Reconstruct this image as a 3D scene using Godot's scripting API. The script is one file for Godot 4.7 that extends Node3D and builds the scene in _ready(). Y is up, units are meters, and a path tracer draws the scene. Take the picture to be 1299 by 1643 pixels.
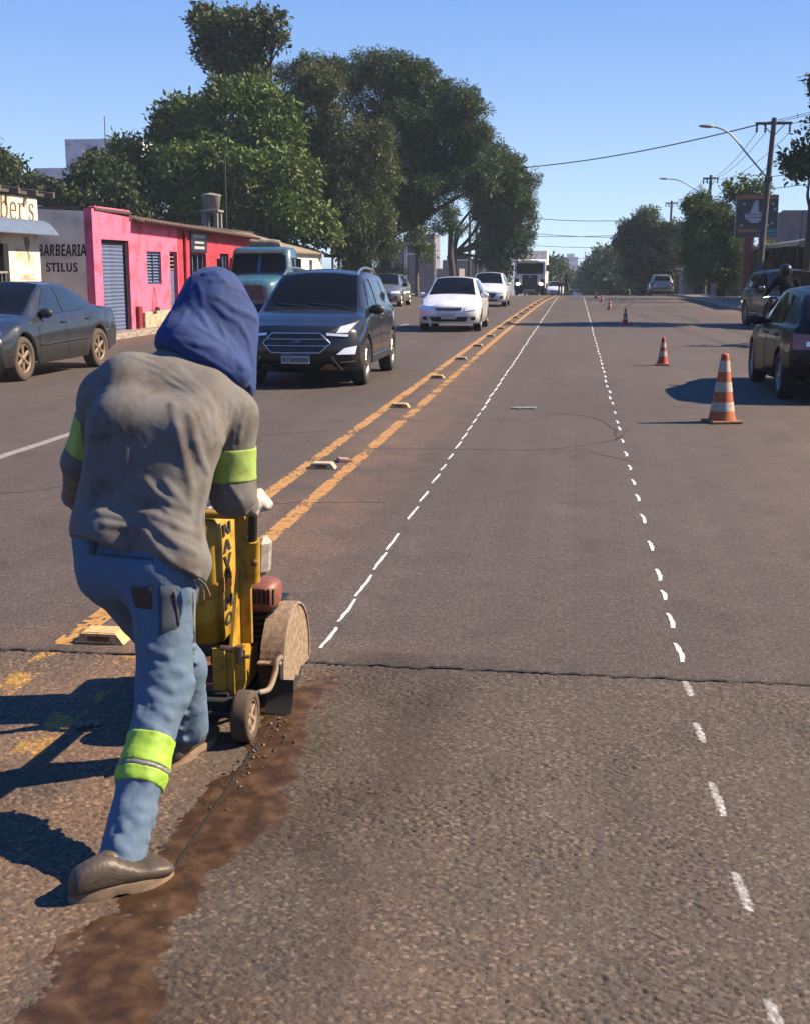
extends Node3D
# A street being saw-cut by a worker: everything is computed, nothing is loaded.

const EYE := Vector3(0, 1.65, 0)
const FOCAL := 1950.0          # in pixels of the photograph
const PW := 1299.0
const PH := 1643.0
var cam: Camera3D
var T := {}                    # textures
var M := {}                    # materials
var taken := {}
var rng := RandomNumberGenerator.new()

func _ready():
	# camera
	cam = Camera3D.new()
	cam.name = "camera"
	add_child(cam)
	cam.position = EYE
	cam.rotation_order = EULER_ORDER_YXZ
	cam.rotation = Vector3(-deg_to_rad(11.324), deg_to_rad(7.859), 0)
	cam.fov = 45.69
	cam.near = 0.05
	cam.far = 3000.0
	cam.current = true
	# sky and exposure
	var we := WorldEnvironment.new()
	we.name = "world_environment"
	var e := Environment.new()
	var sky := Sky.new()
	var sm := ProceduralSkyMaterial.new()
	sm.sky_top_color = Color(0.195, 0.455, 0.80)
	sm.sky_horizon_color = Color(0.775, 0.89, 0.965)
	sm.sky_curve = 0.105
	sm.ground_bottom_color = Color(0.30, 0.26, 0.23)
	sm.ground_horizon_color = Color(0.55, 0.52, 0.50)
	sm.energy_multiplier = 0.46
	sm.sun_angle_max = 8.0
	sky.sky_material = sm
	e.background_mode = Environment.BG_SKY
	e.sky = sky
	e.ambient_light_source = Environment.AMBIENT_SOURCE_SKY
	e.tonemap_mode = Environment.TONE_MAPPER_LINEAR
	e.tonemap_exposure = 2.88
	e.sdfgi_enabled = true
	e.ssao_enabled = true
	e.ssil_enabled = true
	e.fog_enabled = true
	e.fog_density = 0.00045
	e.fog_light_color = Color(0.80, 0.87, 0.95)
	we.environment = e
	add_child(we)
	# sun: right of the road, a little ahead of the camera, about 40 degrees high
	var sun := DirectionalLight3D.new()
	sun.name = "sun"
	sun.light_color = Color(1.0, 0.915, 0.79)
	sun.light_energy = 1.6
	sun.light_angular_distance = 0.55
	sun.shadow_enabled = true
	add_child(sun)
	var el := deg_to_rad(39.5)
	var az := deg_to_rad(12.5)
	var to_sun := Vector3(cos(az) * cos(el), sin(el), -sin(az) * cos(el))
	sun.look_at_from_position(Vector3.ZERO, -to_sun, Vector3.UP)
	rng.seed = 7
	textures()
	materials()
	ground()
	buildings()
	trees()
	poles_and_wires()
	vehicles()
	road_things()
	saw()
	worker()

# ------------------------------------------------------------------ pixels of the photograph
func ray(px: float, py: float) -> Vector3:
	return cam.basis * Vector3((px - PW / 2) / FOCAL, (PH / 2 - py) / FOCAL, -1.0)
func on_ground(px: float, py: float, y := 0.0) -> Vector3:
	var d := ray(px, py)
	return EYE + d * ((y - EYE.y) / d.y)
func at_z(px: float, py: float, z: float) -> Vector3:
	var d := ray(px, py)
	return EYE + d * (z / d.z)
func at_x(px: float, py: float, x: float) -> Vector3:
	var d := ray(px, py)
	return EYE + d * (x / d.x)
# road height: level, then a crest and a long fall
func gy(z: float) -> float:
	var s := -z - 60.0
	if s <= 0.0: return 0.0
	if s < 48.0: return -0.000297 * s * s
	return -0.684 - 0.0265 * (s - 48.0)

# ------------------------------------------------------------------ nodes
func numbered(called: String, parent: Node) -> String:
	var k := str(parent.get_instance_id()) + called
	var n: int = taken.get(k, 0)
	taken[k] = n + 1
	return called if n == 0 else "%s_%03d" % [called, n]
func thing(called: String, label: String, category: String, at := Vector3.ZERO, turn := 0.0, group := "") -> Node3D:
	var o := Node3D.new()
	o.name = numbered(called, self)
	add_child(o)
	o.position = at
	o.rotation.y = turn
	tag(o, label, category, group)
	return o
func tag(o: Node, label: String, category: String, group := ""):
	o.set_meta("label", label)
	o.set_meta("category", category)
	if group != "": o.set_meta("group", group)
	return o
func show_mesh(called: String, mesh: Mesh, m: Material, parent: Node = self) -> MeshInstance3D:
	var o := MeshInstance3D.new()
	o.name = numbered(called, parent)
	o.mesh = mesh
	o.material_override = m
	parent.add_child(o)
	return o
func obj(called: String, g: G, m: Material, parent: Node = self) -> MeshInstance3D:
	return show_mesh(called, g.done(), m, parent)
func structure(called: String, mesh: Mesh, m: Material) -> MeshInstance3D:
	var o := show_mesh(called, mesh, m)
	o.set_meta("kind", "structure")
	return o
func copy(o: Node3D, label: String, at: Vector3, turn: float) -> Node3D:
	var base := String(o.name)
	if base.length() > 4 and base.substr(base.length() - 4, 1) == "_" and base.right(3).is_valid_int(): base = base.left(base.length() - 4)
	var c: Node3D = o.duplicate()
	c.name = numbered(base, self)
	add_child(c)
	c.position = at
	c.rotation.y = turn
	c.set_meta("label", label)
	return c

# ------------------------------------------------------------------ mesh gatherer; faces are given counter-clockwise from outside
class G:
	var st := SurfaceTool.new()
	var count := 0
	func _init():
		st.begin(Mesh.PRIMITIVE_TRIANGLES)
	func smooth(k: int) -> G:
		st.set_smooth_group(k)
		return self
	func done() -> ArrayMesh:
		st.generate_normals()
		return st.commit()
	func color(c: Color) -> G:
		st.set_color(c)
		return self
	func tri(a: Vector3, b: Vector3, c: Vector3):
		st.add_vertex(a)
		st.add_vertex(c)
		st.add_vertex(b)
		count += 1
	func quad(a: Vector3, b: Vector3, c: Vector3, d: Vector3):
		tri(a, b, c)
		tri(a, c, d)
	func ctri(a: Vector3, b: Vector3, c: Vector3, m: Vector3):
		if (b - a).cross(c - a).dot(a + b + c - m * 3.0) < 0.0: tri(a, c, b)
		else: tri(a, b, c)
	func cquad(a: Vector3, b: Vector3, c: Vector3, d: Vector3, m: Vector3):
		ctri(a, b, c, m)
		ctri(a, c, d, m)
	func box(c: Vector3, s: Vector3, b := Basis(), bev := 0.0) -> G:
		st.set_smooth_group(-1)
		var h := s * 0.5
		var e := minf(bev, minf(h.x, minf(h.y, h.z)) * 0.95)
		if e <= 0.0:
			var p := []
			for k in 8: p.append(c + b * Vector3(h.x if k & 1 else -h.x, h.y if k & 2 else -h.y, h.z if k & 4 else -h.z))
			for f in [[0, 2, 3, 1], [4, 5, 7, 6], [0, 1, 5, 4], [2, 6, 7, 3], [0, 4, 6, 2], [1, 3, 7, 5]]:
				cquad(p[f[0]], p[f[1]], p[f[2]], p[f[3]], c)
			return self
		var q := {}
		for sx in [-1, 1]:
			for sy in [-1, 1]:
				for sz in [-1, 1]:
					var k := Vector3(sx, sy, sz)
					q[[sx, sy, sz, 0]] = c + b * (k * Vector3(h.x, h.y - e, h.z - e))
					q[[sx, sy, sz, 1]] = c + b * (k * Vector3(h.x - e, h.y, h.z - e))
					q[[sx, sy, sz, 2]] = c + b * (k * Vector3(h.x - e, h.y - e, h.z))
					ctri(q[[sx, sy, sz, 0]], q[[sx, sy, sz, 1]], q[[sx, sy, sz, 2]], c)
		for s1 in [-1, 1]:
			cquad(q[[s1, -1, -1, 0]], q[[s1, 1, -1, 0]], q[[s1, 1, 1, 0]], q[[s1, -1, 1, 0]], c)
			cquad(q[[-1, s1, -1, 1]], q[[1, s1, -1, 1]], q[[1, s1, 1, 1]], q[[-1, s1, 1, 1]], c)
			cquad(q[[-1, -1, s1, 2]], q[[1, -1, s1, 2]], q[[1, 1, s1, 2]], q[[-1, 1, s1, 2]], c)
			for s2 in [-1, 1]:
				cquad(q[[s1, s2, -1, 0]], q[[s1, s2, 1, 0]], q[[s1, s2, 1, 1]], q[[s1, s2, -1, 1]], c)
				cquad(q[[s1, -1, s2, 0]], q[[s1, 1, s2, 0]], q[[s1, 1, s2, 2]], q[[s1, -1, s2, 2]], c)
				cquad(q[[-1, s1, s2, 1]], q[[1, s1, s2, 1]], q[[1, s1, s2, 2]], q[[-1, s1, s2, 2]], c)
		return self
	func tube(pts: Array, rad, n := 8, flat := 1.0) -> G:
		st.set_smooth_group(1)
		var rings := []
		var t0: Vector3 = (pts[1] - pts[0]).normalized()
		var u := t0.cross(Vector3.UP if absf(t0.y) < 0.9 else Vector3.RIGHT).normalized()
		for i in pts.size():
			var t: Vector3 = ((pts[mini(i + 1, pts.size() - 1)] as Vector3) - (pts[maxi(i - 1, 0)] as Vector3)).normalized()
			u = (u - t * u.dot(t)).normalized()
			var v := t.cross(u)
			var r: float = rad[i] if rad is Array else rad
			var ring := []
			for k in n:
				var a := TAU * k / n
				ring.append(pts[i] + u * (cos(a) * r) + v * (sin(a) * r * flat))
			rings.append(ring)
		return loft(rings, true)
	func loft(rings: Array, caps := true, sg := 1) -> G:
		st.set_smooth_group(sg)
		var n: int = rings[0].size()
		for i in rings.size() - 1:
			for k in n:
				var j := (k + 1) % n
				quad(rings[i][k], rings[i][j], rings[i + 1][j], rings[i + 1][k])
		if caps:
			st.set_smooth_group(2)
			for e in [0, rings.size() - 1]:
				var m := Vector3.ZERO
				for p in rings[e]: m += p
				m /= n
				for k in n:
					if e == 0: tri(m, rings[e][(k + 1) % n], rings[e][k])
					else: tri(m, rings[e][k], rings[e][(k + 1) % n])
		return self
	func lathe(prof: Array, n := 20, xf := Transform3D(), sg := 1) -> G:
		st.set_smooth_group(sg)
		for i in prof.size() - 1:
			var a: Vector2 = prof[i]
			var b: Vector2 = prof[i + 1]
			for k in n:
				var c0 := cos(TAU * k / n)
				var s0 := sin(TAU * k / n)
				var c1 := cos(TAU * (k + 1) / n)
				var s1 := sin(TAU * (k + 1) / n)
				var p0 := xf * Vector3(a.x * c0, a.y, a.x * s0)
				var p1 := xf * Vector3(a.x * c1, a.y, a.x * s1)
				var p2 := xf * Vector3(b.x * c1, b.y, b.x * s1)
				var p3 := xf * Vector3(b.x * c0, b.y, b.x * s0)
				if a.x > 1e-5: tri(p0, p2, p1)
				if b.x > 1e-5: tri(p0, p3, p2)
		return self
	func prism(poly: Array, z0: float, z1: float, xf := Transform3D(), bev := 0.0) -> G:
		st.set_smooth_group(-1)
		var p := PackedVector2Array(poly)
		if not Geometry2D.is_polygon_clockwise(p): pass
		else: p.reverse()
		var ix := Geometry2D.triangulate_polygon(p)
		for k in range(0, ix.size(), 3):
			var a := p[ix[k]]
			var b := p[ix[k + 1]]
			var c := p[ix[k + 2]]
			if (b - a).cross(c - a) < 0:
				var t := b
				b = c
				c = t
			tri(xf * Vector3(a.x, a.y, z1), xf * Vector3(b.x, b.y, z1), xf * Vector3(c.x, c.y, z1))
			tri(xf * Vector3(a.x, a.y, z0), xf * Vector3(c.x, c.y, z0), xf * Vector3(b.x, b.y, z0))
		for k in p.size():
			var a := p[k]
			var b := p[(k + 1) % p.size()]
			quad(xf * Vector3(a.x, a.y, z0), xf * Vector3(b.x, b.y, z0), xf * Vector3(b.x, b.y, z1), xf * Vector3(a.x, a.y, z1))
		return self
	func grid(p: Array, sg := 1) -> G:     # p[i][j]
		st.set_smooth_group(sg)
		for i in p.size() - 1:
			for j in p[i].size() - 1:
				quad(p[i][j], p[i + 1][j], p[i + 1][j + 1], p[i][j + 1])
		return self
	func ball(c: Vector3, r: Vector3, n := 12, b := Basis()) -> G:
		var prof := []
		for k in n + 1: prof.append(Vector2(sin(PI * k / n), -cos(PI * k / n)))
		return lathe(prof, n * 2, Transform3D(b * Basis.from_scale(r), c))

func smooth_path(pts: Array, n := 6) -> Array:
	var c := Curve3D.new()
	for i in pts.size():
		var d: Vector3 = ((pts[mini(i + 1, pts.size() - 1)] as Vector3) - (pts[maxi(i - 1, 0)] as Vector3)) / 6.0
		c.add_point(pts[i], -d, d)
	var out := []
	for i in pts.size() - 1:
		for k in n: out.append(c.sample(i, float(k) / n))
	out.append(pts[-1])
	return out
func facing(dir: Vector3, up := Vector3.UP) -> Basis:      # local y along dir
	var y := dir.normalized()
	var x := y.cross(up if absf(y.dot(up)) < 0.98 else Vector3.RIGHT).normalized()
	return Basis(x, y, x.cross(y))

# ------------------------------------------------------------------ textures and materials
func ntex(called: String, size: int, freq: float, oct: int, stops: Array, kind := FastNoiseLite.TYPE_SIMPLEX_SMOOTH, cell := FastNoiseLite.RETURN_DISTANCE, sx := 1) -> void:
	# stops: [[value 0..1, Color linear], ...]
	var n := FastNoiseLite.new()
	n.seed = called.hash() % 10000
	n.noise_type = kind
	n.frequency = freq
	n.fractal_type = FastNoiseLite.FRACTAL_FBM if oct > 1 else FastNoiseLite.FRACTAL_NONE
	n.fractal_octaves = oct
	n.cellular_return_type = cell
	n.cellular_jitter = 1.0
	var im := n.get_seamless_image(size, size / sx)
	if sx > 1: im.resize(size, size, Image.INTERPOLATE_CUBIC)
	im.convert(Image.FORMAT_L8)
	var lut := PackedByteArray()
	for v in 256:
		var f := v / 255.0
		var c: Color = stops[-1][1]
		if f <= stops[0][0]: c = stops[0][1]
		else:
			for k in stops.size() - 1:
				if f >= stops[k][0] and f <= stops[k + 1][0]:
					c = (stops[k][1] as Color).lerp(stops[k + 1][1], (f - stops[k][0]) / maxf(stops[k + 1][0] - stops[k][0], 1e-5))
					break
		c = c.linear_to_srgb()
		lut.append_array([int(clampf(c.r, 0, 1) * 255), int(clampf(c.g, 0, 1) * 255), int(clampf(c.b, 0, 1) * 255)])
	var src := im.get_data()
	var out := PackedByteArray()
	out.resize(size * size * 3)
	var o := 0
	for v in src:
		var l := v * 3
		out[o] = lut[l]
		out[o + 1] = lut[l + 1]
		out[o + 2] = lut[l + 2]
		o += 3
	T[called] = ImageTexture.create_from_image(Image.create_from_data(size, size, false, Image.FORMAT_RGB8, out))
func L(v: float) -> Color:
	return Color(v, v, v)
func lin(r: float, g: float, b: float) -> Color:
	return Color(r, g, b).linear_to_srgb()
func textures():
	var W := [[0.0, L(0.55)], [0.35, L(0.85)], [0.7, L(1.0)]]
	ntex("blotch", 512, 0.012, 5, W)
	ntex("grain", 256, 0.16, 3, [[0.0, L(0.6)], [1.0, L(1.0)]])
	ntex("bumps", 256, 0.05, 4, [[0.0, L(0.0)], [1.0, L(1.0)]])
	ntex("streak", 512, 0.02, 5, [[0.0, L(0.5)], [0.4, L(0.85)], [1.0, L(1.0)]], FastNoiseLite.TYPE_SIMPLEX_SMOOTH, FastNoiseLite.RETURN_DISTANCE, 8)
	ntex("grime", 512, 0.010, 5, [[0.0, Color(0.42, 0.30, 0.22)], [0.32, Color(0.85, 0.76, 0.68)], [0.55, L(1.0)], [1.0, L(1.0)]])
	ntex("chips", 640, 0.085, 1, [[0.0, L(1.0)], [0.45, L(0.85)], [0.75, L(0.3)], [1.0, L(0.0)]], FastNoiseLite.TYPE_CELLULAR)
	ntex("chips_tone", 640, 0.085, 1, [[0.0, Color(0.62, 0.58, 0.55)], [0.45, Color(0.95, 0.93, 0.92)], [0.8, Color(1.15, 1.08, 1.0)], [0.95, Color(1.7, 1.6, 1.45)], [1.0, Color(2.1, 2.0, 1.9)]].map(func(s): return [s[0], s[1] * 0.45]), FastNoiseLite.TYPE_CELLULAR, FastNoiseLite.RETURN_CELL_VALUE)
	ntex("mud", 512, 0.014, 5, [[0.0, Color(0.055, 0.032, 0.018)], [0.4, Color(0.10, 0.058, 0.033)], [0.65, Color(0.15, 0.09, 0.052)], [1.0, Color(0.23, 0.15, 0.095)]])
	ntex("rust", 512, 0.02, 5, [[0.0, Color(0.18, 0.11, 0.07)], [0.4, Color(0.36, 0.25, 0.17)], [0.7, Color(0.47, 0.36, 0.27)], [1.0, Color(0.56, 0.47, 0.38)]])
	ntex("denim", 256, 0.07, 4, [[0.0, L(0.80)], [0.5, L(0.94)], [1.0, L(1.08)]].map(func(s): return [s[0], s[1] * 0.85]), FastNoiseLite.TYPE_SIMPLEX_SMOOTH, FastNoiseLite.RETURN_DISTANCE, 4)
func mat(key: String, c: Color, rough := 0.8, o := {}) -> StandardMaterial3D:
	# c is a linear base colour
	var m := StandardMaterial3D.new()
	m.resource_name = key
	m.albedo_color = (Color(c.r, c.g, c.b) * (0.86 if o.get("keep", false) else 0.49)).linear_to_srgb()
	m.albedo_color.a = 1.0
	m.roughness = rough
	m.metallic = o.get("metal", 0.0)
	m.metallic_specular = o.get("spec", 0.5)
	if o.has("tex"):
		m.albedo_texture = T[o.tex]
		m.uv1_triplanar = true
		m.uv1_world_triplanar = o.get("world", false)
		m.uv1_scale = Vector3.ONE / o.get("size", 1.0)
		m.uv1_offset = Vector3(0.37, 0.11, 0.73)
	if o.has("bump"):
		m.heightmap_enabled = true
		m.heightmap_texture = T[o.bump]
		m.heightmap_scale = o.get("depth", 0.5)
		m.uv1_triplanar = true
		m.uv1_world_triplanar = o.get("world", false)
		m.uv1_scale = Vector3.ONE / o.get("size", 1.0)
	if o.has("coat"):
		m.clearcoat_enabled = true
		m.clearcoat = o.coat
		m.clearcoat_roughness = o.get("coat_rough", 0.05)
	if o.has("back"):
		m.backlight_enabled = true
		m.backlight = (o.back as Color).linear_to_srgb()
	if o.get("vc", false): m.vertex_color_use_as_albedo = true
	if o.has("rim"):
		m.rim_enabled = true
		m.rim = o.rim
	if o.has("alpha"):
		m.transparency = BaseMaterial3D.TRANSPARENCY_ALPHA
		m.albedo_color.a = o.alpha
	if o.has("glow"):
		m.emission_enabled = true
		m.emission = o.glow
		m.emission_energy_multiplier = o.get("glow_energy", 1.0)
	M[key] = m
	return m
# ------------------------------------------------------------------ materials shared by several things
func materials():
	mat("asphalt", Color(1, 1, 1) * 1.0, 0.86, {"tex": "chips_tone", "bump": "chips", "size": 0.62, "depth": 0.35, "vc": true, "world": true, "spec": 0.35})
	mat("asphalt_far", Color(1, 1, 1), 0.84, {"tex": "chips_tone", "bump": "chips", "size": 0.45, "depth": 0.12, "vc": true, "world": true, "spec": 0.35})
	mat("soil", Color(0.30, 0.17, 0.10), 0.95, {"tex": "blotch", "bump": "bumps", "size": 2.5, "depth": 2.0, "world": true})
	mat("pavement", Color(0.36, 0.29, 0.24), 0.9, {"tex": "grime", "bump": "grain", "size": 1.6, "depth": 0.3, "world": true})
	mat("kerb", Color(0.42, 0.37, 0.33), 0.9, {"tex": "grime", "bump": "grain", "size": 0.9, "depth": 0.3, "world": true})
	mat("white_paint", Color(0.62, 0.61, 0.59), 0.8, {"keep": true, "tex": "grain", "size": 0.09, "bump": "grain", "depth": 0.2, "world": true})
	mat("old_white_paint", Color(0.40, 0.37, 0.34), 0.8, {"tex": "blotch", "size": 0.5, "world": true})
	mat("yellow_paint", Color(0.58, 0.31, 0.085), 0.85, {"tex": "grime", "size": 0.55, "bump": "grain", "depth": 0.25, "world": true})
	mat("crack", Color(0.012, 0.010, 0.009), 0.9)
	mat("mud", Color(0.70, 0.635, 0.545), 0.5, {"spec": 0.3, "tex": "mud", "size": 0.8, "bump": "bumps", "depth": 0.35, "world": true})
	mat("wet_mud", Color(0.95, 0.88, 0.78), 0.5, {"spec": 0.3, "tex": "mud", "size": 0.55, "bump": "bumps", "depth": 0.12, "world": true})
	mat("rubber", Color(0.018, 0.017, 0.016), 0.75, {"tex": "blotch", "size": 0.3})
	mat("black_plastic", Color(0.02, 0.02, 0.021), 0.5)
	mat("dark", Color(0.008, 0.008, 0.009), 0.9)
	mat("chrome", Color(0.75, 0.75, 0.76), 0.18, {"metal": 1.0})
	mat("steel", Color(0.45, 0.44, 0.42), 0.4, {"metal": 1.0, "tex": "blotch", "size": 0.2})
	mat("concrete", Color(0.36, 0.33, 0.31), 0.9, {"tex": "blotch", "bump": "grain", "size": 0.8, "depth": 0.3})
	mat("wood_grey", Color(0.21, 0.17, 0.14), 0.85, {"tex": "streak", "size": 0.7})
	mat("glass_dark", Color(0.008, 0.009, 0.010), 0.05, {"spec": 0.22})
	mat("glass_sky", Color(0.03, 0.045, 0.06), 0.03, {"spec": 0.9})

# ------------------------------------------------------------------ ground
var mn := FastNoiseLite.new()
var mn2 := FastNoiseLite.new()
var mn3 := FastNoiseLite.new()
func road_color(x: float, z: float) -> Color:
	# what the surface is made of and what lies on it: bitumen, aggregate, red dust, rubber
	var n := mn.get_noise_2d(x * 0.6, z * 0.35)            # broad
	var f := mn2.get_noise_2d(x * 4.0, z * 3.0)            # patchy
	var c := Color(0.132, 0.111, 0.102)
	if z > -4.84 + 0.05 * mn2.get_noise_1d(x * 9.0): c = Color(0.142, 0.119, 0.102)
	c = c * (1.0 + 0.16 * n + 0.10 * f)
	# red dust along the centre line and in the gutters
	var dust := 0.75 * exp(-pow((x + 1.75) / 0.42, 2)) * clampf(0.75 + 0.9 * f + 0.4 * n, 0, 1)
	dust += 0.5 * exp(-pow((x + 10.5) / 0.8, 2)) + 0.55 * exp(-pow((x - 6.4) / 1.1, 2))
	dust += 0.40 * clampf((x - 1.2 + 0.6 * n) * 0.5, 0, 1) * exp(-pow((z + 12.0) / 8.0, 2)) * clampf(0.8 + f, 0, 1)
	if z > -5.2: dust += 0.55 * clampf(n * 1.2 + 0.30 + 0.25 * (-x - 0.9), 0, 1) * clampf(0.6 + f, 0, 1)
	c = c.lerp(Color(0.275, 0.172, 0.112), clampf(dust, 0, 0.85) * 0.75)
	# polished wheel tracks
	for w in [-3.1, -4.5, -6.3, -7.6]:
		c = c * (1.0 - 0.10 * exp(-pow((x - w) / 0.28, 2)))
	# old oil drips and scuffed patches
	c = c * (1.0 - 0.16 * smoothstep(0.30, 0.50, mn3.get_noise_2d(x * 4.5, z * 2.2)) + 0.10 * smoothstep(0.34, 0.5, mn.get_noise_2d(x * 3.1 + 90.0, z * 1.4)))
	# rubber tracks of vehicles swinging over to the right-hand kerb
	if z < -12.0:
		for k in 2:
			var t := (-z - 13.0) / 45.0
			var xc: float = (4.5 if k == 0 else 5.7) - 4.0 * t + 1.4 * t * t
			c = c * (1.0 - 0.34 * exp(-pow((x - xc) / 0.13, 2)) * clampf(0.8 + f, 0.2, 1) * clampf((-z - 12.0) / 8.0, 0, 1) * clampf((56.0 + z) / 10.0, 0, 1))
	# damp, dark strip beside the fresh cut
	if z > -5.0:
		var d := absf(x + 0.78 + 0.12 * (z + 3.5)) / 0.34
		c = c * (1.0 - 0.45 * exp(-d * d * d) * clampf(0.75 + 1.0 * f, 0, 1))
	return c * 2.0
func sheet(xs: Array, zs: Array, y0: float, height, tint) -> ArrayMesh:
	var nx := xs.size()
	var nz := zs.size()
	var v := PackedVector3Array()
	var nn := PackedVector3Array()
	var cc := PackedColorArray()
	var ix := PackedInt32Array()
	v.resize(nx * nz)
	nn.resize(nx * nz)
	cc.resize(nx * nz)
	var k := 0
	for j in nz:
		var z: float = zs[j]
		var gz := gy(z) + y0
		for i in nx:
			var x: float = xs[i]
			v[k] = Vector3(x, gz + (height.call(x, z) if height != null else 0.0), z)
			cc[k] = tint.call(x, z) if tint != null else Color.WHITE
			k += 1
	for j in nz:
		for i in nx:
			var a := v[j * nx + mini(i + 1, nx - 1)] - v[j * nx + maxi(i - 1, 0)]
			var b := v[mini(j + 1, nz - 1) * nx + i] - v[maxi(j - 1, 0) * nx + i]
			var n := a.cross(b).normalized()
			nn[j * nx + i] = n if n.y > 0 else -n
	ix.resize((nx - 1) * (nz - 1) * 6)
	k = 0
	var down: bool = zs[-1] < zs[0]
	for j in nz - 1:
		for i in nx - 1:
			var a := j * nx + i
			var q := [a, a + nx, a + 1, a + 1, a + nx, a + nx + 1] if down else [a, a + 1, a + nx, a + 1, a + nx + 1, a + nx]
			# clockwise from above
			for t in 6: ix[k + t] = q[t]
			k += 6
	var arr := []
	arr.resize(Mesh.ARRAY_MAX)
	arr[Mesh.ARRAY_VERTEX] = v
	arr[Mesh.ARRAY_NORMAL] = nn
	arr[Mesh.ARRAY_COLOR] = cc
	arr[Mesh.ARRAY_INDEX] = ix
	var m := ArrayMesh.new()
	m.add_surface_from_arrays(Mesh.PRIMITIVE_TRIANGLES, arr)
	return m
func steps(a: float, b: float, d: float) -> Array:
	var n := maxi(1, int(round(absf(b - a) / d)))
	var out := []
	for k in n + 1: out.append(lerpf(a, b, float(k) / n))
	return out
func slurry_edge(z: float) -> Vector2:        # left and right border of the slurry at z
	var w := 0.175 + 0.045 * sin(z * 5.0) + 0.02 * mn2.get_noise_1d(z * 24.0)
	if z > -2.98: w += 0.03
	var c := -1.03 + 0.04 * sin(z * 3.3 + 1.0)
	return Vector2(c - w - 0.05 * mn3.get_noise_1d(z * 9.0), c + w + 0.06 * mn3.get_noise_1d(z * 9.0 + 300.0))
func ground():
	mn.seed = 3
	mn.frequency = 0.35
	mn.fractal_octaves = 4
	mn2.seed = 9
	mn2.frequency = 0.5
	mn3.seed = 21
	mn3.frequency = 0.4
	var chip := FastNoiseLite.new()
	chip.noise_type = FastNoiseLite.TYPE_CELLULAR
	chip.seed = 5
	chip.frequency = 0.062 * 1000.0 / 1000.0
	chip.cellular_return_type = FastNoiseLite.RETURN_DISTANCE
	var none = null
	# land all round
	structure("ground", sheet([-700, -200, -60, -30, -11, 8, 30, 60, 200, 700], steps(60, -130, 6.0) + steps(-180, -1000, 60.0), -0.06, none, none), M.soil)
	# worn, coarse asphalt before the joint: the stones are real relief
	var rough := func(x: float, z: float) -> float:
		var v := chip.get_noise_2d(x * 1000.0 + 9.0 * mn3.get_noise_2d(x * 60.0, z * 60.0), z * 1000.0) + 1.0
		var open := clampf(0.55 + 0.9 * mn2.get_noise_2d(x * 2.2, z * 2.2) + 0.5 * mn.get_noise_2d(x * 3.0 + 40.0, z * 3.0), 0.15, 1.0)
		var h := 0.0032 - 0.0125 * open * smoothstep(0.38, 0.95, v) + 0.0022 * mn3.get_noise_2d(x * 45.0, z * 45.0) + 0.003 * mn.get_noise_2d(x * 6, z * 6)
		return h
	var marks := []
	for d in [[1660, 1595], [1455, 1395], [1307, 1254], [1190, 1160], [1118, 1090]]: marks.append([on_ground(1100, d[0]).z, on_ground(1100, d[1]).z])
	var near_color := func(x: float, z: float) -> Color:
		var c := road_color(x, z)
		var w := mn3.get_noise_2d(x * 110.0, z * 110.0)
		for m in marks:
			if z < m[0] and z > m[1]:
				var t: float = (m[0] - z) / (m[0] - m[1])
				var hw := 0.0125 * (0.45 + 0.55 * pow(sin(PI * clampf(t * 0.9 + 0.05, 0, 1)), 0.3)) * (1.0 + 0.6 * mn3.get_noise_1d(z * 160.0))
				if absf(x - 0.488 + 0.012 * (t - 0.5)) < hw and w > -0.55: c = Color(2.5, 2.5, 2.4)
		for xa in [-2.215, -1.845]:
			var worn := mn2.get_noise_2d(x * 9.0, z * 6.0) + 0.5 * w
			if z < -3.3 and absf(x - xa) < 0.058 and worn > 0.02: c = c.lerp(Color(1.35, 0.70, 0.16), clampf(worn * 3.0, 0.0, 0.85))
		return c
	var near := structure("road_worn_asphalt", sheet(steps(-2.75, 1.25, 0.0062), steps(-2.25, -4.84, 0.0062), 0.0, rough, near_color), M.asphalt)
	near.set_meta("label", "coarse worn asphalt in front of the transverse joint")
	var X := [-10.65, -2.75, 1.25, 6.5]
	structure("road_worn_asphalt", sheet(steps(X[0], X[1], 0.12), steps(8, -4.84, 0.12), 0.0, none, road_color), M.asphalt)
	structure("road_worn_asphalt", sheet(steps(X[2], X[3], 0.12), steps(8, -4.84, 0.12), 0.0, none, road_color), M.asphalt)
	structure("road_worn_asphalt", sheet(steps(X[1], X[2], 0.12), steps(8, -2.25, 0.12), 0.0, none, road_color), M.asphalt)
	# smoother overlay beyond the joint, a finger thick
	var zs := steps(-4.84, -9, 0.05) + steps(-9.1, -20, 0.14) + steps(-20.4, -60, 0.4) + steps(-61, -130, 1.5) + steps(-140, -420, 10.0)
	var over := func(x: float, z: float) -> float: return 0.009 if z < -4.87 - 0.03 * mn2.get_noise_1d(x * 14.0) else -0.004
	var road := structure("road", sheet(steps(-10.65, 6.5, 0.09), zs, 0.0, over, road_color), M.asphalt_far)
	# ---- paint, cracks
	var R := RandomNumberGenerator.new()
	R.seed = 11
	# brushed white dashes along the two cutting lines
	var dash := func(xa: float, z0: float, z1: float, w: float, wob: float):
		var g := G.new()
		g.smooth(1)
		var n := 7
		var p := []
		for k in n + 1:
			var t := float(k) / n
			var zz := lerpf(z0, z1, t)
			var hw := w * (0.30 + 0.70 * pow(sin(PI * clampf(t * 0.9 + 0.05, 0, 1)), 0.28)) * R.randf_range(0.82, 1.12)
			var xc := xa + wob * sin(t * 3.0 + xa) + R.randf_range(-0.003, 0.003)
			var y := gy(zz) + 0.0106
			p.append([Vector3(xc - hw, y, zz), Vector3(xc + hw, y, zz)])
		g.grid(p)
		obj("paint_dash", g, M.white_paint, road)
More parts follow.
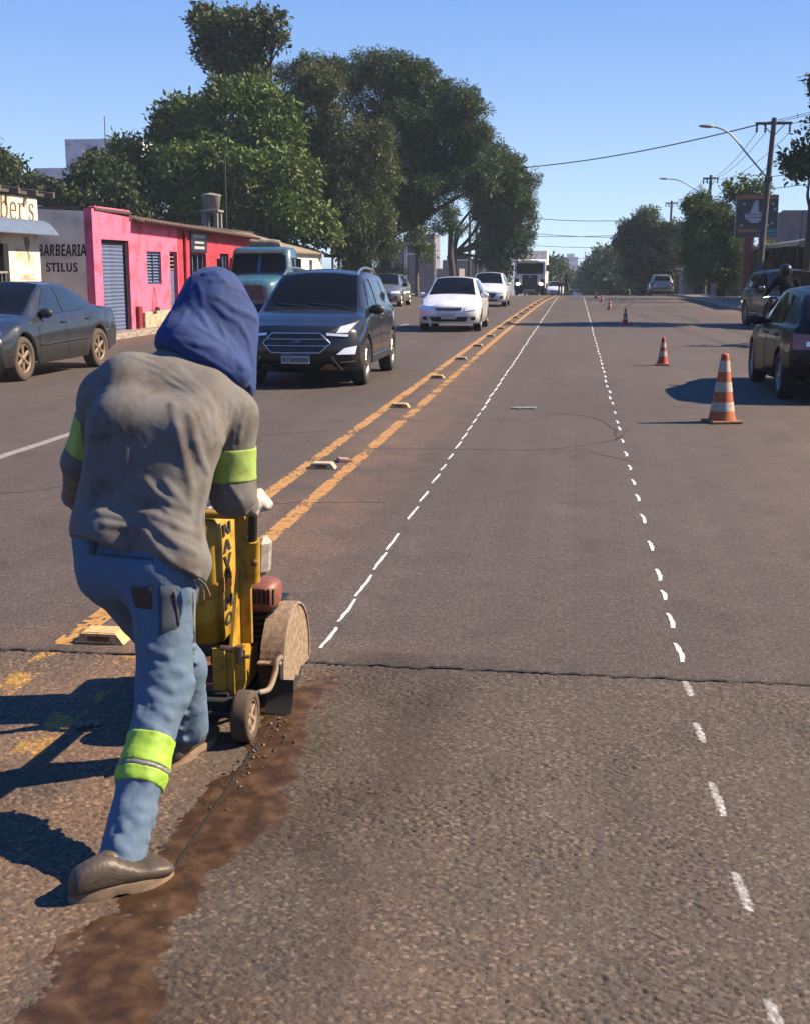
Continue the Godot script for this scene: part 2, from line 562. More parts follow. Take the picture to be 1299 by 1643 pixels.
	for d in [[1047, 1012], [1003, 965], [961, 925], [917, 888], [884, 857], [834, 813], [805, 788], [775, 760], [754, 744], [736, 727], [719, 707], [704, 693], [690, 681], [678, 670], [667, 661]]:
		dash.call(-1.065, on_ground(600, d[0]).z, on_ground(600, d[1]).z, 0.0095, 0.006)
	var z := on_ground(600, 657).z
	while z > -78.0:
		var l := R.randf_range(0.42, 0.75) * (1.0 + clampf((-z - 20) / 25.0, 0, 2))
		dash.call(-1.063 + R.randf_range(-0.01, 0.01), z, z - l, 0.0125, 0.006)
		z -= l + 0.16
	for d in [[1066, 1036], [1012, 988], [967, 951], [936, 917], [888, 872], [844, 829], [808, 797], [782, 773], [758, 750], [736, 728], [714, 708], [694, 688], [683, 678], [667, 663], [652, 648]]:
		dash.call(0.485, on_ground(1100, d[0]).z, on_ground(1100, d[1]).z, 0.0115, 0.010)
	z = on_ground(980, 642).z
	while z > -78.0:
		var l := R.randf_range(0.30, 0.5) * (1.0 + clampf((-z - 18) / 20.0, 0, 2.5))
		dash.call(0.48 + R.randf_range(-0.012, 0.012), z, z - l, 0.014, 0.008)
		z -= l + R.randf_range(0.22, 0.5)
	# double yellow line, worn at the borders; it drifts to the right far away
	for k in 2:
		var xa: float = [-2.215, -1.845][k]
		var g := G.new()
		g.smooth(1)
		var za := -4.93
		while za > -86.0:
			var st := 0.035 if za > -24.0 else (0.12 if za > -40 else 0.6)
			var drift := func(q: float) -> float: return 0.5 * clampf((-q - 20.0) / 60.0, 0, 1) * clampf((-q - 20.0) / 60.0, 0, 1)
			var n := 7 if za > -24.0 else 1
			for c in n:
				var u0 := lerpf(-0.056, 0.056, float(c) / n)
				var u1 := lerpf(-0.056, 0.056, float(c + 1) / n)
				if n > 1:
					var edge := absf((c + 0.5) / n - 0.5) * 2.0
					var worn := mn2.get_noise_2d((xa + u0) * 40.0, za * 22.0) * 0.5 + mn.get_noise_2d(xa * 3.0, za * 4.0) * 0.8 + mn3.get_noise_2d((xa + u0) * 160.0, za * 120.0) * 0.35
					if worn + 0.34 - 0.36 * pow(edge, 4.0) - (0.14 if k == 1 else 0.0) < 0.0: continue
				var d0: float = xa + drift.call(za)
				var d1: float = xa + drift.call(za - st)
				var y0 := gy(za) + 0.0104
				var y1 := gy(za - st) + 0.0104
				g.quad(Vector3(d0 + u0, y0, za), Vector3(d0 + u1, y0, za), Vector3(d1 + u1, y1, za - st), Vector3(d1 + u0, y1, za - st))
			za -= st
		obj("yellow_line", g, M.yellow_paint, road)
	# lane dashes, faded
	for q in [[-9.0, -12.6], [-21.5, -25.0], [-33.5, -37.0], [-45.5, -49.0]]:
		var p := []
		for k in 24:
			var zz := lerpf(q[0], q[1], k / 23.0)
			p.append([Vector3(-5.07 - R.randf_range(0, 0.012), 0.0104, zz), Vector3(-4.975 + R.randf_range(0, 0.012), 0.0104, zz)])
		var g := G.new()
		g.grid(p)
		obj("lane_dash", g, M.old_white_paint, road)
	# cracks: jagged dark gaps
	var crack := func(pix: Array, w: float):
		var pts := []
		for a in pix: pts.append(on_ground(a[0], a[1]))
		var p := []
		for i in pts.size() - 1:
			var n := maxi(3, int((pts[i] as Vector3).distance_to(pts[i + 1]) / 0.05))
			for k in n:
				var c: Vector3 = (pts[i] as Vector3).lerp(pts[i + 1], float(k) / n)
				var t: Vector3 = ((pts[i + 1] as Vector3) - pts[i]).normalized()
				var s := Vector3(t.z, 0, -t.x)
				c += s * R.randf_range(-1, 1) * 0.022
				var hw := w * R.randf_range(0.3, 1.0)
				c.y = gy(c.z) + 0.0106
				p.append([c - s * hw, c + s * hw])
		var g := G.new()
		g.grid(p)
		obj("crack", g, M.crack, road)
	crack.call([[600, 722], [700, 722], [860, 724], [920, 719], [985, 708], [1000, 697], [1008, 691]], 0.014)
	crack.call([[985, 708], [990, 704], [988, 700], [985, 690], [968, 678], [945, 670], [910, 665], [870, 663]], 0.016)
	crack.call([[920, 720], [960, 730], [1000, 740], [1030, 746]], 0.009)
	crack.call([[0, 795], [150, 778], [420, 700], [560, 690]], 0.009)
	crack.call([[620, 808], [480, 808], [420, 812]], 0.012)
	# pale scuffs
	for k in 34:
		var c := Vector3(R.randf_range(-4.5, 2.5), 0.0098, R.randf_range(-26.0, -5.6))
		var a := R.randf_range(-0.5, 0.5)
		var t := Vector3(cos(a), 0, sin(a)) * R.randf_range(0.012, 0.05)
		var w := Vector3(-t.z, 0, t.x).normalized() * R.randf_range(0.002, 0.006)
		var sg0 := G.new()
		sg0.smooth(-1)
		sg0.quad(c - t, c + w * 0.6, c + t, c - w)
		obj("scuff", sg0, M.old_white_paint, road)
	# the joint itself
	var p := []
	var xx := -3.2
	while xx < 3.0:
		var zc := -4.852 - 0.03 * mn2.get_noise_1d(xx * 14.0) + 0.012 * mn3.get_noise_1d(xx * 60.0)
		var hw := 0.010 + 0.007 * mn3.get_noise_1d(xx * 33.0 + 50.0)
		p.append([Vector3(xx, 0.0065, zc + hw), Vector3(xx, 0.0065, zc - hw)])
		xx += 0.02
	var g := G.new()
	g.grid(p)
	obj("joint_gap", g, M.crack, road)
	# pavements and kerbs
	for sd in [[-10.65, -13.5, "left"], [6.5, 9.2, "right"]]:
		var ks := signf(sd[1] - sd[0])
		var a: float = sd[0] + ks * 0.14
		var xsp := steps(minf(a, sd[1]), maxf(a, sd[1]), 0.6)
		structure("pavement", sheet(xsp, steps(8, -64, 2.0) + steps(-66, -170, 4.0), 0.125, none, none), M.pavement)
		var zk := 6.0
		var kb := structure("kerb", sheet([sd[0] if ks > 0 else a, a if ks > 0 else sd[0]], [7.0, 6.9], 0.13, none, none), M.kerb)
		while zk > -110.0:
			var kg := G.new()
			var yk := gy(zk - 0.5)
			kg.box(Vector3(sd[0] + ks * 0.07, yk + 0.03, zk - 0.5), Vector3(0.14, 0.20 + R.randf_range(0, 0.012), 0.985), Basis(Vector3.RIGHT, (gy(zk - 1) - gy(zk)) * -1.0 * 0.0), 0.015)
			obj("kerb_stone", kg, M.kerb, kb)
			zk -= 1.0
	structure("pavement", sheet(steps(-10.5, -7.6, 0.6), steps(-79, -170, 3.0), 0.13, none, none), M.pavement)
	var nib := structure("kerb", sheet([-7.6, -7.46], [-79.0, -79.1], 0.13, none, none), M.kerb)
	for k in 30:
		var zk := -79.0 - k
		obj("kerb_stone", G.new().box(Vector3(-7.53, gy(zk - 0.5) + 0.03, zk - 0.5), Vector3(0.14, 0.20, 0.985), Basis(), 0.015), M.kerb, nib)
	for k in 3: obj("kerb_stone", G.new().box(Vector3(-8.1 - k, gy(-79.0) + 0.03, -78.93), Vector3(0.985, 0.20, 0.14), Basis(), 0.015), M.kerb, nib)
	# slurry of the wet cut, filling the pores; stones stand out of it
	var sl := []
	var za := -2.2
	while za > -4.62:
		var e := slurry_edge(za)
		var row := []
		var ends := smoothstep(-4.64, -4.5, za)
		for k in 45:
			var u := k / 44.0
			var x := lerpf(e.x, e.y, u)
			var q := smoothstep(0.0, 0.30, u) * smoothstep(0.0, 0.30, 1.0 - u) * ends
			row.append(Vector3(x, -0.006 + 0.0125 * q + 0.0035 * mn3.get_noise_2d(x * 30.0, za * 30.0) + 0.002 * mn2.get_noise_2d(x * 90.0, za * 90.0), za))
		sl.append(row)
		za -= 0.011
	var sg := G.new()
	sg.grid(sl)
	var so := obj("slurry", sg, M.mud)
	so.set_meta("kind", "stuff")
	tag(so, "brown slurry spread along the fresh saw cut", "mud")
	# wet part: the last stretch behind the blade and a puddle by the camera
	for q in [[Vector3(-0.95, 0.0018, -4.45), 0.085, 0.38, 0.15], [Vector3(-1.12, 0.0035, -2.62), 0.10, 0.16, -0.5]]:
		var wg := G.new()
		var c: Vector3 = q[0]
		var n := 40
		for k in n:
			var a0 := TAU * k / n
			var a1 := TAU * (k + 1) / n
			var f := func(a: float) -> Vector3: 
				var r: float = 1.0 + 0.35 * mn3.get_noise_2d(cos(a) * 4.0 + c.z * 10.0, sin(a) * 4.0)
				return c + (Basis(Vector3.UP, q[3]) * Vector3(cos(a) * q[1] * r, 0, sin(a) * q[2] * r))
			wg.tri(c + Vector3(0, 0.0008, 0), f.call(a1), f.call(a0))
		tag(obj("puddle", wg, M.wet_mud), "wet brown puddle trailing from the saw blade" if q[2] > 0.2 else "small damp brown puddle behind the worker's boot", "puddle")
	# the kerf, with the crumbs thrown up along it
	var kf := G.new()
	var kp := []
	za = -2.95
	while za > -4.3:
		var c := -1.066 + 0.004 * mn3.get_noise_1d(za * 60)
		kp.append([Vector3(c - 0.0040, 0.0098, za), Vector3(c + 0.0040, 0.0098, za)])
		za -= 0.03
	kf.grid(kp)
	obj("saw_kerf", kf, M.crack, road)
	var crumbs := G.new()
	for k in 70:
		var zz := -4.18 + 0.80 * pow(R.randf(), 1.4)
		var c := Vector3(-1.06 + R.randfn(0, 0.028) + (0.035 if zz < -3.95 else 0.0), 0.006, zz)
		var s := R.randf_range(0.0025, 0.008) * (1.3 if zz < -3.8 else 0.9)
		crumbs.box(c + Vector3(0, s * 0.3, 0), Vector3(s * R.randf_range(0.8, 1.7), s, s * R.randf_range(0.8, 1.6)), Basis.from_euler(Vector3(R.randf() * 6, R.randf() * 6, R.randf() * 6)))
	mat("crumb", Color(0.14, 0.10, 0.075), 0.7, {"tex": "blotch", "size": 0.05})
	var co := obj("asphalt_crumbs", crumbs, M.crumb)
	co.set_meta("kind", "stuff")
	tag(co, "dark crumbs of asphalt lying along the saw cut", "rubble")
# ------------------------------------------------------------------ buildings
func wall_with_holes(g: G, xf: Transform3D, len: float, h0: float, h1: float, t: float, holes: Array):
	# wall along local x (0..len), height from h0 at 0 to h1 at len, thickness t behind local z = 0; holes [x0, x1, y0, y1] sorted by x
	var x := 0.0
	var hh := func(q: float) -> float: return lerpf(h0, h1, q / len)
	for k in holes.size() + 1:
		var e: float = holes[k][0] if k < holes.size() else len
		g.prism([V(x, 0), V(e, 0), V(e, hh.call(e)), V(x, hh.call(x))], -t, 0.0, xf)
		if k < holes.size():
			var o: Array = holes[k]
			if o[2] > 0.01: g.prism([V(o[0], 0), V(o[1], 0), V(o[1], o[2]), V(o[0], o[2])], -t, 0.0, xf)
			g.prism([V(o[0], o[3]), V(o[1], o[3]), V(o[1], hh.call(o[1])), V(o[0], hh.call(o[0]))], -t, 0.0, xf)
			x = o[1]
func lettering(parent: Node, text: String, at: Vector3, turn: float, height: float, width: float, m: Material, face := "Droid Sans", weight := 700, slant := 0.0) -> MeshInstance3D:
	var tm := TextMesh.new()
	tm.text = text
	tm.font = sys_font(face, weight)
	tm.font_size = 96
	tm.pixel_size = 0.01
	tm.depth = 0.02
	tm.curve_step = 1.5
	var bb := tm.get_aabb()
	var o := show_mesh("lettering", tm, m, parent)
	var k := Vector3(width / maxf(bb.size.x, 0.01), height / maxf(bb.size.y, 0.01), 0.3)
	var b := Basis(Vector3.UP, turn) * Basis(Vector3(1, 0, 0), Vector3(slant, 1, 0), Vector3(0, 0, 1)) * Basis.from_scale(k)
	o.transform = Transform3D(b, at - b * (bb.position + bb.size * 0.5))
	return o
func tiles(parent: Node, a: Vector3, b: Vector3, n: int, out: Vector3, m: Material):
	# row of curved eave tiles from a to b, reaching along out
	var mesh: ArrayMesh = null
	var step := (b - a) / n
	for k in n:
		if mesh == null:
			var g := G.new()
			var r := step.length() * 0.52
			var p := []
			for i in 7:
				var t := PI * i / 6.0
				p.append([Vector3(cos(t) * r, sin(t) * r * 0.7, 0), Vector3(cos(t) * r * 0.9, sin(t) * r * 0.65 - 0.02, 0.42)])
			g.grid(p)
			for i in 7:
				var t := PI * i / 6.0
				p[i] = [Vector3(cos(t) * r * 0.9, sin(t) * r * 0.7 - 0.02, 0), Vector3(cos(t) * r * 0.8, sin(t) * r * 0.65 - 0.04, 0.42)]
			p.reverse()
			g.grid(p)
			mesh = g.done()
		var o := show_mesh("tile", mesh, m, parent)
		var zb := out.normalized()
		var xb := step.normalized()
		o.transform = Transform3D(Basis(xb, zb.cross(xb).normalized() if zb.cross(xb).y > 0 else xb.cross(zb).normalized(), zb), a + step * (k + 0.5))
func buildings():
	mat("pink_wall", Color(0.60, 0.105, 0.205), 0.88, {"keep": true, "tex": "grime", "size": 3.5, "bump": "grain", "depth": 0.2, "world": true})
	mat("red_wall", Color(0.60, 0.035, 0.085), 0.88, {"tex": "grime", "size": 3.2, "bump": "grain", "depth": 0.2, "world": true})
	mat("cream_wall", Color(0.66, 0.58, 0.44), 0.9, {"keep": true, "tex": "grime", "size": 4.0, "bump": "grain", "depth": 0.2, "world": true})
	mat("dirty_cream", Color(0.62, 0.52, 0.38), 0.92, {"tex": "grime", "size": 1.3, "bump": "grain", "depth": 0.3, "world": true})
	mat("beige_wall", Color(0.82, 0.70, 0.53), 0.9, {"keep": true, "tex": "blotch", "size": 4.0, "bump": "grain", "depth": 0.2, "world": true})
	mat("white_wall", Color(0.66, 0.66, 0.64), 0.9, {"keep": true, "tex": "grime", "size": 4.0, "world": true})
	mat("lilac_wall", Color(0.30, 0.28, 0.29), 0.9, {"tex": "blotch", "size": 5.0, "world": true})
	mat("shutter_blue", Color(0.16, 0.22, 0.40), 0.5, {"tex": "grime", "size": 1.0, "spec": 0.4})
	mat("window_blue", Color(0.045, 0.07, 0.22), 0.5)
	mat("brush_ink", Color(0.016, 0.013, 0.014), 0.8)
	mat("brown_ink", Color(0.16, 0.11, 0.10), 0.85)
	mat("faded_ink", Color(0.36, 0.29, 0.24), 0.85)
	mat("roof_tile", Color(0.16, 0.085, 0.060), 0.9, {"tex": "grime", "size": 0.8})
	mat("old_roof", Color(0.10, 0.085, 0.075), 0.9, {"tex": "streak", "size": 1.2})
	mat("awning", Color(0.12, 0.19, 0.32), 0.75, {"tex": "blotch", "size": 1.0})
	mat("pale_board", Color(0.55, 0.55, 0.53), 0.7)
	mat("tan_roof", Color(0.40, 0.32, 0.24), 0.9, {"tex": "blotch", "size": 1.5})
	mat("green_roof", Color(0.05, 0.20, 0.13), 0.7)
	mat("zinc", Color(0.36, 0.36, 0.36), 0.5, {"metal": 0.6, "tex": "grime", "size": 1.2})
	mat("shed_dark", Color(0.045, 0.042, 0.042), 0.9, {"tex": "streak", "size": 1.0})
	mat("fence_wood", Color(0.26, 0.22, 0.18), 0.9, {"tex": "streak", "size": 0.8})
	mat("board_navy", Color(0.012, 0.018, 0.045), 0.5)
	mat("board_orange", Color(0.45, 0.14, 0.045), 0.5)
	mat("board_teal", Color(0.05, 0.24, 0.30), 0.5)
	mat("board_white", Color(0.55, 0.56, 0.58), 0.5)
	mat("post_red", Color(0.30, 0.02, 0.025), 0.6)
	mat("tower_pale", Color(0.55, 0.56, 0.58), 0.9)
	mat("facade_grey", Color(0.78, 0.77, 0.76), 0.9, {"keep": true, "tex": "blotch", "size": 6.0})
	var Q := PI / 2
	var R := RandomNumberGenerator.new()
	R.seed = 31
	# ---- barber's shop; the street front faces +x
	var X := -11.2
	var o := thing("barber_shop", "cream barber shop with a blue awning and tall brown lettering", "building", Vector3(X, 0.12, -24.9), Q)   # local x runs -z... away from the camera is +x local
	var g := G.new()
	# front: local x from -9 (towards the camera) to 0 (far corner)
	wall_with_holes(g, Transform3D(Basis(), Vector3(-9, 0, 0)), 9.0, 2.98, 2.98, 0.2, [[1.2, 3.4, 0.9, 2.1], [5.6, 7.55, 0.9, 2.02]])
	g.box(Vector3(-0.1, 1.49, -3.1), Vector3(0.2, 2.98, 5.8))
	g.box(Vector3(-8.9, 1.49, -3.1), Vector3(0.2, 2.98, 5.8))
	g.box(Vector3(-4.5, 1.49, -5.9), Vector3(8.6, 2.98, 0.2))
	obj("wall", g, M.cream_wall, o)
	g = G.new()
	g.prism([V(0.75, 3.02), V(-6.4, 3.75), V(-6.4, 3.83), V(0.75, 3.12)], -9.6, 0.62, Transform3D(Basis(Vector3.UP, -Q) , Vector3(0, 0, 0)).scaled_local(Vector3(1, 1, 1)))
	var roof := G.new()
	var rb := Basis(Vector3.RIGHT, 0.10)
	roof.box(Vector3(-4.5, 3.36, -3.1), Vector3(10.2, 0.07, 6.4), rb)
	obj("roof", roof, M.old_roof, o)
	for k in 12:
		g = G.new()
		g.box(Vector3(0.25 - k * 0.82, 3.06, 0.08), Vector3(0.08, 0.12, 0.40), rb, 0.01)
		obj("rafter", g, M.wood_grey, o)
	for w in [[-7.8, -5.6, 0.9, 2.1], [-3.4, -1.45, 0.9, 2.02]]:
		var c := Vector3((w[0] + w[1]) / 2, (w[2] + w[3]) / 2, -0.12)
		var wn := obj("window", G.new().box(c, Vector3(w[1] - w[0], w[3] - w[2], 0.02)), M.glass_dark, o)
		var n := 11
		for k in n: obj("window_bar", G.new().box(Vector3(lerpf(w[0], w[1], (k + 0.5) / n), c.y - 0.28, -0.05), Vector3(0.018, w[3] - w[2] - 0.56, 0.018)), M.concrete, wn)
		obj("window_rail", G.new().box(Vector3(c.x, w[3] - 0.56, -0.05), Vector3(w[1] - w[0], 0.04, 0.03)), M.concrete, wn)
	# awning: curved cloth on a frame
	g = G.new()
	var p := []
	for i in 9:
		var t := i / 8.0
		p.append([Vector3(-6.5, 2.52 - 0.30 * t * t, 0.02 + 0.38 * t), Vector3(0.12, 2.52 - 0.30 * t * t, 0.02 + 0.38 * t)])
	g.grid(p)
	for k in 8: p[k] = [p[k][0] - Vector3(0, 0.012, 0), p[k][1] - Vector3(0, 0.012, 0)]
	p[8] = [p[8][0] - Vector3(0, 0.012, 0), p[8][1] - Vector3(0, 0.012, 0)]
	p.reverse()
	g.grid(p)
	obj("awning", g, M.awning, o)
	lettering(o, "Barber's", Vector3(-1.55, 2.74, 0.004), 0, 0.50, 2.75, M.brown_ink, "Droid Serif", 400, 0.12)
	lettering(o, "CABELO", Vector3(-0.66, 1.36, 0.004), 0, 0.12, 0.62, M.faded_ink, "Droid Sans", 400)
	lettering(o, "BARBA", Vector3(-0.66, 1.12, 0.004), 0, 0.12, 0.52, M.faded_ink, "Droid Sans", 400)
	# painted razor emblem on the pier
	g = G.new()
	g.prism([V(-0.14, 0.24), V(0.10, 0.26), V(0.16, 0.1), V(0.04, -0.02), V(0.15, -0.12), V(0.08, -0.28), V(0.03, -0.1), V(-0.06, 0.02), V(-0.10, 0.14)], 0.002, 0.006, Transform3D(Basis(), Vector3(-0.62, 1.92, 0)))
	obj("painted_emblem", g, M.faded_ink, o)
	# ---- pink building with the beige side
	o = thing("pink_building", "long pink and red building with a blue roller door and beige side wall", "building", Vector3(X, 0.12, -28.05), Q)
	g = G.new()
	# door, window, door
	wall_with_holes(g, Transform3D(), 6.0, 2.86, 2.70, 0.2, [[0.30, 2.12, 0.0, 2.22], [3.42, 4.55, 1.12, 1.98], [5.28, 5.95, 0.42, 2.0]])
	g.box(Vector3(1.15, 2.92, -0.1), Vector3(2.3, 0.10, 0.204), Basis(), 0.01)
	g.box(Vector3(-0.1, 1.455, -0.1), Vector3(0.2, 2.91, 0.2))
	obj("wall", g, M.pink_wall, o)
	g = G.new()
	wall_with_holes(g, Transform3D(Basis(), Vector3(6.0, 0, 0)), 8.0, 2.68, 2.60, 0.2, [[1.1, 2.7, 0.0, 1.95], [4.2, 5.2, 0.0, 2.0]])
	g.box(Vector3(13.9, 1.3, -3.0), Vector3(0.2, 2.6, 5.6))
	var rw := obj("wall", g, M.red_wall, o)
	rw.set_meta("label", "deep red wall continuing the pink front")
	g = G.new()
	g.prism([V(0.0, 0), V(6.2, 0), V(6.2, 2.85), V(3.0, 3.0), V(0, 2.84)], -0.2, 0.0, Transform3D(Basis(Vector3.UP, -Q), Vector3(0.0, 0, 0)) * Transform3D(Basis(), Vector3(-6.4, 0, 0.20)))
	var bw := obj("side_wall", g, M.beige_wall, o)
	g = G.new()
	for q in [[0.0, 2.30, 2.9], [2.30, 14.2, 2.75]]:
		g.box(Vector3((q[0] + q[1]) / 2, q[2] + 0.33, -3.2), Vector3(q[1] - q[0] + 0.1, 0.06, 6.5), Basis(Vector3.RIGHT, 0.10))
	obj("roof", g, M.old_roof, o)
	tiles(o, Vector3(2.35, 2.79, -0.06), Vector3(14.1, 2.62, -0.06), 56, Vector3(0, -0.1, 0.42), M.roof_tile)
	g = G.new()
	g.box(Vector3(-0.04, 2.93, -3.2), Vector3(0.10, 0.07, 6.2), Basis(Vector3.RIGHT, 0.0))
	obj("roof_edge", g, M.old_roof, o)
	for k in 3: obj("rafter_end", G.new().box(Vector3(-0.08, 2.80, -0.32 - k * 0.42), Vector3(0.14, 0.12, 0.09), Basis(), 0.01), M.wood_grey, o)
	# roller door
	var rd := Node3D.new()
	rd.name = "roller_door"
	o.add_child(rd)
	var slat := G.new()
	var sp := []
	for i in 6:
		var t := i / 5.0
		sp.append([Vector3(-0.90, 0.085 * t, 0.018 * sin(PI * t)), Vector3(0.90, 0.085 * t, 0.018 * sin(PI * t))])
	sp.reverse()
	slat.grid(sp, -1)
	slat.box(Vector3(0, -0.006, -0.004), Vector3(1.8, 0.012, 0.012))
	var sm := slat.done()
	for k in 24:
		var s := show_mesh("slat", sm, M.shutter_blue, rd)
		s.position = Vector3(1.21, 0.02 + k * 0.0915, -0.15)
	g = G.new()
	for x in [0.33, 2.09]: g.box(Vector3(x, 1.11, -0.12), Vector3(0.06, 2.22, 0.10))
	g.box(Vector3(1.21, 2.17, -0.15), Vector3(1.82, 0.10, 0.09))
	obj("door_frame", g, M.dark, rd)
	# louvred window
	var wn := obj("window", G.new().box(Vector3(3.985, 1.55, -0.15), Vector3(1.13, 0.86, 0.02)), M.dark, o)
	g = G.new()
	for x in [3.44, 3.985, 4.53]: g.box(Vector3(x, 1.55, -0.06), Vector3(0.05, 0.86, 0.05))
	for y in [1.14, 1.96]: g.box(Vector3(3.985, y, -0.06), Vector3(1.03, 0.04, 0.048))
	obj("window_frame", g, M.window_blue, wn)
	for c in 2:
		for k in 10: obj("louvre", G.new().box(Vector3(3.715 + c * 0.545, 1.19 + k * 0.08, -0.07), Vector3(0.48, 0.055, 0.012), Basis(Vector3.RIGHT, -0.7)), M.shutter_blue, wn)
	# narrow barred door
	var nd := obj("door", G.new().box(Vector3(5.615, 0.95, -0.13), Vector3(0.67, 1.06, 0.04)), M.shutter_blue, o)
	obj("door_glass", G.new().box(Vector3(5.615, 1.74, -0.14), Vector3(0.67, 0.50, 0.02)), M.glass_dark, nd)
	for k in 5: obj("door_bar", G.new().box(Vector3(5.615, 1.52 + k * 0.11, -0.11), Vector3(0.67, 0.02, 0.02)), M.pale_board, nd)
	# glazed doors under the sign on the red part
	for q in [[7.1, 8.7], [10.2, 11.2]]:
		var gd := obj("door", G.new().box(Vector3((q[0] + q[1]) / 2, 0.97, -0.16), Vector3(q[1] - q[0], 1.95, 0.02)), M.glass_dark, o)
		for k in 4: obj("door_stile", G.new().box(Vector3(lerpf(q[0] + 0.03, q[1] - 0.03, k / 3.0), 0.97, -0.12), Vector3(0.06, 1.94, 0.05)), M.shutter_blue, gd)
	var sb := obj("sign_board", G.new().box(Vector3(7.9, 2.30, 0.03), Vector3(1.55, 0.62, 0.05), Basis(), 0.01), M.board_navy, o)
	for q in [[2.47, 1.2, 0.10], [2.29, 0.9, 0.06], [2.14, 1.0, 0.08]]: obj("sign_line", G.new().box(Vector3(7.9, q[0], 0.058), Vector3(q[1], q[2], 0.006)), M.pale_board, sb)
	obj("sign_frame", G.new().box(Vector3(7.9, 2.625, 0.035), Vector3(1.62, 0.03, 0.07)), M.pale_board, sb)
	# cream plinth and step
	obj("plinth", G.new().box(Vector3(4.5, 0.20, 0.035), Vector3(3.1, 0.42, 0.07), Basis(), 0.01), M.dirty_cream, o)
	obj("meter_box", G.new().box(Vector3(2.55, 0.30, 0.05), Vector3(0.24, 0.55, 0.10), Basis(), 0.01), M.post_red, o)
	obj("downpipe", G.new().tube([Vector3(6.55, 0.0, 0.05), Vector3(6.55, 2.6, 0.05)], 0.045, 8), M.red_wall, o)
	# writing on the beige wall: it faces +z in the world, i.e. local -x
	lettering(bw, "BARBEARIA", Vector3(-0.206, 1.955, -0.76), -Q, 0.27, 1.18, M.brush_ink, "Droid Sans", 800, 0.05)
	lettering(bw, "STILUS", Vector3(-0.206, 1.56, -0.80), -Q, 0.21, 0.78, M.brush_ink, "Droid Sans", 800)
	# broom against the plinth: a dust pan and stick
	o = thing("broom", "thin-handled broom leaning on the pink wall under the louvred window", "broom", Vector3(-11.06, 0.545, -31.75), 0.0)
	obj("handle", G.new().tube([Vector3(0, 0.05, 0), Vector3(-0.10, 0.62, -0.12)], 0.012, 6), M.wood_grey, o)
	obj("bristles", G.new().prism([V(-0.16, 0.0), V(0.16, 0.0), V(0.08, 0.10), V(-0.08, 0.10)], -0.03, 0.03, Transform3D(Basis(Vector3.UP, PI / 2), Vector3.ZERO)), M.dark, o)
	# ---- water tank on concrete legs
	o = thing("water_tank", "grey water tank on concrete legs behind the red building", "water tank", Vector3(-12.1, 0.05, -40.5))
	for q in [[-0.22, -0.22], [0.22, -0.22], [-0.22, 0.22], [0.22, 0.22]]: obj("leg", G.new().box(Vector3(q[0], 1.72, q[1]), Vector3(0.12, 3.44, 0.12), Basis(), 0.01), M.concrete, o)
	obj("platform", G.new().box(Vector3(0, 3.48, 0), Vector3(0.66, 0.08, 0.66), Basis(), 0.01), M.concrete, o)
	obj("tank", G.new().lathe([V(0, 3.52), V(0.26, 3.52), V(0.31, 3.95), V(0.33, 3.97), V(0.33, 4.01), V(0.30, 4.02), V(0, 4.08)], 20), M.concrete, o)
	# ---- white house with a tan roof
	o = thing("white_house", "low white house with a tan gabled roof beyond the blue truck", "house", Vector3(-12.3, 0.05, -50.0), Q)
	g = G.new()
	wall_with_holes(g, Transform3D(), 9.5, 2.35, 2.35, 0.2, [[1.6, 2.3, 1.1, 2.0], [4.0, 4.7, 1.1, 2.0], [6.6, 7.3, 0.0, 2.0]])
	for x in [0.1, 9.4]: g.prism([V(0, 0), V(5.0, 0), V(5.0, 2.35), V(2.5, 3.1), V(0, 2.35)], -0.1, 0.1, Transform3D(Basis(Vector3.UP, -Q), Vector3(x, 0, -5.2)))
	obj("wall", g, M.white_wall, o)
	for w in [[1.95, 1.55, 0.9], [4.35, 1.55, 0.9], [6.95, 1.0, 2.0]]: obj("window", G.new().box(Vector3(w[0], w[1], -0.14), Vector3(0.7, w[2], 0.03)), M.lilac_wall, o)
	g = G.new()
	for sz in [1.0, -1.0]: g.box(Vector3(4.75, 2.75, -2.7 + sz * 1.42), Vector3(10.4, 0.08, 3.15), Basis(Vector3.RIGHT, 0.29 * sz))
	obj("roof", g, M.tan_roof, o)
	# ---- kiosk with a green roof
	o = thing("kiosk", "small open kiosk with a green roof under the big trees", "kiosk", Vector3(-11.6, 0.12, -64.0))
	for q in [[-0.9, -0.8], [0.9, -0.8], [-0.9, 0.8], [0.9, 0.8]]: obj("post", G.new().box(Vector3(q[0], 1.05, q[1]), Vector3(0.1, 2.1, 0.1)), M.white_wall, o)
	obj("counter", G.new().box(Vector3(0, 0.55, 0), Vector3(1.7, 1.1, 1.5), Basis(), 0.02), M.white_wall, o)
	obj("roof", G.new().box(Vector3(0, 2.18, 0), Vector3(2.6, 0.16, 2.2), Basis(), 0.03), M.green_roof, o)
	# ---- modern grey office
	var zb := -118.0
	var yb := gy(zb)
	o = thing("grey_office", "grey modern office with a white window frame and slatted panels", "building", Vector3(-15.8, yb, zb))
	obj("wall", G.new().box(Vector3(0.2, 1.3, -3), Vector3(9.0, 2.6, 6)), M.lilac_wall, o)
	var tw := obj("tower", G.new().box(Vector3(0.9, 2.9, -2.2), Vector3(2.9, 5.8, 5.0)), M.lilac_wall, o)
	obj("side_block", G.new().box(Vector3(-1.6, 2.5, -2.2), Vector3(2.0, 5.0, 4.8)), M.lilac_wall, o)
	for k in 11: obj("slat", G.new().box(Vector3(1.05, 2.2 + k * 0.22, 0.33), Vector3(2.1, 0.17, 0.06)), M.concrete, tw)
	var fr := G.new()
	fr.box(Vector3(-0.35, 3.0, 0.42), Vector3(0.14, 3.4, 0.16))
	fr.box(Vector3(0.62, 4.95, 0.42), Vector3(1.8, 0.14, 0.16))
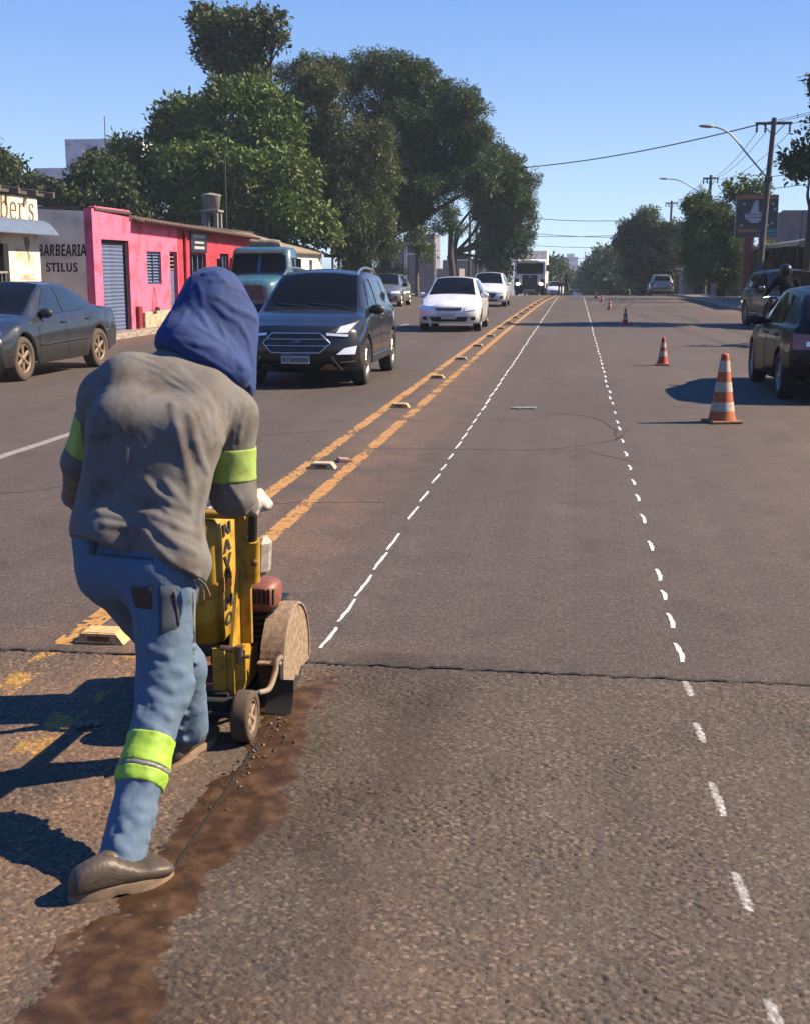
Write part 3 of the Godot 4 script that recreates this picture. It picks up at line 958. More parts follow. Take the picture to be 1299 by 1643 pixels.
	fr.box(Vector3(0.62, 3.95, 0.42), Vector3(1.8, 0.12, 0.16))
	fr.box(Vector3(1.5, 4.45, 0.42), Vector3(0.14, 0.86, 0.16))
	obj("window_frame", fr, M.white_wall, tw)
	obj("window", G.new().box(Vector3(0.6, 4.45, 0.36), Vector3(1.6, 0.8, 0.04)), M.glass_sky, tw)
	obj("white_edge", G.new().box(Vector3(2.42, 2.9, 0.36), Vector3(0.2, 4.2, 0.1)), M.white_wall, tw)
	o = thing("grey_boundary_wall", "long grey boundary wall with pale pillars beyond the office", "wall", Vector3(-11.0, gy(-130.0), -130.0))
	obj("panel", G.new().box(Vector3(0.3, 1.9, 0), Vector3(6.5, 3.8, 0.2)), M.concrete, o)
	for k in 4: obj("pillar", G.new().box(Vector3(1.4 + k * 0.75, 1.75, 0.25), Vector3(0.22, 3.5, 0.3)), M.cream_wall, o)
	obj("dark_sign", G.new().box(Vector3(-1.4, 4.05, 0.3), Vector3(2.2, 0.45, 0.1)), M.dark, o)
	# ---- pale block rising behind the left-hand trees
	o = thing("pale_block", "pale flat-roofed block rising behind the trees", "building", Vector3(-30.7, -0.05, -78.0))
	obj("tower", G.new().box(Vector3(0, 4.95, -2), Vector3(4.5, 9.9, 4)), M.facade_grey, o)
	obj("white_flank", G.new().box(Vector3(2.3, 9.3, -1.1), Vector3(0.25, 1.3, 2.2)), M.white_wall, o)
	obj("wing", G.new().box(Vector3(-3.4, 4.1, -3), Vector3(3.0, 8.2, 4)), M.facade_grey, o)
	obj("window", G.new().box(Vector3(-1.72, 8.2, 0.03), Vector3(0.3, 0.75, 0.1)), M.white_wall, o)
	obj("aerial", G.new().tube([Vector3(0.1, 9.9, -1), Vector3(0.1, 11.4, -1)], 0.03, 5), M.dark, o)
	# ---- right-hand side: open shed
	o = thing("open_shed", "dark open-fronted shed with a sloping zinc roof", "shed", Vector3(9.6, 0.10, -53.0))
	for k in 6: obj("post", G.new().box(Vector3(0.0, 1.28, -k * 3.4), Vector3(0.14, 2.56, 0.14)), M.shed_dark, o)
	obj("back_wall", G.new().box(Vector3(8.0, 1.9, -8.5), Vector3(0.2, 3.8, 18)), M.shed_dark, o)
	obj("end_wall", G.new().box(Vector3(4.0, 1.35, -17.6), Vector3(8.0, 2.7, 0.2)), M.shed_dark, o)
	for k in 9: obj("front_board", G.new().box(Vector3(0.12, 1.2, -11.6 - k * 0.62), Vector3(0.04, 2.4, 0.56)), M.shed_dark, o)
	g = G.new()
	var rp := []
	for i in 90:
		var zz := 0.9 - i * 0.21
		var w := 0.025 if i % 2 == 0 else -0.025
		rp.append([Vector3(-0.7, 2.62 + w, zz), Vector3(8.6, 4.0 + w, zz)])
	g.grid(rp, -1)
	obj("roof", g, M.zinc, o)
	obj("fascia", G.new().box(Vector3(-0.68, 2.56, -8.4), Vector3(0.05, 0.16, 18.6)), M.zinc, o)
	# ---- grey panelled wall behind
	o = thing("panel_wall_building", "tall grey building of vertical concrete panels behind the shed", "building", Vector3(18.5, 0.0, -80.0))
	for k in 10: obj("panel", G.new().box(Vector3(-5.4 + k * 1.2, 2.6, 0.0), Vector3(1.15, 5.2, 0.3 + R.randf() * 0.05), Basis(), 0.02), M.lilac_wall, o)
	obj("body", G.new().box(Vector3(0, 2.55, -4.2), Vector3(12, 5.1, 8)), M.lilac_wall, o)
	# ---- billboard on a red post
	o = thing("billboard", "navy billboard with a white emblem on a red post", "billboard", Vector3(8.62, 0.10, -62.5), -0.02)
	obj("post", G.new().box(Vector3(-0.35, 1.55, 0), Vector3(0.42, 3.1, 0.3), Basis(), 0.02), M.post_red, o)
	var bd := obj("board", G.new().box(Vector3(0, 4.05, -0.3), Vector3(1.95, 2.0, 0.7), Basis(), 0.01), M.board_navy, o)
	obj("top_band", G.new().box(Vector3(0, 4.95, 0.065), Vector3(1.93, 0.2, 0.02)), M.board_orange, bd)
	obj("orange_band", G.new().box(Vector3(-0.42, 3.36, 0.065), Vector3(0.95, 0.16, 0.02)), M.board_orange, bd)
	obj("teal_band", G.new().box(Vector3(0.50, 3.36, 0.065), Vector3(0.80, 0.16, 0.02)), M.board_teal, bd)
	obj("teal_band", G.new().box(Vector3(0.45, 3.16, 0.065), Vector3(0.92, 0.13, 0.02)), M.board_teal, bd)
	obj("emblem", G.new().prism([V(-0.10, 0.62), V(0.06, 0.66), V(0.12, 0.10), V(0.55, 0.10), V(0.5, -0.14), V(0.3, -0.2), V(0.12, -0.42), V(-0.2, -0.42), V(-0.52, -0.18), V(-0.56, -0.02), V(-0.30, 0.04)], 0.056, 0.07, Transform3D(Basis(), Vector3(-0.05, 4.15, 0))), M.board_white, bd)
	for y in [-0.03, -0.17]: obj("emblem_line", G.new().box(Vector3(-0.02, 4.15 + y, 0.073), Vector3(0.9, 0.035, 0.008)), M.board_navy, bd)
	for q in [[-0.62, 4.62], [0.72, 4.62], [0.82, 4.38], [0.72, 3.72], [0.52, 3.62], [-0.72, 3.62]]: obj("print_dot", G.new().ball(Vector3(q[0], q[1], 0.056), Vector3(0.06, 0.06, 0.01), 6), M.board_white, bd)
	for k in 6: obj("side_mark", G.new().box(Vector3(-0.982, 3.25 + k * 0.29, -0.3), Vector3(0.012, 0.07, 0.34)), M.board_white, bd)
	# ---- plank fence
	o = thing("plank_fence", "grey weathered plank fence behind the right-hand pavement", "fence", Vector3(9.35, 0.10, -72.0))
	for k in 24: obj("plank", G.new().box(Vector3(R.randf_range(-0.02, 0.02), 0.72 + R.randf_range(-0.06, 0.06), -k * 0.40), Vector3(0.04, 1.44, 0.37), Basis(Vector3.UP, R.randf_range(-0.05, 0.05))), M.fence_wood, o)
	for y in [0.3, 1.1]: obj("rail", G.new().box(Vector3(0.06, y, -4.6), Vector3(0.06, 0.1, 9.6)), M.fence_wood, o)
	# ---- small shop with white and red boards
	o = thing("corner_shop", "small shop with white and red fascia boards beyond the mango tree", "building", Vector3(8.4, gy(-98.0), -98.0))
	obj("wall", G.new().box(Vector3(2.2, 1.4, -2.5), Vector3(4.6, 2.8, 5.0)), M.lilac_wall, o)
	obj("roof", G.new().box(Vector3(2.2, 3.05, -2.5), Vector3(5.2, 0.5, 5.6), Basis(), 0.15), M.concrete, o)
	obj("white_board", G.new().box(Vector3(-0.3, 2.45, 0.2), Vector3(1.5, 0.95, 0.12)), M.white_wall, o)
	obj("red_board", G.new().box(Vector3(1.35, 2.2, 0.25), Vector3(1.6, 0.8, 0.12)), M.red_wall, o)
	obj("door", G.new().box(Vector3(1.3, 0.9, 0.03), Vector3(1.2, 1.8, 0.06)), M.dark, o)
	# ---- far towers in the haze
	for q in [[-4.2, -760.0, 10.0, 26.5, "pale tower block standing far off in the haze"], [6.5, -800.0, 9.0, 23.5, "lower tower block beside the pale one in the haze"]]:
		o = thing("tower_block", q[4], "building", Vector3(q[0], gy(q[1]), q[1]))
		obj("body", G.new().box(Vector3(0, q[3] / 2, 0), Vector3(q[2], q[3], 10)), M.tower_pale, o)
		obj("stair_head", G.new().box(Vector3(0.5, q[3] + 1, 0), Vector3(q[2] * 0.45, 2, 5)), M.tower_pale, o)
		for r in 7:
			for c in 4: obj("window", G.new().box(Vector3((c - 1.5) * q[2] * 0.22, q[3] - 2.0 - r * 3.0, 5.0), Vector3(1.2, 1.3, 0.1)), M.lilac_wall, o)
# ------------------------------------------------------------------ trees: tapered trunk and limbs, a crown of many small leaf sprays
var sprays := {}
func spray(kind: String) -> ArrayMesh:
	# a handful of leaves round a twig
	if sprays.has(kind): return sprays[kind]
	var R := RandomNumberGenerator.new()
	R.seed = kind.hash()
	var g := G.new()
	g.smooth(-1)
	var n := 15
	var long := 0.34
	var wide := 0.12
	var droop := 0.2
	match kind:
		"fine":
			n = 22
			long = 0.26
			wide = 0.085
		"broad":
			n = 13
			long = 0.30
			wide = 0.17
		"mango":
			n = 16
			long = 0.44
			wide = 0.10
			droop = 0.75
	for k in n:
		var d := Vector3(R.randfn(0, 1), R.randfn(0, 1), R.randfn(0, 1)).normalized()
		var base := d * R.randf_range(0.05, 0.34) + Vector3(R.randfn(0, 0.08), R.randfn(0, 0.08), R.randfn(0, 0.08))
		d = (d + Vector3(0, -droop, 0) + Vector3(R.randfn(0, 0.4), R.randfn(0, 0.4), R.randfn(0, 0.4))).normalized()
		var l := long * R.randf_range(0.7, 1.25)
		var s := d.cross(Vector3(R.randfn(0, 1), R.randfn(0, 1), R.randfn(0, 1))).normalized() * wide * 0.5 * R.randf_range(0.8, 1.2)
		var up := s.cross(d).normalized() * l * 0.08
		var a := base
		var m := base + d * l * 0.45 + up
		var e := base + d * l
		g.tri(a, m + s, e)
		g.tri(a, e, m - s)
	sprays[kind] = g.done()
	return sprays[kind]
func leaf_mat(key: String, rough := 0.55) -> StandardMaterial3D:
	var m := mat(key, Color(1, 1, 1), rough, {"vc": true, "keep": true, "back": Color(0.30, 0.34, 0.12), "spec": 0.35})
	return m
# lobes: [centre, radius vector]; sprays lie mostly near the skin of each lobe, uneven, with gaps
func crown(parent: Node3D, lobes: Array, per_m2: float, size: float, kind: String, m: Material, cols: Array, seed: int, gap := 0.35):
	var R := RandomNumberGenerator.new()
	R.seed = seed
	var nz := FastNoiseLite.new()
	nz.seed = seed
	nz.frequency = 0.55
	nz.fractal_octaves = 2
	var xf := []
	var cs := []
	var clumps := []
	for lb in lobes:
		clumps.append([lb[0], lb[1] * 0.80])
		for k in 9:
			var d := Vector3(R.randfn(0, 1), R.randfn(0.25, 1), R.randfn(0, 1)).normalized()
			clumps.append([lb[0] + d * lb[1] * R.randf_range(0.62, 0.85), lb[1] * R.randf_range(0.26, 0.46)])
	for lb in clumps:
		var c: Vector3 = lb[0]
		var r: Vector3 = lb[1]
		var n := int(per_m2 * 0.68 * 4.0 * PI * pow((pow(r.x * r.y, 1.6) + pow(r.x * r.z, 1.6) + pow(r.y * r.z, 1.6)) / 3.0, 1.0 / 1.6))
		var tone := R.randf()
		for k in n:
			var d := Vector3(R.randfn(0, 1), R.randfn(0, 1), R.randfn(0, 1)).normalized()
			var q := c + d * r
			var bump := nz.get_noise_3dv(q * 1.3)
			var rr := 1.0 - 0.30 * absf(R.randfn(0, 0.55)) + 0.22 * bump
			if nz.get_noise_3dv(q * 2.3 + Vector3(50, 0, 0)) < -gap: rr *= 0.72
			if R.randf() < 0.07: rr *= R.randf_range(1.0, 1.16)
			var p := c + d * r * rr
			if p.y < 0.25: continue
			var s := size * R.randf_range(0.7, 1.3)
			xf.append(Transform3D(Basis.from_euler(Vector3(R.randf() * TAU, R.randf() * TAU, R.randf() * TAU)).scaled(Vector3.ONE * s), p))
			var t := clampf(tone * 0.5 + R.randf() * 0.5 + bump * 0.3, 0, 1)
			var col: Color = (cols[0] as Color).lerp(cols[1], t)
			if cols.size() > 2 and R.randf() < 0.08: col = cols[2]
			cs.append(col * R.randf_range(0.8, 1.2))
	var mm := MultiMesh.new()
	mm.transform_format = MultiMesh.TRANSFORM_3D
	mm.use_colors = true
	mm.mesh = spray(kind)
	mm.instance_count = xf.size()
	for k in xf.size():
		mm.set_instance_transform(k, xf[k])
		mm.set_instance_color(k, cs[k])
	var o := MultiMeshInstance3D.new()
	o.name = numbered("crown", parent)
	o.multimesh = mm
	o.set_meta("kind", "stuff")
	o.material_override = m
	parent.add_child(o)
func limb(g: G, a: Vector3, b: Vector3, r0: float, r1: float, seed: int, bend := 0.12):
	var R := RandomNumberGenerator.new()
	R.seed = seed
	var l := a.distance_to(b)
	var pts := [a]
	for k in [0.3, 0.65]: pts.append(a.lerp(b, k) + Vector3(R.randfn(0, 1), R.randfn(0, 0.3), R.randfn(0, 1)) * l * bend * 0.4)
	pts.append(b)
	pts = smooth_path(pts, 4)
	var rad := []
	for k in pts.size(): rad.append(lerpf(r0, r1, float(k) / (pts.size() - 1)) * R.randf_range(0.94, 1.06))
	g.tube(pts, rad, 9)
# a tree given by its lobes in world coordinates
func tree(called: String, label: String, base: Vector3, lobes: Array, trunk_r: float, fork: float, kind: String, dens: float, size: float, cols: Array, seed: int, group := "", gap := 0.35, bark: Material = null):
	var o := thing(called, label, "tree", base, 0.0, group)
	var g := G.new()
	var top := Vector3(0, fork, 0)
	limb(g, Vector3(0, -0.15, 0), top, trunk_r * 1.25, trunk_r * 0.8, seed, 0.06)
	var loc := []
	for k in lobes.size():
		var c: Vector3 = lobes[k][0] - base
		loc.append([c, lobes[k][1]])
		limb(g, top - Vector3(0, 0.15, 0), c + Vector3(0, lobes[k][1].y * 0.2, 0), trunk_r * 0.55, trunk_r * 0.10, seed * 7 + k)
		var R := RandomNumberGenerator.new()
		R.seed = seed + k * 13
		for b in 3:
			var d := Vector3(R.randfn(0, 1), R.randfn(0.2, 0.7), R.randfn(0, 1)).normalized()
			limb(g, c.lerp(top, 0.3), c + d * lobes[k][1] * 0.85, trunk_r * 0.22, trunk_r * 0.05, seed * 3 + k * 5 + b)
	obj("trunk", g, bark if bark else M.bark, o)
	crown(o, loc, dens, size, kind, M.leaf, cols, seed, gap)
	return o
func pl(px: float, py: float, z: float, rx: float, ry: float, rz := -1.0) -> Array:   # lobe centred on a photo pixel at depth z; radii in metres
	return [at_z(px, py, z), Vector3(rx, ry, rz if rz > 0 else (rx + ry) * 0.5)]
func trees():
	mat("bark", Color(0.10, 0.075, 0.058), 0.95, {"tex": "streak", "size": 0.6, "bump": "bumps", "depth": 2.0})
	mat("bark_pale", Color(0.20, 0.165, 0.135), 0.95, {"tex": "streak", "size": 0.6, "bump": "bumps", "depth": 1.5})
	leaf_mat("leaf")
	var dark := [Color(0.022, 0.040, 0.013), Color(0.060, 0.090, 0.028), Color(0.075, 0.085, 0.030)]
	var mid := [Color(0.040, 0.070, 0.014), Color(0.115, 0.165, 0.034), Color(0.13, 0.16, 0.04)]
	var olive := [Color(0.034, 0.050, 0.020), Color(0.092, 0.118, 0.042), Color(0.13, 0.125, 0.06)]
	var deep := [Color(0.022, 0.042, 0.014), Color(0.062, 0.102, 0.028), Color(0.06, 0.09, 0.03)]
	# tall tree standing out above the rest, overgrown stem
	var z := -64.0
	tree("tall_tree", "tall tree with a tufted crown rising above the vine-covered one", Vector3(at_z(425, 200, z).x, -0.05, z), [pl(345, 45, z, 1.66, 0.92), pl(400, 55, z, 1.97, 1.23), pl(435, 45, z, 1.35, 0.92), pl(350, 85, z, 1.23, 1.05), pl(400, 105, z, 1.35, 1.11), pl(420, 150, z, 1.23, 1.48), pl(435, 195, z, 1.48, 1.60), pl(330, 25, z, 0.86, 0.55), pl(360, 120, z, 0.68, 0.61)], 0.32, 7.5, "broad", 6.0, 0.80, olive, 101, "", 0.05)
	# bushy vine-covered tree behind the pink building
	z = -60.0
	tree("bushy_tree", "dense bright green bushy tree behind the pink building", Vector3(-16.4, -0.05, z), [pl(300, 205, z, 1.89, 1.51), pl(250, 260, z, 1.89, 1.64), pl(370, 190, z, 2.14, 1.89), pl(420, 240, z, 1.89, 2.02), pl(330, 270, z + 1.2, 2.39, 2.14), pl(270, 320, z + 0.8, 2.14, 1.89), pl(400, 310, z + 1.5, 2.39, 2.02), pl(460, 300, z + 1.0, 1.64, 1.89), pl(470, 355, z + 1.6, 1.89, 1.39), pl(350, 345, z + 1.8, 2.39, 1.26), pl(510, 370, z + 1.0, 1.13, 1.13), pl(440, 200, z, 1.26, 1.51)], 0.30, 2.6, "broad", 10.0, 0.75, mid, 103)
	# dark tree over the beige wall
	z = -56.0
	tree("dark_tree", "dark round tree above the beige wall with the lettering", Vector3(-22.5, -0.05, z), [pl(160, 280, z, 1.3, 1.1), pl(120, 308, z, 1.2, 0.8), pl(190, 300, z, 1.3, 1.1), pl(150, 322, z + 1, 2.0, 0.9), pl(95, 325, z, 1.0, 0.6), pl(210, 330, z, 1.4, 1.1)], 0.25, 2.8, "broad", 9.0, 0.75, dark, 105)
	z = -66.0
	tree("dark_tree", "leafy tree beside the pale block above the barber's roof", Vector3(-32.8, -0.05, z), [pl(8, 268, z, 1.0, 0.9), pl(42, 295, z, 1.0, 0.6), pl(-30, 265, z, 1.8, 1.6), pl(20, 305, z, 1.8, 0.7), pl(75, 305, z, 1.0, 0.5)], 0.25, 3.0, "broad", 7.0, 0.85, dark, 107)
	# big trees overhanging the left-hand pavement
	z = -62.0
	tree("drooping_tree", "large dusty olive tree drooping over the kiosk", Vector3(-10.9, 0.1, z), [pl(545, 230, z, 2.0, 2.0), pl(585, 290, z, 1.7, 2.0), pl(500, 190, z, 1.8, 1.6), pl(600, 360, z, 1.3, 1.5), pl(555, 345, z + 1, 1.7, 1.9), pl(480, 260, z, 1.6, 2.2), pl(570, 410, z + 0.6, 1.3, 0.9), pl(515, 140, z, 1.4, 0.9), pl(620, 395, z, 0.75, 0.9), pl(520, 320, z, 1.8, 2.0), pl(610, 230, z, 1.0, 1.2)], 0.30, 3.0, "fine", 11.0, 0.78, olive, 109)
	z = -72.0
	tree("spreading_tree", "tallest spreading tree with a dark trunk on the left-hand pavement", Vector3(-10.95, 0.1, z), [pl(560, 125, z - 2, 2.2, 1.1), pl(620, 115, z, 2.4, 1.1), pl(670, 150, z, 2.2, 1.5), pl(630, 180, z, 2.8, 1.6), pl(745, 185, z, 1.8, 1.5), pl(700, 225, z, 2.3, 1.6), pl(760, 225, z, 1.4, 1.2), pl(660, 260, z, 2.6, 1.7), pl(640, 320, z, 2.0, 1.3), pl(750, 280, z, 2.0, 1.3), pl(700, 300, z + 1, 1.9, 1.1), pl(800, 285, z - 3, 1.9, 1.4), pl(490, 115, z - 4, 1.9, 0.9), pl(665, 335, z, 1.3, 0.9), pl(690, 195, z + 1, 1.6, 1.2)], 0.36, 3.4, "fine", 10.5, 0.80, deep, 111, "", 0.22)
	z = -88.0
	tree("overhanging_tree", "dark tree leaning over the left-hand lane above the truck", Vector3(-8.6, gy(z) + 0.1, z), [pl(790, 270, z, 1.9, 1.8), pl(825, 310, z, 2.0, 1.8), pl(835, 350, z, 1.5, 1.6), pl(800, 340, z, 1.8, 1.8), pl(810, 390, z, 1.7, 1.6), pl(780, 390, z, 1.1, 1.6), pl(838, 385, z, 0.9, 1.0), pl(770, 320, z, 1.3, 1.4), pl(800, 425, z, 0.9, 1.4)], 0.24, 3.0, "fine", 9.5, 0.85, deep, 113, "", 0.22)
	z = -80.0
	tree("slender_tree", "slender pavement tree with a small tufted crown by the grey office", Vector3(at_z(722, 460, z).x, gy(z) + 0.1, z), [pl(715, 355, z, 0.9, 0.8), pl(735, 368, z, 0.8, 0.5), pl(700, 372, z, 0.6, 0.45), pl(722, 340, z, 0.8, 0.7)], 0.20, 4.2, "fine", 8.0, 0.62, deep, 115)
	z = -76.0
	tree("slender_tree", "leafy young tree with a pale trunk beside the pavement grass", Vector3(at_z(669, 460, z).x, gy(z) + 0.1, z), [pl(665, 375, z, 0.9, 0.9), pl(680, 405, z, 0.6, 0.6), pl(655, 345, z, 1.0, 0.9)], 0.13, 2.6, "broad", 7.5, 0.62, mid, 117, "", 0.35, M.bark_pale)
	tree("shrub", "low dark shrub against the grey office wall", Vector3(-11.5, 0.1, -79.0), [[Vector3(-11.5, 0.9, -79.0), Vector3(0.8, 0.9, 0.8)], [Vector3(-12.3, 1.1, -79.5), Vector3(0.8, 1.0, 0.8)]], 0.06, 0.5, "broad", 9.0, 0.6, dark, 119)
	# right-hand side
	z = -72.0
	tree("mango_tree", "leafy mango tree with hanging bright leaves by the plank fence", Vector3(8.2, 0.1, z), [pl(1120, 335, z, 0.8, 0.9), pl(1145, 350, z, 1.0, 1.0), pl(1110, 365, z, 0.8, 0.6), pl(1125, 385, z, 1.2, 1.1), pl(1160, 385, z, 1.1, 1.1), pl(1180, 365, z, 0.7, 0.9), pl(1130, 420, z, 1.3, 1.2), pl(1165, 425, z, 1.2, 1.2), pl(1185, 410, z, 0.8, 0.9), pl(1115, 410, z, 0.7, 1.1), pl(1175, 445, z, 0.9, 0.6)], 0.22, 1.4, "mango", 9.0, 0.72, mid, 121)
	z = -96.0
	tree("grey_tree", "grey-green ragged tree behind the silver wagon", Vector3(at_z(1040, 460, z).x, gy(z), z), [pl(1035, 350, z, 1.1, 0.8), pl(1015, 370, z, 1.1, 0.9), pl(1050, 375, z, 1.3, 1.2), pl(1000, 390, z, 0.9, 0.7), pl(1030, 405, z, 1.6, 1.3), pl(1075, 385, z, 1.2, 1.2), pl(1070, 415, z, 1.4, 1.4), pl(1030, 440, z, 1.5, 1.2), pl(1085, 370, z, 0.8, 0.7), pl(1055, 445, z, 1.2, 1.1)], 0.22, 2.2, "fine", 8.5, 0.9, [Color(0.035, 0.050, 0.026), Color(0.085, 0.10, 0.055), Color(0.12, 0.14, 0.05)], 123)
	z = -66.0
	tree("roadside_tree", "pale green tree behind the billboard", Vector3(9.3, 0.1, z - 2), [pl(1180, 300, z - 2, 0.8, 0.6), pl(1200, 315, z - 2, 0.8, 0.6), pl(1215, 300, z - 2, 0.6, 0.5), pl(1170, 320, z - 2, 0.5, 0.5), pl(1228, 325, z - 2, 0.5, 0.5)], 0.11, 4.0, "broad", 7.0, 0.6, mid, 125)
	tree("low_bush", "bright yellow-green bush below the billboard", Vector3(9.9, 0.1, -66.0), [[Vector3(9.9, 2.6, -66.0), Vector3(0.9, 0.45, 0.7)], [Vector3(9.4, 2.3, -66.0), Vector3(0.7, 0.5, 0.7)]], 0.07, 1.6, "broad", 9.0, 0.55, [Color(0.07, 0.10, 0.015), Color(0.16, 0.19, 0.03)], 127)
	z = -39.0
	tree("edge_tree", "dark-leaved street tree whose shade falls across the road by the third cone", Vector3(6.95, 0.12, z), [[Vector3(7.45, 5.3, z), Vector3(1.4, 1.0, 1.5)], [Vector3(7.95, 6.6, z), Vector3(1.5, 1.1, 1.6)], [Vector3(8.95, 6.0, z), Vector3(1.6, 1.3, 1.7)], [Vector3(6.65, 4.6, z), Vector3(0.7, 0.5, 0.9)], [Vector3(8.15, 7.6, z), Vector3(1.0, 0.7, 1.1)], [Vector3(6.95, 7.0, z), Vector3(0.4, 0.3, 0.5)]], 0.12, 3.4, "broad", 8.5, 0.55, dark, 129, "", 0.15)
	# trees further along the right and far down the road
	var k := 0
	for q in [[985, 430, -150.0, 3.0, 2.6], [965, 440, -170.0, 2.6, 2.2], [1005, 425, -135.0, 2.8, 2.6], [945, 448, -215.0, 3.4, 2.4], [1000, 448, -128.0, 2.2, 1.8], [955, 452, -190.0, 2.6, 1.8], [1080, 440, -120.0, 2.6, 2.4], [1110, 438, -112.0, 2.4, 2.2]]:
		var b := at_z(q[0], q[1], q[2])
		var zz: float = q[2]
		var rx: float = q[3]
		var ry: float = q[4]
		tree("far_tree", ["distant round tree in the row lining the right of the road", "distant tall tree in the row lining the right of the road"][0], Vector3(b.x, gy(zz) - 0.1, zz), [[b, Vector3(rx, ry, rx)], [b + Vector3(rx * 0.7, -ry * 0.3, 0), Vector3(rx * 0.8, ry * 0.8, rx * 0.8)], [b + Vector3(-rx * 0.6, -ry * 0.4, 0.5), Vector3(rx * 0.7, ry * 0.7, rx * 0.7)], [b + Vector3(0, -ry * 0.8, 0), Vector3(rx, ry * 0.7, rx)]], 0.2, maxf(b.y - gy(zz) - ry, 0.6), "broad", 3.0, 1.35, dark, 200 + k, "trees lining the right of the far road")
		k += 1
	for q in [[886, 445, -165.0, 2.0, 2.6], [872, 440, -140.0, 1.9, 2.6], [897, 455, -215.0, 2.2, 2.2]]:
		var b := at_z(q[0], q[1], q[2])
		var zz: float = q[2]
		var rx: float = q[3]
		var ry: float = q[4]
		tree("far_tree", "distant tree lining the left of the road behind the box truck", Vector3(b.x, gy(zz) - 0.1, zz), [[b, Vector3(rx, ry, rx)], [b + Vector3(-rx * 0.7, -ry * 0.3, 0), Vector3(rx * 0.8, ry * 0.8, rx * 0.8)], [b + Vector3(0, -ry * 0.9, 0), Vector3(rx, ry * 0.7, rx)]], 0.2, maxf(b.y - gy(zz) - ry, 0.6), "broad", 3.2, 1.25, deep, 220 + k, "trees lining the left of the far road")
		k += 1
	# a far wood closing the horizon on both sides
	var wood := Node3D.new()
	wood.name = "far_wood"
	add_child(wood)
	tag(wood, "far low woods along the horizon", "woods")
	wood.set_meta("kind", "stuff")
	var lb := []
	var R := RandomNumberGenerator.new()
	R.seed = 5
	for i in 46:
		var zz := R.randf_range(-420.0, -260.0)
		var xx := R.randf_range(8, 150) if i % 2 == 0 else R.randf_range(-170, -14)
		lb.append([Vector3(xx, gy(zz) + R.randf_range(2.0, 4.5), zz), Vector3(R.randf_range(5, 9), R.randf_range(3.0, 4.5), 5)])
	crown(wood, lb, 0.55, 2.6, "broad", M.leaf, dark, 77)
	# weeds on the right-hand verge and by the left kerb
	var wl := []
	for i in 60:
		var left := i % 3 == 0
		var zz := R.randf_range(-86, -66) if left else R.randf_range(-90, -40)
		wl.append([Vector3(R.randf_range(-13.2, -10.6) if left else R.randf_range(8.9, 9.25), gy(zz) + 0.22, zz), Vector3(0.35, 0.16, 0.4)])
	var weeds := Node3D.new()
	weeds.name = "weeds"
	add_child(weeds)
	tag(weeds, "tufts of grass along both pavements", "grass")
	weeds.set_meta("kind", "stuff")
	crown(weeds, wl, 26.0, 0.30, "fine", M.leaf, [Color(0.05, 0.07, 0.015), Color(0.14, 0.15, 0.035)], 78)
# ------------------------------------------------------------------ poles, lamps and wires
func lamp_pole(called: String, label: String, base: Vector3, h: float, lean: float, lamp_at: float, lamp_to: Vector3, arm: float, group := ""):
	var o := thing(called, label, "utility pole", base, 0.0, group)
	var top := Vector3(lean, h, 0)
	obj("shaft", G.new().tube([Vector3(0, -0.2, 0), top * 0.5, top], [0.16, 0.13, 0.10], 10), M.pole, o)
	if arm > 0.0:
		var ag := G.new()
		ag.box(top + Vector3(0.0, -0.22, 0), Vector3(arm * 2, 0.11, 0.11), Basis(), 0.01)
		ag.tube([top + Vector3(-arm * 0.6, -0.25, 0.05), top + Vector3(0, -0.75, 0.05)], 0.02, 5)
		ag.tube([top + Vector3(arm * 0.6, -0.25, 0.05), top + Vector3(0, -0.75, 0.05)], 0.02, 5)
		obj("crossarm", ag, M.pole, o)
		for x in [-0.92, -0.45, 0.88]:
			var ig := G.new()
			ig.lathe([V(0.0, -0.34), V(0.035, -0.32), V(0.06, -0.26), V(0.03, -0.22), V(0.06, -0.16), V(0.03, -0.12), V(0.05, -0.06), V(0.02, 0.0)], 8, Transform3D(Basis(), top + Vector3(x * arm, -0.26, 0)))
			obj("insulator", ig, M.black_plastic, o)
	if lamp_at > 0.0:
		var a := top * (lamp_at / h)
		var b := lamp_to - base
		var dir := (b - a)
		var m := a + dir * 0.72 + Vector3(0, absf(dir.y) * 0.10 + 0.1, 0)
		obj("lamp_arm", G.new().tube(smooth_path([a, a.lerp(m, 0.5), m, b], 6), 0.036, 8), M.galvanised, o)
		var hd := (Vector3(b.x - m.x, 0.02, b.z - m.z)).normalized()
		var hg := G.new()
		hg.ball(b + hd * 0.32, Vector3(0.13, 0.36, 0.07), 8, facing(hd, Vector3.UP))
		obj("lamp_head", hg, M.galvanised, o)
		obj("bracket", G.new().box(a, Vector3(0.30, 0.22, 0.30), Basis(), 0.02), M.pole, o)
	return o
func wire(label: String, a: Vector3, b: Vector3, sag: float, r: float, group := "overhead wires"):
	var pts := []
	for k in 25:
		var t := k / 24.0
		pts.append(a.lerp(b, t) - Vector3(0, sag * 4.0 * t * (1 - t), 0))
	var mid := a.lerp(b, 0.5)
	var g := G.new()
	for k in 25: pts[k] -= mid
	g.tube(pts, r, 5)
	var o := obj("overhead_wire", g, M.cable)
	o.position = mid
	tag(o, label, "wire", group)
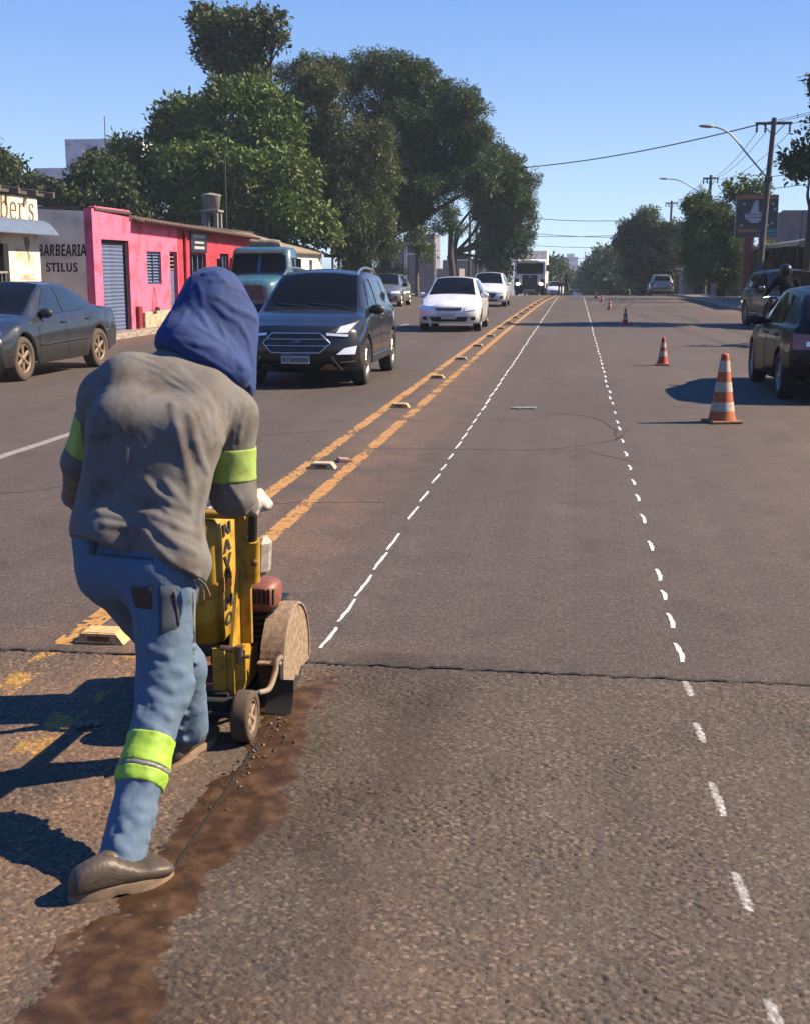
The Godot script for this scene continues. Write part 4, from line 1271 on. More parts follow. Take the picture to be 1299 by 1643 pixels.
func poles_and_wires():
	mat("pole", Color(0.10, 0.085, 0.078), 0.9, {"tex": "streak", "size": 0.6})
	mat("galvanised", Color(0.30, 0.30, 0.29), 0.5, {"metal": 0.6})
	mat("cable", Color(0.018, 0.018, 0.02), 0.7)
	var z1 := -55.0
	var b1 := Vector3(7.75, 0.12, z1)
	lamp_pole("utility_pole", "dark leaning utility pole with a crossarm and long lamp arm in front of the billboard", b1, 7.75, 0.32, 5.25, at_z(1145, 203, z1 + 0.5), 0.75)
	var z2 := -92.0
	var b2 := Vector3(at_z(1130, 440, z2).x, gy(z2) + 0.1, z2)
	lamp_pole("utility_pole", "utility pole with a lamp arm rising out of the mango tree", b2, at_z(1133, 281, z2).y - b2.y, 0.1, at_z(1110, 318, z2).y - b2.y, at_z(1072, 287, z2 + 0.5), 0.55)
	var z3 := -125.0
	var b3 := Vector3(at_z(1070, 450, z3).x, gy(z3), z3)
	lamp_pole("utility_pole", "thin far utility pole above the silver wagon", b3, at_z(1073, 322, z3).y - b3.y, 0.1, 0.0, Vector3.ZERO, 0.6)
	for q in [[752, 345, -98.0, "slim dark pole between the pavement trees"], [763, 368, -104.0, "slim grey pole beside the overhanging tree"]]:
		var zz: float = q[2]
		var b := Vector3(at_z(q[0], 460, zz).x, gy(zz) + 0.1, zz)
		lamp_pole("street_pole", q[3], b, at_z(q[0], q[1], zz).y - b.y, 0.0, 0.0, Vector3.ZERO, 0.0)
	var mz := -41.5
	var mo := thing("aerial_mast", "thin dark mast rising from the red building's roof", "mast", Vector3(at_z(404, 380, mz).x - 0.0, 0.1, mz))
	obj("mast", G.new().tube([Vector3(0, 0, 0), Vector3(0, at_z(404, 250, mz).y, 0)], 0.035, 6), M.cable, mo)
	mo.position.x = -11.75
	mo.position.z = -41.0
	# wires along the right-hand poles
	var t1 := b1 + Vector3(0.32, 7.75, 0)
	var t2 := b2 + Vector3(0.1, at_z(1133, 281, z2).y - b2.y, 0)
	var t3 := b3 + Vector3(0.1, at_z(1073, 322, z3).y - b3.y, 0)
	for x in [-0.7, -0.34, 0.66]:
		wire("thin wire running from pole to pole on the right", t1 + Vector3(x, -0.6, 0), t2 + Vector3(x * 0.7, -0.3, 0), 0.5, 0.012)
		wire("thin wire running from pole to pole on the right", t2 + Vector3(x * 0.7, -0.3, 0), t3 + Vector3(x * 0.7, -0.3, 0), 0.5, 0.014)
		wire("thin wire running from pole to pole on the right", t1 + Vector3(x, -0.25, 0), Vector3(15.0 + x, 9.0, -43.0), 0.3, 0.012)
	for d in [1.9, 2.4, 2.9]:
		wire("telephone cable slung below the power lines on the right", t1 - Vector3(0.1, d, 0), t2 - Vector3(0.0, d, 0), 0.6, 0.016)
		wire("telephone cable slung below the power lines on the right", t1 - Vector3(0.1, d, 0), Vector3(15.0, 7.4 - (d - 1.9), -43.0), 0.35, 0.014)
	# bundled cable crossing the road to the left
	wire("heavy cable crossing high over the road", t1 + Vector3(-0.72, -0.28, 0), at_z(835, 269, -74.0), 0.25, 0.028, "")
	wire("heavy cable passing into the overhanging tree", at_z(835, 269, -74.0), at_z(700, 265, -84.0), 0.2, 0.028, "cable")
	for q in [[348, 352, -118.0], [372, 380, -140.0], [392, 396, -160.0], [410, 414, -190.0], [378, 374, -150.0]]:
		wire("thin far wire crossing over the road", at_z(830, q[0], q[2]), at_z(1040, q[1], q[2]), 0.25, 0.03, "far wires crossing the road")
# ------------------------------------------------------------------ cars: a lofted shell, patches of glass and lamps laid on it
func cv(a: Array, x: float) -> float:          # smooth curve through [x0, y0, x1, y1, ...]
	var n := a.size() / 2
	if x <= a[0]: return a[1]
	if x >= a[2 * n - 2]: return a[2 * n - 1]
	var k := 0
	while x > a[2 * k + 2]: k += 1
	var x0: float = a[2 * k]
	var x1: float = a[2 * k + 2]
	var y0: float = a[2 * k + 1]
	var y1: float = a[2 * k + 3]
	var h := x1 - x0
	var s := (y1 - y0) / h
	var m0 := s
	var m1 := s
	if k > 0:
		var q: float = (y0 - a[2 * k - 1]) / (x0 - a[2 * k - 2])
		m0 = 0.0 if q * s <= 0 else 2.0 * q * s / (q + s)
	if k < n - 2:
		var q: float = (a[2 * k + 5] - y1) / (a[2 * k + 4] - x1)
		m1 = 0.0 if q * s <= 0 else 2.0 * q * s / (q + s)
	var t := (x - x0) / h
	return y0 * (1 + 2 * t) * (1 - t) * (1 - t) + m0 * h * t * (1 - t) * (1 - t) + y1 * t * t * (3 - 2 * t) + m1 * h * t * t * (t - 1)
class Car:
	var s: Dictionary
	var host
	func _init(spec: Dictionary, h):
		s = spec
		host = h
	func sec(z: float) -> Array:                # half section at z, from sill to top centre
		var wm: float = host.cv(s.wm, z)
		var sh: float = host.cv(s.sh, z)
		var ws: float = host.cv(s.ws, z)
		var tp: float = host.cv(s.top, z)
		var wt: float = host.cv(s.wt, z)
		var te: float = maxf(tp - host.cv(s.drop, z), sh + 0.004)
		var yb: float = host.cv(s.bot, z)
		for wz in [s.zf, s.zr]:
			var d: float = absf(z - wz)
			var ra: float = s.R + 0.055
			if d < ra: yb = maxf(yb, s.R + sqrt(ra * ra - d * d))
		var y2 := maxf(0.47, yb + 0.012)
		var y3 := maxf(0.60, yb + 0.03)
		var out := [Vector2(wm * 0.955, yb), Vector2(wm * 0.985, yb + 0.008), Vector2(wm, y2), Vector2(wm, y3)]
		out.append(Vector2(lerpf(wm, ws, 0.35), lerpf(y3, sh, 0.72)))
		out.append(Vector2(lerpf(wm, ws, 0.75), lerpf(y3, sh, 0.94)))
		out.append(Vector2(ws, sh))
		out.append(Vector2(lerpf(ws, wt, 0.15) , lerpf(sh, te, 0.12)))
		out.append(Vector2(lerpf(ws, wt, 0.5) + 0.012, lerpf(sh, te, 0.5)))
		out.append(Vector2(lerpf(ws, wt, 0.9) + 0.006, lerpf(sh, te, 0.92)))
		for k in [1.0, 0.93, 0.8, 0.55, 0.28, 0.0]: out.append(Vector2(wt * k, te + (tp - te) * (1.0 - pow(k, 2.4))))
		return out
	func fix(x: float, y: float, z: float) -> Vector3:    # nose and tail: push the ends of the shell in
		var hl: float = s.L * 0.5
		var b := 0.95
		if z > hl - b:
			var t := (z - hl + b) / b
			return Vector3(x, y, z - t * t * (3 - 2 * t) * nose(x, y))
		if z < -hl + b:
			var t := (-z - hl + b) / b
			return Vector3(x, y, z + t * t * (3 - 2 * t) * tail(x, y))
		return Vector3(x, y, z)
	func nose(x: float, y: float) -> float:
		return host.cv(s.nose, y) + s.nr * pow(absf(x) / s.W, 2.6)
	func tail(x: float, y: float) -> float:
		return host.cv(s.tail, y) + s.tr * pow(absf(x) / s.W, 3.0)
	func front(p: Vector2, off: float) -> Vector3:
		return Vector3(p.x, p.y, s.L * 0.5 - nose(p.x, p.y) + off)
	func rear(p: Vector2, off: float) -> Vector3:
		return Vector3(p.x, p.y, -s.L * 0.5 + tail(p.x, p.y) - off)
	func side(p: Vector2, off: float) -> Vector3:         # p = (z, y); off < 0 is the left side
		var q := sec(p.x)
		var x: float = q[-1].x
		for k in q.size() - 1:
			if p.y <= q[k + 1].y:
				x = lerpf(q[k].x, q[k + 1].x, clampf((p.y - q[k].y) / maxf(q[k + 1].y - q[k].y, 1e-4), 0, 1))
				break
		var f := fix(x, p.y, p.x)
		return Vector3((f.x + absf(off)) * signf(off), f.y, f.z)
	func over(p: Vector2, off: float) -> Vector3:         # p = (x, z)
		var q := sec(p.y)
		var y: float = q[-1].y
		for k in range(6, q.size() - 1):
			if absf(p.x) >= q[k + 1].x:
				y = lerpf(q[k + 1].y, q[k].y, clampf((absf(p.x) - q[k + 1].x) / maxf(q[k].x - q[k + 1].x, 1e-4), 0, 1))
				break
		var f := fix(p.x, y, p.y)
		return f + Vector3(0, off, 0)
	func shell() -> G:
		var g := G.new()
		var hl: float = s.L * 0.5
		var zs := [-hl, -hl + 0.02, -hl + 0.06, -hl + 0.14, -hl + 0.25]
		var z := -hl + 0.4
		while z < hl - 0.4:
			zs.append(z)
			z += 0.085
		zs += [hl - 0.4, hl - 0.25, hl - 0.14, hl - 0.06, hl - 0.02, hl]
		for wz in [s.zf, s.zr]:
			for d in [-1.0, 1.0]: zs.append(wz + d * (s.R + 0.054))
		zs.sort()
		var rows := []
		for zz in zs:
			var q := sec(zz)
			var row := []
			for k in q.size(): row.append(fix(q[k].x, q[k].y, zz))
			for k in range(q.size() - 2, -1, -1): row.append(fix(-q[k].x, q[k].y, zz))
			rows.append(row)
		g.smooth(1)
		for i in rows.size() - 1:
			for j in rows[i].size() - 1: g.quad(rows[i][j], rows[i][j + 1], rows[i + 1][j + 1], rows[i + 1][j])
		for e in [0, rows.size() - 1]:
			var zz: float = zs[e]
			var q := sec(zz)
			for k in q.size() - 1:
				for c in 12:
					var a := c / 6.0 - 1.0
					var b := (c + 1) / 6.0 - 1.0
					var p0 := fix(q[k].x * a, q[k].y, zz)
					var p1 := fix(q[k].x * b, q[k].y, zz)
					var p2 := fix(q[k + 1].x * b, q[k + 1].y, zz)
					var p3 := fix(q[k + 1].x * a, q[k + 1].y, zz)
					if e > 0: g.quad(p0, p1, p2, p3)
					else: g.quad(p1, p0, p3, p2)
		return g
	# a patch of the surface fn between four corners
	func patch(which: int, a: Vector2, b: Vector2, c: Vector2, d: Vector2, off := 0.006, n := 6, g: G = null) -> G:
		if g == null: g = G.new()
		var p := []
		for i in n + 1:
			var row := []
			for j in n + 1:
				var u := float(i) / n
				var v := float(j) / n
				var q := a.lerp(b, u).lerp(d.lerp(c, u), v)
				row.append([front(q, off), rear(q, off), side(q, off), over(q, off)][which])
			p.append(row)
		g.grid(p, 5)
		return g
	func line(which: int, pts: Array, r: float, off: float, g: G = null, n := 5) -> G:
		if g == null: g = G.new()
		var p := []
		for k in pts.size() - 1:
			for t in n:
				var q: Vector2 = pts[k].lerp(pts[k + 1], float(t) / n)
				p.append([front(q, off), rear(q, off), side(q, off), over(q, off)][which])
		var e: Vector2 = pts[-1]
		p.append([front(e, off), rear(e, off), side(e, off), over(e, off)][which])
		return g.tube(p, r, 5)
func V(x: float, y: float) -> Vector2:
	return Vector2(x, y)
func wheel(parent: Node3D, at: Vector3, R: float, w: float, spokes: int, rim: Material, out: float, tyre: Material = null):
	var n := Node3D.new()
	n.name = numbered("wheel", parent)
	parent.add_child(n)
	n.position = at
	var b := Basis(Vector3.BACK, -PI / 2 * out)           # local y points outward
	var xf := Transform3D(b, Vector3.ZERO)
	var ri := R * 0.665
	var tg := G.new()
	tg.lathe([V(ri, -w * 0.5), V(R * 0.93, -w * 0.5), V(R * 0.985, -w * 0.42), V(R, -w * 0.3), V(R, w * 0.3), V(R * 0.985, w * 0.42), V(R * 0.94, w * 0.5), V(R * 0.78, w * 0.52), V(ri, w * 0.46), V(ri * 0.98, w * 0.3)], 32, xf)
	obj("tyre", tg, tyre if tyre else M.rubber, n)
	var rg := G.new()
	rg.lathe([V(ri, -w * 0.3), V(ri * 0.99, w * 0.44), V(ri * 0.93, w * 0.45), V(ri * 0.88, w * 0.30)], 32, xf)
	rg.lathe([V(ri * 0.9, w * 0.02), V(0.0, w * 0.02)], 24, xf, 3)
	for k in spokes:
		var a := TAU * k / spokes
		var dir := Vector3(cos(a), 0, sin(a))
		rg.box(xf * (dir * ri * 0.53 + Vector3(0, w * 0.32, 0)), Vector3(ri * 0.86, w * 0.14, ri * (0.30 if spokes < 8 else 0.18)), b * Basis(Vector3.UP, -a), 0.012)
	rg.lathe([V(ri * 0.24, w * 0.30), V(ri * 0.22, w * 0.43), V(0.0, w * 0.44)], 16, xf, 4)
	obj("rim", rg, rim, n)
func plate(parent: Node3D, c: Car, which: int, y: float, text: String, strip := true):
	var pos: Vector3 = c.front(V(0, y), 0.012) if which == 0 else c.rear(V(0, y), 0.012)
	var turn := 0.0 if which == 0 else PI
	var g := G.new()
	var b := Basis(Vector3.UP, turn)
	g.box(pos, Vector3(0.40, 0.13, 0.012), b, 0.004)
	var p := obj("number_plate", g, M.plate_white, parent)
	if strip:
		var sg := G.new()
		sg.box(pos + b * Vector3(0, 0.052, 0.0075), Vector3(0.39, 0.024, 0.003), b)
		obj("plate_band", sg, M.plate_blue, p)
	if text != "":
		var tm := TextMesh.new()
		tm.text = text
		tm.font = sys_font("Droid Sans", 700)
		tm.font_size = 64
		tm.pixel_size = 0.0013
		tm.depth = 0.004
		var o := show_mesh("lettering", tm, M.ink, p)
		o.position = pos + b * Vector3(0, -0.012, 0.008)
		o.rotation.y = turn
func sys_font(face: String, weight := 400) -> SystemFont:
	var f := SystemFont.new()
	f.font_names = PackedStringArray([face])
	f.font_weight = weight
	return f
func car_body(o: Node3D, c: Car, paint: Material, k := {}):
	var s := c.s
	obj("body", c.shell(), paint, o)
	var ug := G.new()
	var hl: float = s.L * 0.5
	ug.box(Vector3(0, 0.36, 0), Vector3(s.W * 1.30, 0.30, s.L - 0.5), Basis(), 0.04)
	for wz in [s.zf, s.zr]: ug.box(Vector3(0, 0.48, wz), Vector3(s.W * 1.80, 0.34, 0.62), Basis(), 0.05)
	obj("underbody", ug, M.dark, o)
	for q in [[s.zf, 1], [s.zf, -1], [s.zr, 1], [s.zr, -1]]:
		wheel(o, Vector3(q[1] * (s.W - 0.115), s.R, q[0]), s.R, 0.20, k.get("spokes", 5), k.get("rim", M.alloy), q[1], k.get("tyre", M.rubber))
	# glass
	var ws: Array = s.screen          # x bottom, z bottom, x top, z top
	obj("windscreen", c.patch(3, V(-ws[0], ws[1]), V(ws[0], ws[1]), V(ws[2], ws[3]), V(-ws[2], ws[3]), 0.008, 10), M.glass_dark, o)
	var rs: Array = s.rear_glass
	var rg: G
	if rs.size() == 5: rg = c.patch(1, V(rs[0], rs[1]), V(-rs[0], rs[1]), V(-rs[2], rs[3]), V(rs[2], rs[3]), 0.01, 10)
	else: rg = c.patch(3, V(rs[0], rs[1]), V(-rs[0], rs[1]), V(-rs[2], rs[3]), V(rs[2], rs[3]), 0.008, 10)
	obj("rear_window", rg, M.glass_dark, o)
	for sd in [1.0, -1.0]:
		for w in s.windows: obj("side_window", c.patch(2, w[0], w[1], w[2], w[3], 0.009 * sd, 6), k.get("side_glass", M.glass_sky), o)
		for ln in s.seams:
			obj("door_seam", c.line(2, ln, 0.0035, 0.0005 * sd), M.dark, o)
		for hp in s.handles:
			var hg := G.new()
			var p: Vector3 = c.side(hp, 0.018 * sd)
			hg.box(p, Vector3(0.03, 0.028, 0.17), Basis(), 0.01)
			obj("door_handle", hg, k.get("handle", paint), o)
		# mirror
		var mg := G.new()
		var mp: Vector3 = c.side(s.mirror, 0.12 * sd)
		mg.ball(mp, Vector3(0.115, 0.075, 0.055), 8)
		mg.tube([mp, c.side(s.mirror + V(-0.02, -0.05), -0.0 * sd + 0.005 * sd)], 0.022, 6)
		obj("wing_mirror", mg, k.get("mirror", M.black_plastic), o)
	# rubber seals round the screen
	obj("screen_seal", c.line(3, [V(-ws[0], ws[1]), V(ws[0], ws[1])], 0.010, 0.006, null, 12), M.black_plastic, o)
	for q in s.wipers:
		var wg := G.new()
		var pts := []
		for t in 8:
			var xz: Vector2 = (q[0] as Vector2).lerp(q[1], t / 7.0)
			pts.append(c.over(xz, 0.022))
		obj("wiper", wg.tube(pts, 0.008, 4), M.black_plastic, o)
func car_mats():
	mat("paint_graphite", Color(0.032, 0.034, 0.038), 0.34, {"metal": 0.25, "spec": 0.3, "coat": 0.7, "tex": "blotch", "size": 1.8})
	mat("paint_grey", Color(0.050, 0.055, 0.064), 0.36, {"metal": 0.4, "coat": 0.8, "tex": "grime", "size": 1.4})
	mat("paint_black", Color(0.012, 0.012, 0.013), 0.4, {"spec": 0.2, "coat": 0.22, "tex": "grime", "size": 1.6})
	mat("paint_white", Color(0.66, 0.67, 0.68), 0.35, {"keep": true, "coat": 0.8, "tex": "blotch", "size": 3.0})
	mat("paint_silver", Color(0.40, 0.42, 0.44), 0.32, {"metal": 0.6, "coat": 0.8, "tex": "blotch", "size": 2.0})
	mat("alloy", Color(0.50, 0.49, 0.47), 0.35, {"metal": 0.85, "tex": "blotch", "size": 0.4})
	mat("alloy_dusty", Color(0.33, 0.25, 0.19), 0.6, {"metal": 0.3, "tex": "grime", "size": 0.3})
	mat("tyre_dusty", Color(0.10, 0.072, 0.055), 0.9, {"tex": "grime", "size": 0.3})
	mat("plate_white", Color(0.62, 0.62, 0.62), 0.5)
	mat("plate_blue", Color(0.03, 0.06, 0.22), 0.5)
	mat("ink", Color(0.01, 0.01, 0.012), 0.6)
	mat("lamp_clear", Color(0.80, 0.82, 0.84), 0.10, {"keep": true, "metal": 0.35, "coat": 1.0})
	mat("lamp_amberish", Color(0.60, 0.55, 0.42), 0.12, {"metal": 0.4, "coat": 1.0, "tex": "blotch", "size": 0.4})
	mat("lamp_red", Color(0.28, 0.012, 0.012), 0.12, {"coat": 1.0})
	mat("sill_dust", Color(0.20, 0.135, 0.09), 0.9, {"tex": "grime", "size": 0.5})
func spec_suv() -> Dictionary:
	return {"L": 4.10, "W": 0.885, "zf": 1.22, "zr": -1.30, "R": 0.335,
		"wm": [-2.05, 0.83, -1.6, 0.875, 0.0, 0.875, 1.3, 0.885, 1.8, 0.875, 2.05, 0.86],
		"sh": [-2.05, 1.06, -1.0, 1.06, 0.3, 1.02, 1.1, 0.985, 1.7, 0.94, 2.05, 0.83],
		"ws": [-2.05, 0.76, 0.0, 0.82, 0.9, 0.81, 1.6, 0.79, 2.05, 0.74],
		"top": [-2.05, 1.08, -2.0, 1.30, -1.85, 1.53, -1.2, 1.60, -0.3, 1.635, 0.2, 1.59, 0.55, 1.40, 1.10, 1.055, 1.35, 1.035, 1.75, 0.985, 2.05, 0.865],
		"wt": [-2.05, 0.62, -1.2, 0.61, 0.0, 0.60, 0.3, 0.61, 1.05, 0.72, 1.3, 0.70, 2.05, 0.66],
		"drop": [-2.05, 0.03, -1.2, 0.055, 0.2, 0.055, 0.6, 0.05, 1.1, 0.03, 2.05, 0.025],
		"bot": [-2.05, 0.36, -1.7, 0.30, -0.8, 0.27, 0.8, 0.27, 1.7, 0.24, 2.05, 0.24],
		"nose": [0.24, 0.16, 0.36, 0.03, 0.46, 0.0, 0.60, 0.03, 0.78, 0.07, 0.90, 0.17, 1.1, 0.32], "nr": 0.30,
		"tail": [0.3, 0.05, 0.5, 0.0, 0.9, 0.05, 1.1, 0.09, 1.55, 0.3], "tr": 0.16,
		"screen": [0.69, 1.04, 0.555, 0.27], "rear_glass": [0.58, 1.12, 0.50, 1.47, 0],
		"windows": [[V(-0.02, 1.07), V(0.62, 1.045), V(0.20, 1.47), V(-0.06, 1.50)], [V(-0.92, 1.09), V(-0.10, 1.075), V(-0.14, 1.50), V(-0.88, 1.48)], [V(-1.45, 1.13), V(-1.0, 1.10), V(-0.98, 1.46), V(-1.35, 1.43)]],
		"seams": [[V(0.80, 0.36), V(0.82, 0.70), V(0.75, 0.98)], [V(-0.10, 0.36), V(-0.08, 0.7), V(-0.09, 1.03)], [V(-0.95, 0.72), V(-1.02, 1.03)]],
		"handles": [V(0.02, 0.90), V(-0.84, 0.91)], "mirror": V(0.60, 1.05), "wipers": [[V(0.55, 1.02), V(-0.02, 0.93)], [V(0.02, 1.03), V(-0.5, 0.92)]]}
func spec_sedan() -> Dictionary:
	return {"L": 4.59, "W": 0.865, "zf": 1.36, "zr": -1.33, "R": 0.325,
		"wm": [-2.29, 0.80, -1.8, 0.85, 0.0, 0.86, 1.4, 0.865, 2.0, 0.85, 2.29, 0.83],
		"sh": [-2.29, 0.98, -1.5, 0.97, 0.0, 0.93, 1.0, 0.90, 1.7, 0.80, 2.29, 0.68],
		"ws": [-2.29, 0.72, -1.0, 0.78, 0.5, 0.79, 1.2, 0.77, 1.8, 0.76, 2.29, 0.72],
		"top": [-2.29, 1.03, -1.75, 1.06, -1.55, 1.08, -0.95, 1.36, -0.45, 1.445, 0.05, 1.44, 0.45, 1.30, 1.10, 0.965, 1.35, 0.925, 1.9, 0.82, 2.29, 0.70],
		"wt": [-2.29, 0.60, -1.55, 0.63, -0.9, 0.53, 0.0, 0.54, 0.4, 0.58, 1.05, 0.68, 1.5, 0.62, 2.29, 0.58],
		"drop": [-2.29, 0.03, -1.5, 0.03, -0.9, 0.05, 0.2, 0.05, 1.1, 0.03, 2.29, 0.02],
		"bot": [-2.29, 0.34, -1.8, 0.26, 0.0, 0.22, 1.6, 0.22, 2.29, 0.22],
		"nose": [0.22, 0.12, 0.36, 0.02, 0.5, 0.0, 0.62, 0.05, 0.72, 0.12, 0.9, 0.3], "nr": 0.30,
		"tail": [0.3, 0.06, 0.55, 0.0, 0.9, 0.05, 1.05, 0.12], "tr": 0.2,
		"screen": [0.66, 1.02, 0.49, 0.14], "rear_glass": [0.60, -1.50, 0.46, -0.80],
		"windows": [[V(-0.05, 0.96), V(0.72, 0.945), V(0.18, 1.34), V(-0.10, 1.36)], [V(-0.95, 0.99), V(-0.13, 0.965), V(-0.18, 1.36), V(-0.74, 1.32)]],
		"seams": [[V(0.85, 0.30), V(0.87, 0.6), V(0.82, 0.90)], [V(-0.12, 0.28), V(-0.09, 0.6), V(-0.10, 0.93)], [V(-0.92, 0.70), V(-1.05, 0.95)]],
		"handles": [V(0.0, 0.82), V(-0.92, 0.84)], "mirror": V(0.66, 0.97), "wipers": []}
func spec_hatch() -> Dictionary:
	return {"L": 3.90, "W": 0.83, "zf": 1.22, "zr": -1.24, "R": 0.300,
		"wm": [-1.95, 0.78, -1.5, 0.82, 0.0, 0.825, 1.3, 0.83, 1.95, 0.79],
		"sh": [-1.95, 0.94, -1.0, 0.93, 0.3, 0.89, 1.0, 0.87, 1.5, 0.80, 1.95, 0.66],
		"ws": [-1.95, 0.70, -0.9, 0.755, 0.6, 0.76, 1.3, 0.74, 1.95, 0.70],
		"top": [-1.95, 0.97, -1.86, 1.12, -1.62, 1.34, -1.0, 1.405, -0.3, 1.43, 0.1, 1.41, 0.45, 1.26, 1.00, 0.95, 1.2, 0.915, 1.6, 0.83, 1.95, 0.69],
		"wt": [-1.95, 0.60, -1.2, 0.54, 0.0, 0.54, 0.4, 0.57, 0.98, 0.66, 1.3, 0.60, 1.95, 0.56],
		"drop": [-1.95, 0.03, -1.2, 0.05, 0.2, 0.05, 1.0, 0.03, 1.95, 0.02],
		"bot": [-1.95, 0.34, -1.5, 0.25, 0.0, 0.21, 1.5, 0.21, 1.95, 0.22],
		"nose": [0.22, 0.10, 0.36, 0.02, 0.5, 0.0, 0.62, 0.04, 0.72, 0.12, 0.9, 0.3], "nr": 0.26,
		"tail": [0.3, 0.06, 0.5, 0.0, 0.8, 0.03, 0.95, 0.06, 1.35, 0.30], "tr": 0.16,
		"screen": [0.63, 0.93, 0.49, 0.16], "rear_glass": [0.56, 1.00, 0.47, 1.30, 0],
		"windows": [[V(-0.02, 0.92), V(0.62, 0.905), V(0.20, 1.32), V(-0.06, 1.335)], [V(-0.92, 0.95), V(-0.09, 0.925), V(-0.13, 1.335), V(-0.84, 1.30)]],
		"seams": [[V(0.78, 0.28), V(0.80, 0.6), V(0.74, 0.86)], [V(-0.08, 0.27), V(-0.05, 0.6), V(-0.07, 0.90)], [V(-0.88, 0.66), V(-0.98, 0.92)]],
		"handles": [V(0.02, 0.79), V(-0.82, 0.80)], "mirror": V(0.58, 0.93), "wipers": []}
func fold(a: Array, sx: float) -> Array:
	return a.map(func(p): return Vector2(p.x * sx, p.y))
func front_quad(o: Node3D, c: Car, called: String, q: Array, m: Material, off := 0.012, both := true) -> Array:
	var made := []
	for sx in ([1.0, -1.0] if both else [1.0]):
		var f := fold(q, sx)
		if sx < 0: f = [f[1], f[0], f[3], f[2]]
		made.append(obj(called, c.patch(0, f[0], f[1], f[2], f[3], off), m, o))
	return made
func rear_quad(o: Node3D, c: Car, called: String, q: Array, m: Material, off := 0.012):
	for sx in [1.0, -1.0]:
		var f := fold(q, sx)
		if sx > 0: f = [f[1], f[0], f[3], f[2]]
		obj(called, c.patch(1, f[0], f[1], f[2], f[3], off), m, o)
func vehicles():
	car_mats()
	var SUV := Car.new(spec_suv(), self)
	var SED := Car.new(spec_sedan(), self)
	var HAT := Car.new(spec_hatch(), self)
	# ---- graphite crossover driving towards the camera
	var o := thing("crossover_car", "graphite compact crossover with hexagonal chrome-barred grille driving in the oncoming lane", "car", Vector3(-3.80, 0.011, -18.55), 0.0)
	car_body(o, SUV, M.paint_graphite)
	suv_front(o, SUV)
	plate(o, SUV, 0, 0.415, "BCW6B06")
	for sx in [1.0, -1.0]:
		var rg := G.new()
		var pts := []
		for t in 11:
			var z := lerpf(0.28, -1.5, t / 10.0)
			pts.append(SUV.over(V(0.56, z), 0.012 + 0.05 * pow(sin(PI * t / 10.0), 0.4)) * Vector3(sx, 1, 1))
		obj("roof_rail", rg.tube(pts, 0.022, 6), M.paint_silver, o)
	# black one of the same make parked by the right-hand kerb
	var o2 := thing("parked_crossover", "black crossover parked along the right-hand kerb behind the motorcycle", "car", Vector3(6.0, 0.011, -36.5), 0.12)
	car_body(o2, SUV, M.paint_black, {"side_glass": M.glass_dark})
	suv_front(o2, SUV)
	var o3 := thing("dark_crossover", "dark crossover following beside the white box truck", "car", Vector3(-6.05, gy(-96.0) + 0.011, -96.0), 0.0)
	car_body(o3, SUV, M.paint_black)
	suv_front(o3, SUV)
	# ---- grey sedan parked by the barber's
	o = thing("parked_sedan", "dusty dark grey sedan with alloy wheels parked outside the barber shop", "car", Vector3(-8.86, 0.011, -18.6), deg_to_rad(-2.2))
	car_body(o, SED, M.paint_grey, {"rim": M.alloy_dusty, "tyre": M.tyre_dusty, "spokes": 6})
	front_quad(o, SED, "headlamp", [V(0.40, 0.55), V(0.78, 0.60), V(0.80, 0.74), V(0.42, 0.66)], M.lamp_amberish)
	front_quad(o, SED, "grille", [V(-0.34, 0.52), V(0.34, 0.52), V(0.36, 0.64), V(-0.36, 0.64)], M.black_plastic, 0.01, false)
	front_quad(o, SED, "air_intake", [V(-0.5, 0.27), V(0.5, 0.27), V(0.5, 0.38), V(-0.5, 0.38)], M.black_plastic, 0.01, false)
	obj("chrome_bar", SED.line(0, [V(-0.34, 0.58), V(0.34, 0.58)], 0.014, 0.016), M.chrome, o)
	plate(o, SED, 0, 0.45, "")
	rear_quad(o, SED, "tail_lamp", [V(0.5, 0.72), V(0.76, 0.72), V(0.74, 0.92), V(0.5, 0.9)], M.lamp_red)
	for sd in [1.0, -1.0]:
		obj("side_moulding", SED.line(2, [V(0.86, 0.50), V(-0.85, 0.53)], 0.016, 0.006 * sd), M.black_plastic, o)
	# ---- dark hatchback driving away on the right
	o = thing("dark_hatchback", "black hatchback with red tail lamps driving away beside the large cone", "car", Vector3(3.42, 0.011, -17.45), PI)
	car_body(o, HAT, M.paint_black, {"mirror": M.paint_black, "side_glass": M.glass_dark})
	hatch_rear(o, HAT)
	# ---- white cars
	o = thing("white_hatchback", "small white hatchback with dark plate leading the white cars", "car", Vector3(-3.30, 0.011, -34.1), 0.0)
	car_body(o, HAT, M.paint_white, {"rim": M.alloy, "mirror": M.paint_white})
	front_quad(o, HAT, "headlamp", [V(0.42, 0.55), V(0.72, 0.58), V(0.74, 0.70), V(0.44, 0.66)], M.lamp_clear)
	front_quad(o, HAT, "grille", [V(-0.32, 0.56), V(0.32, 0.56), V(0.36, 0.64), V(-0.36, 0.64)], M.black_plastic, 0.012, false)
	front_quad(o, HAT, "air_intake", [V(-0.45, 0.27), V(0.45, 0.27), V(0.52, 0.40), V(-0.52, 0.40)], M.black_plastic, 0.012, false)
	front_quad(o, HAT, "fog_lamp", [V(0.58, 0.30), V(0.70, 0.31), V(0.70, 0.40), V(0.58, 0.40)], M.black_plastic)
	obj("chrome_bar", HAT.line(0, [V(-0.34, 0.60), V(0.34, 0.60)], 0.012, 0.018), M.chrome, o)
	plate(o, HAT, 0, 0.40, "", false)
	o = thing("white_saloon", "white saloon with black grille behind the small white hatchback", "car", Vector3(-3.86, 0.011, -55.6), 0.0)
	car_body(o, HAT, M.paint_white, {"mirror": M.paint_white})
	o.scale = Vector3(1.05, 1.04, 1.08)
	white_saloon_front(o, HAT)
